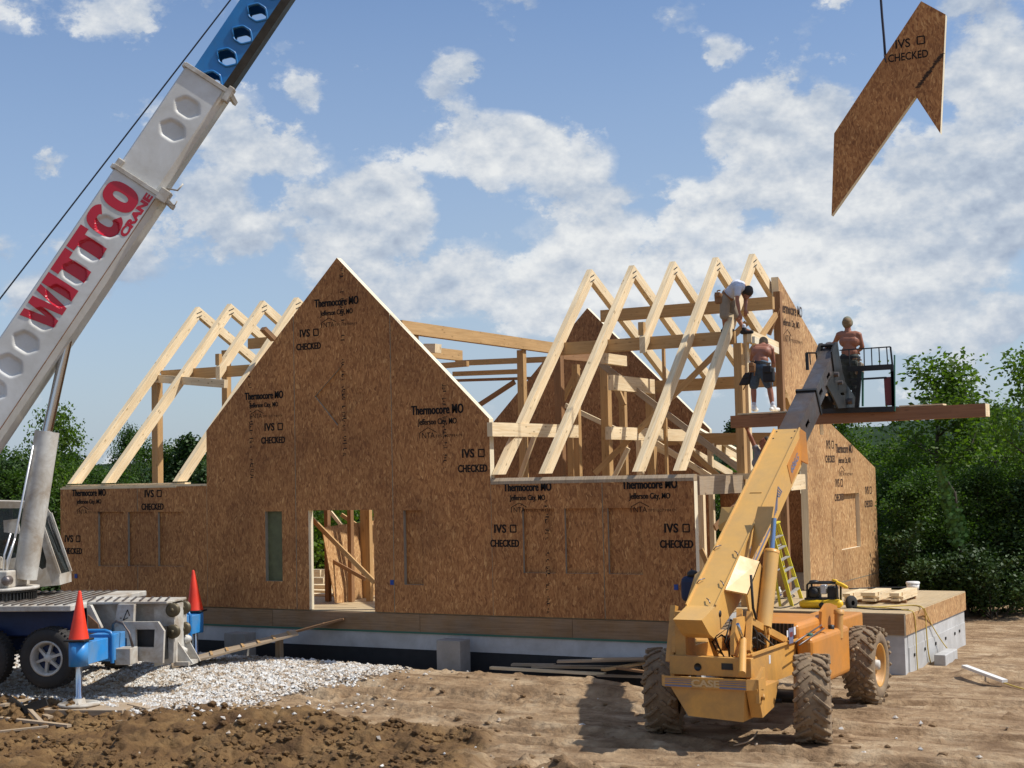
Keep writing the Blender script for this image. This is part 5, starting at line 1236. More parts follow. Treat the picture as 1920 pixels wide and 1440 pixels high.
for q_, w in (((430, 800), .05), ((600, 1130), .06), ((480, 900), .04)): p = PX(*ch(*q_), X1); mb.tube([(XM-.24, p.y, p.z), (XM+.24, p.y, p.z)], w, 10)
mb.tube([V((XM, PX(*ch(440, 820), X1).y, PX(*ch(440, 820), X1).z)), V((XM, PX(*ch(600, 1130), X1).y, PX(*ch(600, 1130), X1).z))], .05, 10); tp('tilt_cylinder', mb, 'steel')
# platform attachment (in the plane just in front of the carried beam)
YF = 27.58
def fb(mb, a, b, w, d=.06, Y=YF):
    mb.beam(PY(*ch(*a), Y), PY(*ch(*b), Y), w, d, (0, 1, 0))
mb = MB(); fb(mb, (230, 1250), (1160, 1222), .10, .10); fb(mb, (590, 735), (1130, 705), .10, .08); fb(mb, (600, 865), (1060, 838), .035, .05)
for x0, y0, x1, y1, w in ((735, 760, 700, 1210, .07), (1128, 680, 1152, 1225, .05), (1140, 760, 1148, 1215, .05), (640, 905, 735, 900, .03)): fb(mb, (x0, y0), (x1, y1), w, .07)
for y in (925, 985, 1010): fb(mb, (640, y), (725, y-8), .035, .05)
fr = tp('carriage_frame', mb, 'black')
mb = MB(); fb(mb, (1085, 830), (1105, 1180), .17, .03, YF+.03); tp('red_panel', mb, 'redpaint', fr)
mb = MB(); fb(mb, (770, 770), (770, 1190), .03, .05, YF-.01); fb(mb, (1160, 560), (1162, 1250), .02, .05, YF-.01); tp('green_edge', mb, 'green', fr)
mb = MB(); fb(mb, (485, 503), (1110, 460), .022, .022); fb(mb, (1110, 460), (1135, 690), .03, .03)
for xt, xb in ((600, 612), (785, 790), (875, 885), (968, 980), (1062, 1078)): fb(mb, (xt, 495-(xt-485)*.069), (xb, 725-(xb-585)*.055), .018, .018)
fb(mb, (75, 535), (200, 535), .03, .03); fb(mb, (82, 535), (92, 745), .055, .04); fb(mb, (120, 540), (130, 680), .018, .02)
tp('guard_rail', mb, 'black', fr)
pz = PY(*ch(700, 1205), YF).z
mb = MB(); mb.box(PY(*ch(100, 1240), YF).x, PY(*ch(1150, 1225), YF).x, YF+.05, YF+1.15, pz-.03, pz+.0); 
for xx in (-8.6, -7.6): mb.box(xx, xx+.10, YF+.05, YF+1.2, pz-.09, pz-.035)
tp('platform_floor', mb, 'black', fr)
# lift cylinder
a, b, c_ = PX(1432, 1176, -7.42), PX(1447, 1036, -7.42), PX(1451, 972, -7.42)
mb = MB(); mb.tube([a, b], .115, 20); lc = tp('lift_cylinder', mb, 'ochre'); mb = MB(); mb.tube([b, c_], .042, 14); tp('cylinder_rod', mb, 'bluerod' if 'bluerod' in M else 'chrome', lc)
mb = MB(); mb.revolve(b-(b-a).normalized()*.02, (b-a), [(0, .12), (.05, .12), (.05, .05)], 20); mb.tube([a+V((.1, 0, -.05)), a+V((-.12, 0, -.05))], .06, 10); mb.prism([a+V((.03, -.1, .02)), a+V((.03, .12, .02)), a+V((.03, .05, -.28)), a+V((.03, -.05, -.3))], (.03, 0, 0)); tp('cylinder_cap', mb, 'yellow', lc)
mb = MB(); mb.tube([PX(1408, 1078, -7.35), PX(1412, 1140, -7.35), PX(1418, 1160, -7.4)], .02, 6); tp('hydraulic_hose', mb, 'rubber')
# hood, grille, covers
mb = MB(); mb.box(-8.35, -7.18, 22.05, 23.7, 1.16, 1.60, 0, .09); hood = tp('engine_hood', mb, 'orange')
mb = MB(); mb.box(-8.27, -7.26, 22.03, 22.05, 1.20, 1.60); tp('grille', mb, 'black', hood)
mb = MB()
for k in range(16): x = -8.25+k*.064; mb.box(x, x+.014, 22.015, 22.03, 1.2, 1.60)
tp('grille_bar', mb, 'steel', hood)
mb = MB(); mb.box(-7.215, -6.95, 21.98, 24.0, .62, 1.40, 0, .08); cov = tp('side_cover', mb, 'orange')
mb = MB(); mb.box(-7.18, -6.98, 22.72, 22.78, 1.37, 1.412, 0, .015); tp('cover_seam', mb, 'orange', cov)
mb = MB(); mb.revolve((-7.08, 22.25, 1.39), UZ, [(0, .055), (.04, .055), (.05, .04), (.05, 0)], 14); tp('fuel_cap', mb, 'green', cov)
mb = MB(); mb.revolve((-7.05, 23.3, 1.40), UZ, [(0, .05), (.06, .05), (.07, 0)], 12); tp('filler_cap', mb, 'black', cov)
mb = MB()
p = PX(1483, 1190, -7.177); mb.box(-7.179, -7.174, p.y-.10, p.y+.10, p.z-.13, p.z+.10); tp('sticker', mb, 'decal', hood)
mb = MB(); mb.box(-7.178, -7.172, p.y+.13, p.y+.22, p.z-.02, p.z+.1); mb.box(-7.178, -7.172, p.y-.20, p.y-.14, p.z-.02, p.z+.08); q_ = PX(1443, 1235, XS); mb.box(XS-.001, XS+.004, q_.y-.035, q_.y+.035, q_.z-.07, q_.z+.05); tp('sticker', mb, 'decalw', hood)
mb = MB(); mb.box(-7.176, -7.170, p.y-.07, p.y+.07, p.z-.03, p.z+.04); tp('sticker', mb, 'redpaint', hood)
mb = MB(); mb.box(-8.0, -7.2, 24.2, 25.7, 1.1, 1.45, 0, .04); tp('front_frame', mb, 'orange')
mb = MB(); mb.tube([PX(1490, 1205, -7.1), PX(1540, 1172, -7.1)], .012, 6); mb.tube([PX(1498, 1210, -7.0), PX(1545, 1178, -7.0)], .012, 6); tp('linkage_rod', mb, 'steel')
# sway cylinder bracket over the front axle
c5 = lambda x, y: (1380+x/7.385, 1060+y/7.385)
mb = MB(); mb.prism([PX(*c5(*q_), -7.15) for q_ in ((1180, 830), (1190, 640), (1260, 530), (1310, 525), (1400, 560), (1410, 640), (1380, 700), (1360, 850), (1340, 1000), (1240, 900))], (-.05, 0, 0)); tp('sway_bracket', mb, 'orange')
mb = MB(); a, b = PX(*c5(1425, 650), -7.0), PX(*c5(1420, 1010), -7.0); mb.tube([a, b], .07, 14); mb.tube([b, PX(*c5(1425, 1120), -7.0)], .03, 8); mb.revolve(a, b-a, [(-.04, 0), (-.04, .085), (.03, .085)], 14); tp('sway_cylinder', mb, 'yellow')
# operator's station on the far side of the boom
c6 = lambda x, y: (1240+x/9, 1040+y/9)
mb = MB(); P0, P1 = PY(*c6(312, 800), 22.2), PY(*c6(700, 370), 22.2); mb.box(P0.x, P1.x, 22.2, 22.45, P0.z, P1.z, 0, .09); seat = tp('seat_back', mb, 'navyseat' if 'navyseat' in M else 'bluebox')
mb = MB(); p = PY(*c6(530, 330), 22.3); mb.ellipsoid(p, (.10, .08, .07), 0, 10, 7); mb.ellipsoid(p+V((.17, .05, .0)), (.08, .08, .05), 0, 10, 6); mb.tube([p+V((-.1, 0, -.1)), p+V((-.02, 0, .08)), p+V((.1, .02, -.08))], .014, 6); tp('control_lever', mb, 'black', seat)
mb = MB(); mb.box(-9.15, -8.5, 22.0, 23.6, .9, 1.3, 0, .05); tp('operator_floor', mb, 'yellow')

# ================================================================== CARRIED BEAM AND PANEL
a, b = PY(1370, 803, 27.64), PY(1848, 780, 27.64); zt = PY(1370, 779, 27.64).z; zt2 = PY(1848, 757, 27.64).z
bm_ = thing('timber_beam', ((a.x+b.x)/2, 27.8, a.z), 'long reddish laminated timber beam carried across by the telehandler platform', 'beam')
hgt = ((zt-a.z)+(zt2-b.z))/2; am, bm2 = V((a.x, 27.64, (zt+a.z)/2)), V((b.x, 27.64, (zt2+b.z)/2))
mb = MB(); mb.beam(am+V((0, .09, 0)), bm2+V((0, .09, 0)), .18, hgt); mb.build('ply_layer', M['beam_red'], bm_)
mb = MB(); mb.beam(am+V((0, .275, 0)), bm2+V((0, .275, 0)), .18, hgt); mb.build('ply_layer', M['beam_red'], bm_)
mb = MB(); mb.obox(bm2+V((.003, .09, 0)), EY, EX, UZ, .088, .003, hgt/2-.003); mb.obox(bm2+V((.003, .275, 0)), EY, EX, UZ, .088, .003, hgt/2-.003); mb.build('end_grain', M['pine'], bm_)
mb = MB(); u0, u1 = PY(1386, 775, 27.8), PY(1476, 771, 27.8); mb.beam(V((u0.x, 27.95, zt+.02)), V((u1.x+.1, 27.95, zt+.035)), .5, .03); tag(mb.build('plank', M['pine']), 'thin pale plank on the beam under the shirtless carpenter in shorts', 'plank', 'planks on the carried beam')
mb = MB(); u0, u1 = PY(1688, 760, 27.8), PY(1770, 757, 27.8); mb.beam(V((u0.x, 27.85, zt2+.02)), V((u1.x, 27.85, zt2+.025)), .3, .028); tag(mb.build('plank', M['pine']), 'pale plank lying on the right part of the carried beam, past the platform', 'plank', 'planks on the carried beam')

# hanging roof-gable panel, swung a little off the line of the wall
hp_ = [(1727, 2), (1778, 27), (1768, 250), (1717, 180), (1559, 404), (1564, 250)]
HC = CAM+ray(1680, 200)/FPX*29.6; HT = R_(3.0); HD = V((math.cos(HT), math.sin(HT), 0)); HN = V((HD.y, -HD.x, 0))        # HN faces the camera side
P6 = [PP(x-(5 if i in (1, 2) else 0), y, HC, HN) for i, (x, y) in enumerate(hp_)]
hang = thing('hanging_wall_panel', P6[4], 'arrow-shaped strand board wall panel hanging from the crane against the sky', 'wall panel')
mb = MB(); mb.prism(P6, -HN*.165, 0, 1); pnl = mb.build('panel_board', [M['osb'], M['edge']], hang)
def HPx(px, py): return PP(px, py, HC, HN)
p = HPx(1702, 88); text('IVS', .25, p-HD*.1, HD, UZ, M['ink'], pnl, 'stencil', .004, .95); text('CHECKED', .22, p-UZ*.26, HD, UZ, M['ink'], pnl, 'stencil', .004, .8)
mb = MB(); c = p+HD*.26+UZ*.10
for a1, a2, up_ in (((-1, -1), (1, -1), UZ), ((-1, 1), (1, 1), UZ), ((-1, -1), (-1, 1), HD), ((1, -1), (1, 1), HD)): mb.beam(c+HD*a1[0]*.07+UZ*a1[1]*.075+HN*.003, c+HD*a2[0]*.07+UZ*a2[1]*.075+HN*.003, .006, .025, up_)
mb.build('check_box', M['ink'], pnl)
mb = MB(); a, b = HPx(1768, 100), HPx(1720, 165)
for k in range(60):
    t = (k+random.uniform(-.3, .3))/60; q_ = a.lerp(b, t); w = random.uniform(.02, .06); mb.beam(q_-HD*w+HN*.002, q_+HD*w+HN*.002, .006, random.uniform(.006, .018), UZ)
tag(mb.build('mill_stamp', M['ink_lt'], pnl), kind='stuff')
mb = MB(); pr = [HPx(1658.5, 108)-HN*.08, PP(1656, 70, HC, HN)-HN*.08, PP(1653, 30, HC, HN)-HN*.05, PP(1651, -10, HC, HN), PP(1650, -60, HC, HN), TIP+V((0, 0, -.2))]
mb.tube(pr, [.026, .026, .026, .026, .022, .02], 8); mb.tube([HPx(1658, 103)+HN*.02, HPx(1662, 118)+HN*.02], .012, 6); tag(mb.build('lifting_rope', M['cord_dark'] if 'cord_dark' in M else M['cable']), 'dark braided lifting rope from which the hanging wall panel is slung', 'rope')

# ================================================================== THINGS ON THE DECK AND THE SITE
# step ladder
a0, b0, c0_ = PZ(1485, 1137, ZF), PZ(1502.5, 1122, ZF), PZ(1463, 1137, ZF); d0_ = c0_+(b0-a0)
at_ = PY(1443.5, 984, a0.y+.03); w_ = (b0-a0); bt_ = V((at_.x+w_.x*.70, at_.y+w_.y*.70, at_.z))
lad = thing('step_ladder', (a0+c0_)/2, 'yellow fibreglass step ladder standing open on the deck beside the gable wall', 'ladder')
for nm, p, q_, ww in (('side_rail', a0, at_, .075), ('side_rail', b0, bt_, .075), ('rear_rail', c0_, at_+V((-.06, 0, -.05)), .05), ('rear_rail', d0_, bt_+V((-.06, 0, -.05)), .05)):
    mb = MB(); mb.beam(p, q_, .028, ww, EX); mb.build(nm, M['lad_y'], lad)
for k in range(1, 7):
    f = k/7.2; mb = MB(); mb.beam(a0.lerp(at_, f), b0.lerp(bt_, f), .085, .022); mb.build('step', M['alu'], lad)
for k in (1, 3, 5): f = k/7.0; mb = MB(); mb.beam(c0_.lerp(at_, f), d0_.lerp(bt_, f), .02, .02); mb.build('cross_bar', M['alu'], lad)
mb = MB(); mb.obox((at_+bt_)/2+V((-.02, 0, .01)), (bt_-at_).normalized(), EX, UZ, (bt_-at_).length/2+.03, .09, .02, 0, .008); mb.build('ladder_top', M['lad_y'], lad)
# compressor
cp0 = PZ(1538, 1141, ZF); cpc = c5
comp = thing('air_compressor', cp0, 'portable air compressor with yellow twin tank, black frame and rubber wheel on the deck edge', 'compressor')
cpt = lambda x, y, dY=0.0: PY(*c5(x, y), cp0.y+dY)
for dY, nm in ((0.0, 'air_tank'), (.26, 'air_tank')):
    mb = MB(); p, q_ = cpt(880, 535, dY), cpt(1480, 530, dY); d = (q_-p).normalized(); r = .085; mb.tube([p, p+d*.02, p+d*.07, q_-d*.07, q_-d*.02, q_], [.03, .06, r, r, .06, .03], 18); mb.build(nm, M['comp_y'], comp)
mb = MB(); loop = [cpt(985, 480), cpt(985, 270), cpt(1010, 245), cpt(1370, 245), cpt(1390, 270), cpt(1390, 500)]
mb.tube(loop, .022, 8); mb.tube([p+V((0, .30, 0)) for p in loop], .022, 8); mb.tube([loop[2], loop[2]+V((0, .3, 0))], .018, 6); mb.tube([loop[3], loop[3]+V((0, .3, 0))], .018, 6); mb.build('roll_frame', M['black'], comp)
mb = MB(); a, b = cpt(1010, 470, .04), cpt(1140, 300, .04); mb.box(a.x, b.x, a.y, a.y+.22, a.z, b.z, 0, .03); a, b = cpt(1260, 490, .02), cpt(1380, 290, .02); mb.box(a.x, b.x, a.y, a.y+.22, a.z, b.z, 0, .04); p = cpt(1080, 225, .1); mb.ellipsoid(p, (.10, .1, .035), 0, 14, 8)
mb.revolve(cpt(1060, 390, 0)+V((0, .03, 0)), (0, -1, 0), [(0, .0), (0, .12), (.03, .12), (.03, 0)], 18); mb.box(cpt(950, 475).x, cpt(1370, 475).x, cp0.y-.02, cp0.y+.3, cpt(950, 480).z-.02, cpt(950, 470).z+.03, 0, .01)
mb.build('engine', M['black'], comp)
mb = MB(); a, b = cpt(1165, 400, .03), cpt(1240, 270, .03); mb.box(a.x, b.x, a.y, a.y+.15, a.z, b.z, 0, .02); mb.revolve(cpt(1200, 545), (0, -1, 0), [(.0, 0), (.09, .03), (.1, .05), (.11, 0)], 14); mb.build('pump_head', M['alu'], comp)
mb = MB(); p = cpt(1500, 530, .13); mb.revolve(p+V((.05, .2, 0)), (0.9, -.45, 0), [(0, .05), (0, .13), (.03, .15), (.06, .15), (.09, .13), (.09, .05)], 28); mb.build('wheel', M['rubber'], comp)
mb = MB(); mb.revolve(cpt(1210, 545), (0, -1, 0), [(.08, .03), (.09, .055), (.12, .055), (.12, 0)], 16); mb.box(cpt(990, 600).x, cpt(1060, 600).x, cp0.y, cp0.y+.3, ZF, cpt(1000, 570).z); mb.build('foot', M['black'], comp)
mb = MB(); mb.tube([cpt(1390, 235, .0), cpt(1470, 270, -.0), cpt(1545, 310, -.0)], [.035, .04, .03], 10); mb.tube([cpt(1400, 215), cpt(1330, 205)], .025, 8); mb.build('pull_handle', M['comp_y'], comp)
# lumber on the deck
for k, (x0, x1, y0, y1, bx, by, lb) in enumerate(((1580, 1596, 1113, 1128, 1622, 1104, 'short pale notched timber on the deck, right beside the air compressor wheel'), (1614, 1643, 1111, 1127, 1682, 1103, 'wide pale timber with a tenoned end, between two others on the deck'), (1668, 1688, 1112, 1127, 1725, 1102, 'pale timber nearest the deck corner, lying in front of the white bucket'))):
    a = PZ(x0, y1, ZF+.06); b = PY(x1, y1, a.y); h_ = PY(x0, y0, a.y).z-a.z; yb = PZ(bx, by, ZF+.06+h_).y
    tb_ = thing('deck_timber', (a.x, a.y, ZF+.06), lb, 'timber', 'timbers lying on the deck')
    mb = MB(); mb.box(a.x, b.x, a.y+.22, yb, a.z, a.z+h_); mb.box(a.x+.0, b.x-.02, a.y+.0, a.y+.22, a.z+h_*.60, a.z+h_-.0); mb.box(a.x+.02, b.x+.05, a.y+.06, a.y+.22, a.z+h_*.33, a.z+h_*.56); mb.box(a.x+.03, b.x-.01, a.y-.02, a.y+.22, a.z, a.z+h_*.28); mb.build('timber_body', M['pine'], tb_)
for k, (p, q_, lb) in enumerate((((1608, 1129), (1705, 1129), 'reddish bearer under the near ends of the deck timbers'), ((1628, 1121), (1727, 1119), 'reddish bearer further back under the deck timbers'))):
    a, b = PZ(*p, ZF), PZ(*q_, ZF); b.y = a.y; mb = MB(); mb.box(a.x, b.x, a.y, a.y+.09, ZF, ZF+.055); tag(mb.build('bearer', M['timber_dk']), lb, 'bearer', 'bearers on the deck')
p = PZ(1712, 1106, ZF); zt_ = PY(1712, 1090, p.y).z
bk = thing('bucket', p, 'small white plastic bucket with a lid at the back of the deck', 'bucket')
mb = MB(); mb.revolve(p, UZ, [(0, 0), (0, .125), (zt_-ZF-.05, .145), (zt_-ZF-.05, 0)], 24); mb.build('bucket_body', M['plastic_w'], bk); mb = MB(); mb.revolve(p+UZ*(zt_-ZF-.05), UZ, [(0, .155), (.03, .155), (.045, .14), (.045, 0)], 24); mb.build('lid', M['plastic_w'], bk)
p = PZ(1462, 1121, ZF); bt = thing('bottle', p, 'small bottle with a blue band standing between the ladder legs', 'bottle'); mb = MB(); mb.revolve(p, UZ, [(0, 0), (0, .04), (.16, .04), (.2, .015), (.24, .015), (.24, 0)], 14); mb.build('bottle_body', M['plastic_w'], bt); mb = MB(); mb.revolve(p+UZ*.05, UZ, [(0, .041), (.06, .041)], 14); mb.build('band', M['bluebox'], bt)
# cords and hoses
def cord(pts, r, m, lb, cat='cord'):
    P = [V(p) for p in pts]; out = []
    for i in range(len(P)-1):
        a, b, c, d = P[max(i-1, 0)], P[i], P[i+1], P[min(i+2, len(P)-1)]
        for t in (0, .25, .5, .75): out.append(.5*((2*b)+(c-a)*t+(2*a-5*b+4*c-d)*t*t+(3*b-a-3*c+d)*t**3))
    out.append(P[-1]); mb = MB(); mb.tube(out, r, 6); tag(mb.build(cat.replace(' ', '_'), M[m]), lb, cat)
D = lambda x, y: PZ(x, y, ZF+.012); W = lambda x, y: PX(x, y, DX1+.015)
cord([D(1592, 1137), D(1640, 1138), D(1700, 1135), D(1722, 1136), D(1731, 1141), W(1735, 1155), W(1737, 1180), W(1741, 1225), W(1750, 1260), W(1757, 1276)], .013, 'cord_y', 'yellow cord that hangs over the deck edge and ends low on the concrete')
cord([D(1590, 1136), D(1650, 1139), D(1700, 1144), W(1713, 1150), W(1717, 1180), W(1719, 1230), W(1722, 1270)], .011, 'cord_y', 'thin yellow cord hanging straight down near the deck corner')
cord([D(1733, 1141), W(1745, 1168), PX(1770, 1208, -7.0), PX(1800, 1240, -6.8), PZ(1850, 1266, .1), PZ(1890, 1283, .05), PZ(1935, 1296, .03)], .012, 'cord_y', 'yellow cord slanting across the concrete and off along the ground to the right')
cord([D(1600, 1139), D(1640, 1142), D(1690, 1143), D(1704, 1143)], .014, 'cord_b', 'black air hose lying along the front edge of the deck', 'air hose')
cord([D(1592, 1104), D(1640, 1102), D(1700, 1101.5)], .016, 'cord_b', 'black hose lying straight across the back of the deck towards the bucket', 'air hose')
cord([D(1430, 1118), D(1450, 1126), D(1440, 1135), D(1462, 1140), D(1490, 1134), D(1500, 1128)], .012, 'cord_b', 'black cord coiled between the ladder and the boom cylinder')
cord([D(1425, 1126), D(1465, 1122), D(1490, 1118), D(1475, 1112), D(1440, 1113)], .010, 'cord_b', 'thin black cord looping behind the ladder feet')
# white drain board and footing at the right
a, b = PZ(1808, 1249, .25), PZ(1884, 1277, .12); mb = MB(); mb.beam(a, b, .12, .05); tag(mb.build('drain_pipe', M['plastic_w']), 'white pipe lying on the soil right of the concrete corner', 'pipe')
mb = MB(); a = PZ(1803, 1275, 0); mb.box(-6.98, -6.75, 29.9, 31.0, -.3, .22, 0, .02); tag(mb.build('concrete_block', M['concrete']), 'low grey concrete footing beside the far corner of the deck foundation', 'footing')
# door ramp
ga = PZ(322, 1244, .30); P0 = V((ga.x, ga.y, gh(ga.x, ga.y)+.05)); P1 = PY(556, 1186, 24.75); P2, P3 = PY(492, 1197, 24.9), PY(645, 1160, Y0-.03)
rp_ = thing('board_ramp', P0, 'springy board ramp with nailed cleats leading from the gravel up to the doorway', 'ramp')
mb = MB(); mb.beam(P0, P1, .78, .04); mb.build('ramp_board', M['board'], rp_); mb = MB(); mb.beam(P2-UZ*.05, P3, .30, .04); mb.build('ramp_board', M['timber_dk'], rp_)  # upper board in a darker timber tone to imitate the shade on it
for k in range(8):
    f = (k+.5)/8; c = P0.lerp(P1, f)+UZ*.03; d = (P1-P0).normalized(); s_ = d.cross(UZ).normalized(); mb = MB(); mb.beam(c-s_*(.34-random.uniform(0, .06)), c+s_*(.34-random.uniform(0, .05)), .05, .022); mb.build('cleat', M['timber'], rp_)
for f in (.35, .75):
    c = P2.lerp(P3, f)+UZ*.0; d = (P3-P2).normalized(); s_ = d.cross(UZ).normalized(); mb = MB(); mb.beam(c-s_*.13, c+s_*.13, .05, .022); mb.build('cleat', M['timber_dk'], rp_)
pt = PY(523.5, 1196, 24.72); mb = MB(); mb.box(pt.x-.06, pt.x+.06, 24.66, 24.78, gh(pt.x, 24.7)-.3, pt.z-.02); mb.build('ramp_post', M['board'], rp_)
# piers
for x0, x1, yt, lb in ((420, 466, 1187, 'square concrete pier in the ditch behind the board ramp'), (818, 872, 1200, 'square concrete pier standing alone in the ditch right of the doorway'), (1243, 1290, 1218, 'square concrete pier behind the near left tyre of the telehandler')):
    a, b = PY(x0, yt, 24.95), PY(x1, yt, 24.95); mb = MB(); mb.box(a.x, b.x-.12, 24.95, 24.95+.40, -.8, a.z, 0, .012); o = mb.build('concrete_pier', M['pier']); tag(o, lb, 'pier', 'concrete piers before the house')
# boards heaped by the ditch
for k, (p, q_, z0, z1, w, h, m, lb) in enumerate((((920, 1252), (1135, 1264), .26, .20, .12, .05, 'pine', 'long pale lath with a sunlit edge lying along the ditch'), ((1045, 1240), (1235, 1236), .42, .45, .2, .04, 'board', 'grey plank at the back of the heap, ending behind the tyre'), ((1000, 1249), (1200, 1252), .28, .30, .25, .04, 'board', 'wide grey plank in the middle of the heap by the ditch'),
        ((1110, 1236), (1225, 1234), .5, .5, .15, .035, 'board', 'topmost grey plank of the heap by the ditch'), ((1130, 1256), (1210, 1243), .34, .40, .14, .04, 'timber', 'reddish plank with a pale sawn end pointing right on the heap'), ((1120, 1266), (1236, 1270), .18, .16, .12, .04, 'board', 'front plank of the heap, close to the near left tyre'),
        ((1155, 1252), (1240, 1264), .36, .3, .1, .04, 'timber_dk', 'dark plank slanting down across the heap by the ditch'), ((960, 1246), (1040, 1247), .3, .3, .18, .04, 'board', 'weathered plank left of the heap along the ditch'), ((1290, 1262), (1450, 1268), .2, .15, .12, .04, 'timber', 'long plank behind the rear bumper of the telehandler'),
        ((1560, 1263), (1600, 1266), .10, .10, .12, .05, 'timber', 'plank end between the two right tyres of the telehandler'))):
    a, b = PZ(*p, z0), PZ(*q_, z1); mb = MB(); mb.beam(a, b, w, h); tag(mb.build('plank', M[m]), lb, 'plank', 'planks heaped by the ditch')
cord([PZ(1375, 1398, .06), PZ(1398, 1392, .10), PZ(1412, 1384, .14), PZ(1420, 1372, .2)], .012, 'board', 'bent pale root lying on the soil in front of the telehandler', 'root')

# ================================================================== PEOPLE
def rem(name, caps, mat, parent, voxel=.014, smooth=4, ell=()):
    """one continuous surface from tapered capsules"""
    mb = MB()
    for p, q_, r0, r1 in caps:
        p, q_ = V(p), V(q_); d = q_-p; L_ = max(d.length, 1e-4); d = d/L_; n_ = 14
        pr = []
        for k in range(5): a = math.pi/2*(1-k/4); pr.append((-r0*math.sin(a), r0*math.cos(a)))
        for k in range(5): a = math.pi/2*k/4; pr.append((L_+r1*math.sin(a), r1*math.cos(a)))
        pr[0] = (pr[0][0], .0005); pr[-1] = (pr[-1][0], .0005); mb.revolve(p, d, pr, n_)
        e = len(mb.v); mb.quadidx([e-n_+k for k in range(n_)], [(0, 0)]*n_); mb.quadidx([e-n_*10+k for k in range(n_)][::-1], [(0, 0)]*n_)
    for c, r in ell: mb.ellipsoid(c, r, 0, 16, 12)
    o = mb.build(name, mat, parent)
    m = o.modifiers.new('r', 'REMESH'); m.mode = 'VOXEL'; m.voxel_size = voxel
    s = o.modifiers.new('s', 'SMOOTH'); s.iterations = smooth; s.factor = .5
    dg = bpy.context.evaluated_depsgraph_get(); me = bpy.data.meshes.new_from_object(o.evaluated_get(dg)); o.modifiers.clear(); old = o.data; o.data = me; bpy.data.meshes.remove(old)
    me.name = name; me.polygons.foreach_set('use_smooth', [True]*len(me.polygons)); return o
def hand(wr, dr_, palm_n, curl=.5, flip=1):
    """capsules of a hand: palm, four fingers, thumb"""
    wr, d = V(wr), V(dr_).normalized(); n_ = (V(palm_n)-d*V(palm_n).dot(d)).normalized(); s_ = d.cross(n_)*flip; caps = [(wr, wr+d*.045, .026, .034), (wr+d*.03+s_*.018, wr+d*.085+s_*.026, .022, .018), (wr+d*.03-s_*.018, wr+d*.08-s_*.026, .022, .017)]
    for k, l in enumerate((.072, .082, .076, .06)):
        off = (1.5-k)*.021; b = wr+d*.088+s_*off; a1 = curl; d1 = (d*math.cos(a1)+n_*math.sin(a1)); d2 = (d*math.cos(a1*2.2)+n_*math.sin(a1*2.2)); m_ = b+d1*l*.55; caps += [(b-d*.02, m_, .0105, .0095), (m_, m_+d2*l*.5, .0095, .008)]
    t = wr+d*.03+s_*.03; t1 = t+(d*.6+s_*.7+n_*.35).normalized()*.038; caps += [(t, t1, .014, .012), (t1, t1+(d*.9+s_*.2+n_*.35).normalized()*.032, .012, .0095)]
    return caps
def head_parts(c, fwd, up, skin, hair_m, par, cap=None, face=True):
    """face details placed on the skull; skull capsules returned"""
    c, f, u = V(c), V(fwd).normalized(), V(up); u = (u-f*u.dot(f)).normalized(); s_ = f.cross(u)
    caps = [(c+u*.035-f*.01, c+u*.03-f*.03, .088, .090), (c-u*.045+f*.015, c-u*.085+f*.045, .066, .042), (c+u*.00+f*.075, c-u*.022+f*.105, .011, .016), (c-u*.058+f*.078, c-u*.060+f*.080, .018, .018), (c+u*.025+f*.055+s_*.03, c+u*.025+f*.055-s_*.03, .035, .035)]
    for k in (1, -1): caps.append((c+s_*.082*k-u*.02, c+s_*.084*k+u*.02, .014, .016))
    mb = MB()
    for k in (1, -1): mb.ellipsoid(c+u*.008+f*.083+s_*.032*k, (.011, .011, .008), 0, 8, 6)
    mb.build('eye', M['blackcloth'], par)
    mb = MB(); mb.tube([c-u*.052+f*.092+s_*.022, c-u*.054+f*.098, c-u*.052+f*.092-s_*.022], .005, 6); mb.build('mouth', M['redpaint'], par)
    rem('hair', [(c+u*.055-f*.025, c+u*.045-f*.045, .088, .088), (c-u*.005-f*.045+s_*.02, c-u*.03-f*.05-s_*.02, .072, .060)], M[hair_m], par, .012, 3)
    if cap:
        rem('cap', [(c+u*.065-f*.02, c+u*.062-f*.025, .092, .092), (c+u*.03+s_*.01, c+u*.03-s_*.01, .099, .099)], M[cap[0]], par, .012, 2)
        b = MB(); ff = f*cap[1]; b.prism([c+u*.045+ff*.08+s_*.07, c+u*.03+ff*.16+s_*.04, c+u*.03+ff*.16-s_*.04, c+u*.045+ff*.08-s_*.07], u*.010); b.build('cap_peak', M[cap[0]], par)
    return caps
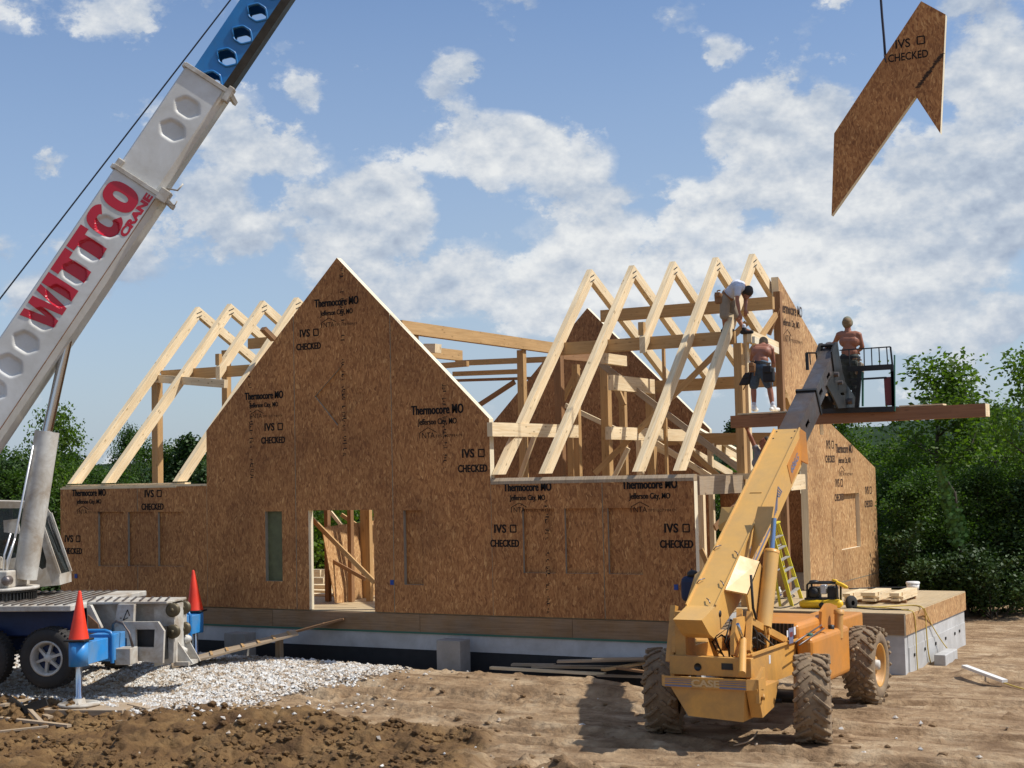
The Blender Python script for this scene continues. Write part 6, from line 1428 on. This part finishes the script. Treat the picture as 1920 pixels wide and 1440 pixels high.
def person(label, J, skin='skin', shirt=None, shorts=('khaki', .6), boots='leather', sock=None, hair='hair', cap=None, belly=1.0, grip=(.6, .6), long_=False):
    """J: world joints (pelvis, chest, neck, head, shl, ell, wrl, shr, elr, wrr, hpl, knl, anl, tol, hpr, knr, anr, tor, fwd, hup)"""
    o = thing('person', (J['anl']+J['anr'])/2, label, 'person')
    pel, ch_, nk, hd = J['pelvis'], J['chest'], J['neck'], J['head']; side = (J['shr']-J['shl']).normalized()
    caps = [(pel-side*.065, pel+side*.065, .120, .120), (pel.lerp(ch_, .45)-side*.055, pel.lerp(ch_, .45)+side*.055, .108, .108), (ch_-side*.085, ch_+side*.085, .122, .122), (ch_.lerp(nk, .62)-side*.11, ch_.lerp(nk, .62)+side*.11, .085, .085), (nk, hd-J['hup']*.02, .062, .058), (pel, ch_, .115, .12)]
    for s_ in 'lr':
        sh, el, wr = J['sh'+s_], J['el'+s_], J['wr'+s_]; hp, kn, an, to = J['hp'+s_], J['kn'+s_], J['an'+s_], J['to'+s_]
        caps += [(sh.lerp(nk, .35), sh, .062, .062), (sh, sh.lerp(el, .45), .060, .052), (sh.lerp(el, .45), el, .052, .042), (el, el.lerp(wr, .35), .043, .044), (el.lerp(wr, .35), wr, .044, .027)]
        caps += hand(wr, J.get('hd'+s_, wr-el), J.get('pn'+s_, V((0, 0, -1))+side*(.3 if s_ == 'l' else -.3)), grip[0 if s_ == 'l' else 1], 1 if s_ == 'l' else -1)
        caps += [(hp, hp.lerp(kn, .5), .098, .078), (hp.lerp(kn, .5), kn, .078, .057), (kn, kn.lerp(an, .3), .057, .058), (kn.lerp(an, .3), an, .058, .037), (an, to, .036, .030)]
    caps += head_parts(hd, J['fwd'], J['hup'], skin, hair, o, cap)
    body = rem('body', caps, M[skin], o, .011, 3)
    if shirt:
        c = [(pel.lerp(ch_, .08)-side*.07, pel.lerp(ch_, .08)+side*.07, .132, .132), (pel.lerp(ch_, .5)-side*.065, pel.lerp(ch_, .5)+side*.065, .128, .128), (ch_-side*.09, ch_+side*.09, .135, .135), (ch_.lerp(nk, .62)-side*.115, ch_.lerp(nk, .62)+side*.115, .098, .098), (pel.lerp(ch_, .1), ch_, .13, .132)]
        for s_ in 'lr': c += [(J['sh'+s_].lerp(nk, .3), J['sh'+s_], .078, .076), (J['sh'+s_], J['sh'+s_].lerp(J['el'+s_], .55), .074, .068)]
        rem('shirt', c, M[shirt], o, .014, 4)
    c = [(pel-side*.07-V((0, 0, 0)), pel+side*.07, .134, .134), (pel.lerp(ch_, .12)-side*.07, pel.lerp(ch_, .12)+side*.07, .122, .122)]
    for s_ in 'lr':
        hp, kn, an = J['hp'+s_], J['kn'+s_], J['an'+s_]; f = shorts[1]
        if long_: c += [(hp, kn, .112, .080), (kn, an+V((0, 0, .03)), .080, .060)]
        else: c += [(hp, hp.lerp(kn, f), .114, .098)]; c += [(hp.lerp(kn, f*.7), hp.lerp(kn, f), .100, .098)]
    rem('trousers' if long_ else 'shorts', c, M[shorts[0]], o, .014, 4)
    for s_ in 'lr':
        an, to = J['an'+s_], J['to'+s_]; d = (to-an); d.z = 0; d.normalize(); gz = to.z-.035
        sole = V((an.x, an.y, gz))
        rem('boot', [(sole-d*.045+UZ*.035, sole+d*.17+UZ*.030, .045, .040), (an+UZ*.01, V((an.x, an.y, gz+.05))+d*.03, .052, .056)], M[boots], o, .012, 2)
        if sock: rem('sock', [(an+UZ*.02, an+UZ*.07, .047, .044)], M[sock], o, .012, 1)
    return o, side
def belt(o, J, side, m1, m2, big=1.0):
    pel, ch_ = J['pelvis'], J['chest']; c = pel.lerp(ch_, .14); ax = (ch_-pel).normalized(); fw = side.cross(ax)
    mb = MB(); pts = []
    for k in range(25): a = k*2*math.pi/24; pts.append(c+side*math.cos(a)*.205+fw*math.sin(a)*.142)
    for p, q_ in zip(pts[:-1], pts[1:]): mb.beam(p, q_, .012, .055, ax)
    b = mb.build('tool_belt', M[m1], o)
    return b, c, ax, fw
def pouch(par, c, s, m, down=V((0, 0, -1)), side=EX):
    mb = MB(); dn = V(down).normalized(); f = dn.cross(side).normalized(); mb.obox(c+dn*.10*s, dn, side, f, .11*s, .085*s, .05*s, 0, .03*s); mb.obox(c+dn*.02*s+f*.05*s, dn, side, f, .05*s, .06*s, .03*s, 0, .015); o = mb.build('pouch', M[m], par)
    mb = MB(); mb.tube([c+dn*.05*s-side*.03, c-dn*.07*s-side*.02], .012, 6); mb.tube([c+dn*.16*s+side*.05, c+dn*.30*s+side*.04], .012, 6); mb.obox(c-dn*.07*s+side*.02, side, dn, f, .03, .012, .014); mb.build('tool', M['timber_dk'], o)
def Q(px, py, Y): return PY(px, py, Y)
# 1 bent carpenter high on the frame, seen from his left/behind, reaching down to the right
Yp = 28.9
J = dict(pelvis=Q(1363, 556, Yp-.0), chest=Q(1381, 537, Yp-.05), neck=Q(1394, 537, Yp-.08), head=Q(1402, 549, Yp-.08), shl=Q(1386, 532, Yp+.14), shr=Q(1384, 540, Yp-.26), ell=Q(1398, 560, Yp+.0), elr=Q(1382, 562, Yp-.34), wrl=Q(1398, 580, Yp-.18), wrr=Q(1387, 588, Yp-.36),
         hpl=Q(1366, 560, Yp+.10), hpr=Q(1360, 560, Yp-.12), knl=Q(1379, 588, Yp+.12), knr=Q(1358, 588, Yp-.16), anl=Q(1395, 617, Yp+.10), anr=Q(1359, 616, Yp-.08), tol=Q(1408, 622, Yp+.10), tor=Q(1369, 619.5, Yp-.06), fwd=V((.80, -.1, -.55)).normalized(), hup=V((.55, .1, .80)).normalized(), hdl=V((.1, -.3, -1)), hdr=V((.3, .1, -1)))
o1, sd1 = person('carpenter in white T-shirt and khaki shorts bending over the right rafters', J, 'skin', 'tshirt', ('khaki', 1.12), 'blackcloth', 'tshirt', 'hair', ('hair', -1))
b_, c_, ax_b, fw_ = belt(o1, J, sd1, 'leather', 'leather'); pouch(b_, Q(1347, 551, Yp-.2), 1.0, 'leather', V((.05, 0, -1)), EX)
# 2 shirtless carpenter on the carried beam
Yp = 27.86; zb = None
J = dict(pelvis=Q(1424, 688, Yp), chest=Q(1428, 660, Yp+.10), neck=Q(1431, 648, Yp+.22), head=Q(1432, 645, Yp+.36), shl=Q(1414, 655, Yp+.16), shr=Q(1446, 655, Yp+.14), ell=Q(1409, 675, Yp+.36), elr=Q(1450, 679, Yp+.22), wrl=Q(1421, 690, Yp+.50), wrr=Q(1449, 694, Yp+.42),
         hpl=Q(1416, 697, Yp), hpr=Q(1432, 697, Yp), knl=Q(1413, 728, Yp+.04), knr=Q(1443, 726, Yp+.05), anl=Q(1414, 763, Yp), anr=Q(1449, 763, Yp), tol=Q(1419, 768, Yp+.18), tor=Q(1457, 767.5, Yp+.12), fwd=V((.1, .75, -.65)).normalized(), hup=V((0, .65, .75)).normalized())
o2, sd2 = person('shirtless carpenter in denim shorts leaning forward on the carried beam, back to the camera', J, 'skin2', None, ('denim', .80), 'plastic_w', 'tshirt', 'blond')
b_, c_, ax_b, fw_ = belt(o2, J, sd2, 'blackcloth', 'blackcloth'); pouch(b_, Q(1404, 702, Yp-.05), 1.15, 'blackcloth', V((-.55, 0, -1)), EX); pouch(b_, Q(1441, 690, Yp-.14), 1.35, 'blackcloth', V((0, 0, -1)), EX); pouch(b_, Q(1410, 682, Yp-.16), .8, 'leather', V((0, 0, -1)), EX)
# 3 shirtless man in cap on the platform
Yp = 28.05
J = dict(pelvis=Q(1593, 676, Yp), chest=Q(1593, 640, Yp), neck=Q(1590, 622, Yp), head=Q(1589, 608, Yp+.02), shl=Q(1573, 628, Yp), shr=Q(1610, 628, Yp), ell=Q(1565, 643, Yp+.22), elr=Q(1617, 650, Yp+.06), wrl=Q(1545, 656, Yp+.3), wrr=Q(1609, 659, Yp+.26),
         hpl=Q(1586, 686, Yp), hpr=Q(1602, 686, Yp), knl=Q(1587, 722, Yp+.05), knr=Q(1604, 722, Yp+.08), anl=Q(1587, 757, Yp), anr=Q(1605, 757, Yp), tol=Q(1585, 763, Yp+.2), tor=Q(1606, 763, Yp+.2), fwd=V((-.15, 1, -.1)).normalized(), hup=V((0, .1, 1)).normalized())
o3, sd3 = person('shirtless man in grey-green cap standing on the raised platform with his back turned', J, 'skin2', None, ('camo', 1.0), 'leather', None, 'blond', ('cap', 1), long_=True)
b_, c_, ax_b, fw_ = belt(o3, J, sd3, 'blackcloth', 'blackcloth'); pouch(b_, Q(1611, 682, Yp-.08), 1.0, 'khaki', V((0, 0, -1)), EX); pouch(b_, Q(1602, 678, Yp-.16), .8, 'camo', V((0, 0, -1)), EX)
# 4 man reaching up under the beam, mostly hidden by the boom
Yp = 28.3
J = dict(pelvis=Q(1419, 908, Yp), chest=Q(1428, 868, Yp), neck=Q(1431, 846, Yp), head=Q(1434, 830, Yp), shl=Q(1422, 852, Yp+.06), shr=Q(1447, 852, Yp-.1), ell=Q(1411, 828, Yp), elr=Q(1462, 845, Yp), wrl=Q(1401, 806, Yp-.1), wrr=Q(1470, 822, Yp),
         hpl=Q(1414, 918, Yp), hpr=Q(1428, 918, Yp), knl=Q(1412, 955, Yp), knr=Q(1430, 955, Yp), anl=Q(1410, 992, Yp), anr=Q(1430, 992, Yp), tol=Q(1404, 998, Yp-.1), tor=Q(1424, 998, Yp-.1), fwd=V((-.9, -.2, .35)).normalized(), hup=V((.3, .1, .95)).normalized(), hdl=V((-.3, 0, 1)))
o4, sd4 = person('bearded carpenter in grey vest reaching up to the beam from behind the yellow boom', J, 'skin2', 'greyshirt', ('camo', 1.0), 'leather', None, 'hair', long_=True)
# ladder he stands on
la = thing('wooden_ladder', Q(1420, 1120, Yp), 'wooden ladder behind the telehandler boom with the reaching man on it', 'ladder')
for dx_ in (-.16, .22): mb = MB(); b0q = Q(1418, 996, Yp); mb.beam((b0q.x+dx_, Yp+.1, ZF), (b0q.x+dx_, Yp+.35, b0q.z+.9), .04, .08, EY); mb.build('side_rail', M['board'], la)
for k in range(1, 8): mb = MB(); z = ZF+k*.28; f = (z-ZF)/(b0q.z+.9-ZF); mb.beam((b0q.x-.18, Yp+.1+.25*f, z), (b0q.x+.24, Yp+.1+.25*f, z), .03, .03); mb.build('rung', M['board'], la)
# 5 crane operator in the cab
def U(u, v, w): return L(u, v, w)
pc = Cp(-4, 974, .42); f5 = BH
J = dict(head=pc, neck=pc-UZ*.17, chest=pc-UZ*.38, pelvis=pc-UZ*.74-f5*.05, shl=pc-UZ*.24+(-BN)*.2, shr=pc-UZ*.24-(-BN)*.2, ell=pc-UZ*.50+(-BN)*.24+f5*.1, elr=pc-UZ*.50-(-BN)*.24+f5*.1, wrl=pc-UZ*.52+(-BN)*.15+f5*.34, wrr=pc-UZ*.52-(-BN)*.15+f5*.34, hpl=pc-UZ*.80+(-BN)*.09, hpr=pc-UZ*.80-(-BN)*.09,
         knl=pc-UZ*.78+(-BN)*.12+f5*.36, knr=pc-UZ*.78-(-BN)*.12+f5*.36, anl=pc-UZ*1.0+(-BN)*.12+f5*.40, anr=pc-UZ*1.0-(-BN)*.12+f5*.40, tol=pc-UZ*1.04+(-BN)*.12+f5*.5, tor=pc-UZ*1.04-(-BN)*.12+f5*.5, fwd=f5, hup=UZ)
person('crane operator sitting in the cab, only the face seen through the window', J, 'skin', 'greyshirt', ('denim', 1.0), 'leather', None, 'hair', ('cap', 1), long_=True)

# ================================================================== TREES
def leafmat(name, a, b, tr=.35):
    n = NT(name); oi = n.n('ShaderNodeObjectInfo'); f = n.noise(n.ob, .9, 3, .6); geo_ = n.n('ShaderNodeAttribute'); geo_.attribute_name = 'leafv'
    c = n.ramp(geo_.outputs['Fac'], [(0, a), (1, b)]); c = n.mix(1.0, c, n.ramp(f, [(.3, .75), (.7, 1.2)]), 'MULTIPLY')
    c = n.mix(n.math('MULTIPLY', oi.outputs['Random'], .35), c, (.04, .065, .012)); n.color(c); n.set(.55, 0, .3)
    t = n.n('ShaderNodeBsdfTranslucent'); hv = n.mix(1.0, c, (1.3, 1.5, .5), 'MULTIPLY'); n.l(hv, t.inputs[0]); m = n.n('ShaderNodeMixShader'); m.inputs[0].default_value = tr
    n.l(n.b.outputs[0], m.inputs[1]); n.l(t.outputs[0], m.inputs[2]); n.l(m.outputs[0], n.o.inputs[0]); return n.m
M['leafA'] = leafmat('leaf_light', (.050, .105, .012), (.15, .235, .03), .45); M['leafB'] = leafmat('leaf_mid', (.026, .064, .010), (.085, .155, .024), .4); M['leafC'] = leafmat('cedar_and_shaded_leaf', (.016, .042, .010), (.05, .095, .022), .15)  # third: cedars, and shrubs whose dark colour imitates canopy shade
M['bark'] = plain('grey_bark', (.06, .048, .036), .9, var=.3, vs=4)
def tree_proto(kind, seed, H, Wd, leaves, lsize, mat, gap=.5):
    """trunk with limbs; leaves set in clumps at the ends of the limbs"""
    rr = random.Random(seed); mb = MB(); tips = []
    def limb(p, d, l, r, lev):
        pts = [p]; rad = [r]; q_ = p
        for k in range(4):
            d = (d+V((rr.uniform(-1, 1), rr.uniform(-1, 1), rr.uniform(-.2, .7)))*.22).normalized(); q_ = q_+d*l/4; pts.append(q_); rad.append(r*(1-.2*(k+1)))
            if lev > 0 and k >= 1 or lev > 1:
                for _ in range(2 if lev > 1 else 1):
                    dd = (d*.6+V((rr.uniform(-1, 1), rr.uniform(-1, 1), rr.uniform(-.1, .8)))).normalized(); limb(q_, dd, l*rr.uniform(.45, .7), r*.5, lev-1)
            if lev <= 1 and k > 0: tips.append((q_, lev))
        mb.tube(pts, rad, 5 if lev < 2 else 7, cap=False)
    if kind == 'hardwood':
        z = 0; p = V((0, 0, 0)); pts = [p]; rad = [H*.016]; d = V((rr.uniform(-.06, .06), rr.uniform(-.06, .06), 1)); n_ = 12
        for k in range(n_):
            d = (d+V((rr.uniform(-1, 1), rr.uniform(-1, 1), 0))*.07).normalized(); p = p+d*H/n_*.95; pts.append(p); rad.append(H*.016*(1-.85*(k+1)/n_))
            if k > 2:
                f = (k-2)/(n_-2); env = Wd*math.sin(math.pi*min(1, .25+.72*f))**.8
                for _ in range(3):
                    a = rr.uniform(0, 6.28); limb(p, V((math.cos(a), math.sin(a), rr.uniform(.2, .8))).normalized(), env*rr.uniform(.45, .8), H*.005*(1.2-f), 1)
        mb.tube(pts, rad, 8, cap=False); tips += [(p, 0)]*3
    elif kind == 'cedar':
        mb.tube([(0, 0, 0), (0, 0, H*.9)], [H*.02, .02], 7, cap=False)
        for k in range(120):
            f = k/120; z = H*(.06+.92*f); w = Wd*(1-f)**.8*rr.uniform(.75, 1.05); a = k*2.4; tips.append((V((math.cos(a)*w*.8, math.sin(a)*w*.8, z+w*.2)), 0)); tips.append((V((math.cos(a)*w*.4, math.sin(a)*w*.4, z)), 0))
    else:
        for k in range(9):
            a = rr.uniform(0, 6.28); limb(V((rr.uniform(-.2, .2), rr.uniform(-.2, .2), 0)), V((math.cos(a)*.7, math.sin(a)*.7, rr.uniform(.6, 1.3))).normalized(), H*rr.uniform(.55, .9), H*.014, 1)
        sx = Wd/max(.1, max(abs(t[0].x) for t in tips)); 
    N = leaves; tc = np.array([tuple(t[0]) for t in tips]); R2 = np.random.default_rng(seed); idx = R2.integers(0, len(tc), N)
    spread = {'hardwood': H*.040, 'cedar': H*.03, 'bush': H*.07}[kind]
    cl_v = R2.uniform(0, 1, len(tc)); c = tc[idx]+R2.normal(0, 1, (N, 3))*spread*np.array([1, 1, .7])
    ls = lsize*R2.uniform(.6, 1.35, N); a = R2.uniform(0, 6.28, N); b = R2.uniform(-1.0, 1.0, N)
    e1 = np.stack([np.cos(a)*np.cos(b), np.sin(a)*np.cos(b), np.sin(b)], -1); nrm = R2.normal(0, 1, (N, 3)); e2 = np.cross(e1, nrm); e2 /= np.linalg.norm(e2, axis=1)[:, None]+1e-6
    q4 = np.stack([c-e1*ls[:, None]*.5, c+e2*ls[:, None]*.32, c+e1*ls[:, None]*.6, c-e2*ls[:, None]*.32], 1).reshape(-1, 3)
    me = bpy.data.meshes.new('crown'); me.vertices.add(len(q4)); me.vertices.foreach_set('co', q4.ravel()); fi = np.arange(4*N); me.loops.add(4*N); me.loops.foreach_set('vertex_index', fi); me.polygons.add(N)
    me.polygons.foreach_set('loop_start', np.arange(0, 4*N, 4)); me.polygons.foreach_set('loop_total', np.full(N, 4)); at_ = me.attributes.new('leafv', 'FLOAT', 'FACE'); at_.data.foreach_set('value', (cl_v[idx]*.65+R2.uniform(0, .35, N)).astype(np.float32)); me.update(); me.materials.append(M[mat])
    mt = bpy.data.meshes.new('trunk'); mt.from_pydata(mb.v, [], mb.f); mt.polygons.foreach_set('use_smooth', [True]*len(mt.polygons)); mt.update(); mt.materials.append(M['bark'])
    return mt, me
PROTO = {}
for nm, args in dict(h1=('hardwood', 11, 8.0, 2.3, 6500, .15, 'leafA'), h2=('hardwood', 12, 8.0, 2.6, 8500, .15, 'leafB'), h3=('hardwood', 13, 8.0, 2.0, 4200, .14, 'leafA'), h4=('hardwood', 14, 8.0, 3.0, 9500, .16, 'leafB'), c1=('cedar', 15, 6.0, 1.5, 11000, .13, 'leafC'), c2=('cedar', 17, 6.0, 1.9, 12000, .13, 'leafC'), b1=('bush', 16, 3.0, 1.8, 8000, .13, 'leafA'), b2=('bush', 18, 3.0, 1.8, 8000, .14, 'leafC')).items():
    PROTO[nm] = tree_proto(*args)
KN = {'h': ('leafy_tree', 'tree'), 'c': ('cedar_tree', 'tree'), 'b': ('leafy_shrub', 'shrub')}
def plant(nm, x, y, s, sz=None, label=None, group=None, z=None):
    k = KN[nm[0]]; o = bpy.data.objects.new(k[0], None); col.objects.link(o); o.location = (x, y, (gh(x, y) if z is None else z)-.1); o.rotation_euler = (0, 0, random.uniform(0, 6.28)); o.scale = (s, s, sz or s); tag(o, label, k[1], group)
    for me, pn in zip(PROTO[nm], ('trunk', 'crown')): c = bpy.data.objects.new(pn, me); col.objects.link(c); c.parent = o
    return o
def tree_at(nm, px, ytop, D_, label=None, group=None, wid=1.0, base=0.0):
    """tree whose top shows at (px, ytop), D_ metres away along the view"""
    r = ray(px, ytop); p = CAM+r*(D_/FPX); g0 = base; H = {'h': 7.9, 'c': 6.0, 'b': 3.0}[nm[0]]; s = (p.z-g0+.1)/H; return plant(nm, p.x, p.y, s*wid, s, label, group, g0)
tree_at('h1', 1738, 700, 44, 'airy light green tree rising highest above the carried beam at the right', None, 1.25)
tree_at('h1', 1915, 690, 40, 'light green tree cut by the right edge, its top above the beam end', None, 1.0)
tree_at('h1', 1600, 792, 52, 'pale tree whose top shows between gable wall and carried beam')
tree_at('h3', 1850, 770, 46, 'thin airy tree right behind the end of the carried beam', None, .9)
tree_at('h1', 85, 792, 46, 'light green tree above the crane cab, left of the house', None, .75)
tree_at('c1', 12, 868, 44, 'dark conical cedar at the left edge behind the crane cab')
tree_at('c2', 1378, 790, 60, 'dark cedar top seen between the last rafters and the post')
tree_at('h2', 240, 822, 58, 'slim tree seen between the left rafters', None, .55); tree_at('c1', 352, 818, 60, 'dark tree seen just left of the gable through the rafters', None, 1.2)
gR = 'trees of the wood right of the house'; gL = 'trees of the wood left of the house'; gB = 'trees of the wood behind the house'
lr = {'h1': 'light green broadleaf tree in the wood {}', 'h2': 'mid green broadleaf tree in the wood {}', 'h3': 'thin light green tree in the wood {}', 'h4': 'broad dark green tree in the wood {}', 'c1': 'narrow dark cedar in the wood {}', 'c2': 'wide dark cedar in the wood {}', 'b1': 'light green shrub at the edge of the wood {}', 'b2': 'green shrub darkened to look shaded at the edge of the wood {}'}
rt_ = random.Random(3)
kinds = ['h2', 'h4', 'h4', 'h1', 'c2', 'h3', 'h2', 'c1']; near = ['c2', 'h2', 'h2', 'h1', 'h4', 'c1', 'h3', 'h2']
for D_, y0, n_ in ((41, 905, 8), (45, 875, 9), (50, 868, 9), (56, 856, 9), (64, 846, 9)):      # right of the house
    for k in range(n_):
        px = 1640+(k+rt_.uniform(-.3, .3))*(360/n_)+(20 if D_ < 45 else 0); nm = (near if D_ < 48 else kinds)[rt_.randrange(8)]
        if px < 1700 and D_ < 45: continue
        tree_at(nm, px, y0+rt_.uniform(-22, 30), D_+rt_.uniform(-2, 2), lr[nm].format('right of the house'), gR+' '+nm, 1.15 if nm[0] == 'h' else 1.3)
for D_, y0, n_ in ((44, 915, 5), (50, 880, 6), (58, 862, 6)):                  # left
    for k in range(n_):
        px = -30+(k+rt_.uniform(-.3, .3))*(200/n_); nm = kinds[rt_.randrange(8)]; tree_at(nm, px, y0+rt_.uniform(-20, 25), D_+rt_.uniform(-2, 2), lr[nm].format('left of the house'), gL+' '+nm, 1.1 if nm[0] == 'h' else 1.3)
for D_, y0, n_ in ((50, 885, 18), (60, 868, 20)):                        # behind the house, seen through its frame
    for k in range(n_):
        px = 170+(k+rt_.uniform(-.3, .3))*(1400/n_); nm = kinds[rt_.randrange(8)]; tree_at(nm, px, y0+rt_.uniform(-15, 25), D_+rt_.uniform(-2, 2), lr[nm].format('behind the house'), gB+' '+nm, 1.15)
for k in range(26):                                                      # the wood goes on beyond both edges of the photograph
    px = rt_.uniform(1980, 2500) if k % 2 else rt_.uniform(-620, -60); nm = kinds[rt_.randrange(8)]; rg = 'right of the house' if px > 1500 else 'left of the house'
    tree_at(nm, px, 850+rt_.uniform(-60, 40), rt_.uniform(44, 60), lr[nm].format(rg), (gR if px > 1500 else gL)+' '+nm, 1.2)
for k in range(22):
    px = rt_.choice([rt_.uniform(1690, 1960), rt_.uniform(1690, 1960), rt_.uniform(-60, 120), rt_.uniform(500, 720)]); nm = 'b2' if px > 1500 else rt_.choice(['b1', 'b2']); rg = 'right of the house' if px > 1500 else ('left of the house' if px < 200 else 'behind the house')  # dark-leaved shrubs at the right: shade under the canopy painted into the leaves
    tree_at(nm, px, (1030 if px > 1500 else 990)+rt_.uniform(-40, 60), (39 if px > 1500 else 44)+rt_.uniform(-1, 3), lr[nm].format(rg), 'shrubs '+rg+' '+nm, 1.2)
# creeper-hung snag
r = ray(1790, 925); sp_ = CAM+r*(38.5/FPX); vn = thing('creeper_clad_snag', (sp_.x, sp_.y, 0), 'leaning dead stem hung with bright green creeper at the right edge of the clearing', 'creeper')
mb = MB(); q2 = CAM+ray(1762, 880)*(38.5/FPX); q3 = CAM+ray(1800, 1010)*(38.5/FPX); mb.tube([q3+V((.1, 0, -2.2)), q3, sp_, q2], [.07, .06, .05, .02], 7); mb.build('stem', M['bark'], vn)
R3 = np.random.default_rng(5); t = R3.uniform(0, 1, 1300); c = np.array(q3)[None]*(1-t[:, None])+np.array(q2)[None]*t[:, None]; c = c+R3.normal(0, 1, (1300, 3))*np.array([.07, .09, .14])*(1.4-t[:, None]); mb = MB()
for p in c: a = random.uniform(0, 6.28); e = V((math.cos(a), .3, math.sin(a)))*.07; f_ = V((-math.sin(a), .2, math.cos(a)))*.05; p = V(p); mb.face([p-e, p+f_, p+e, p-f_])
M['leafV'] = plain('bright_creeper_leaf', (.05, .13, .015), .6, var=.5); mb.build('creeper_leaves', M['leafV'], vn)
# far wooded ridge
xs_ = np.linspace(-420, 260, 240); V_, F_ = [], []
for r_ in range(5):
    y_ = 190+r_*14; hh = 6.5+r_*.8+2.2*np.sin(xs_*.013+1)+fbm(xs_, xs_*0+r_*9, .22, 4, 7)*5.5+fbm(xs_, xs_*0+r_*5, .05, 2, 4)*5
    for x, z in zip(xs_, hh): V_.append((x, y_, z))
n_ = len(xs_); low = len(V_)
for x in xs_: V_.append((x, 170, -1))
for i in range(n_-1):
    F_.append((low+i, low+i+1, i+1, i))
    for r_ in range(4): a = r_*n_+i; F_.append((a, a+1, a+n_+1, a+n_))
me = bpy.data.meshes.new('hills'); me.from_pydata(V_, [], F_); me.update(); M['ridge'] = plain('far_woods', (.018, .034, .016), .95, spec=.1, var=.5, vs=.35); tag(link('hills', me, M['ridge']), kind='structure')
# pale grass strip of brush in front of the wood
gn_ = 26000; gx_ = R3.uniform(-46, -27, gn_); gy_ = R3.uniform(30, 42, gn_); gz_ = height(gx_, gy_, False); mbv, mbf = [], []
hh_ = R3.uniform(.15, .5, gn_); aa_ = R3.uniform(0, 3.14, gn_); ln_ = R3.uniform(-.15, .15, (gn_, 2))
for k in range(gn_):
    c_s, s_n = math.cos(aa_[k])*.03, math.sin(aa_[k])*.03; b = len(mbv); mbv += [(gx_[k]-c_s, gy_[k]-s_n, gz_[k]), (gx_[k]+c_s, gy_[k]+s_n, gz_[k]), (gx_[k]+ln_[k, 0], gy_[k]+ln_[k, 1], gz_[k]+hh_[k])]; mbf.append((b, b+1, b+2))
me = bpy.data.meshes.new('grass'); me.from_pydata(mbv, [], mbf); me.update(); M['grass'] = plain('rough_grass', (.06, .085, .022), .7, var=.4, vs=1.0); tag(link('grass', me, M['grass']), kind='stuff')
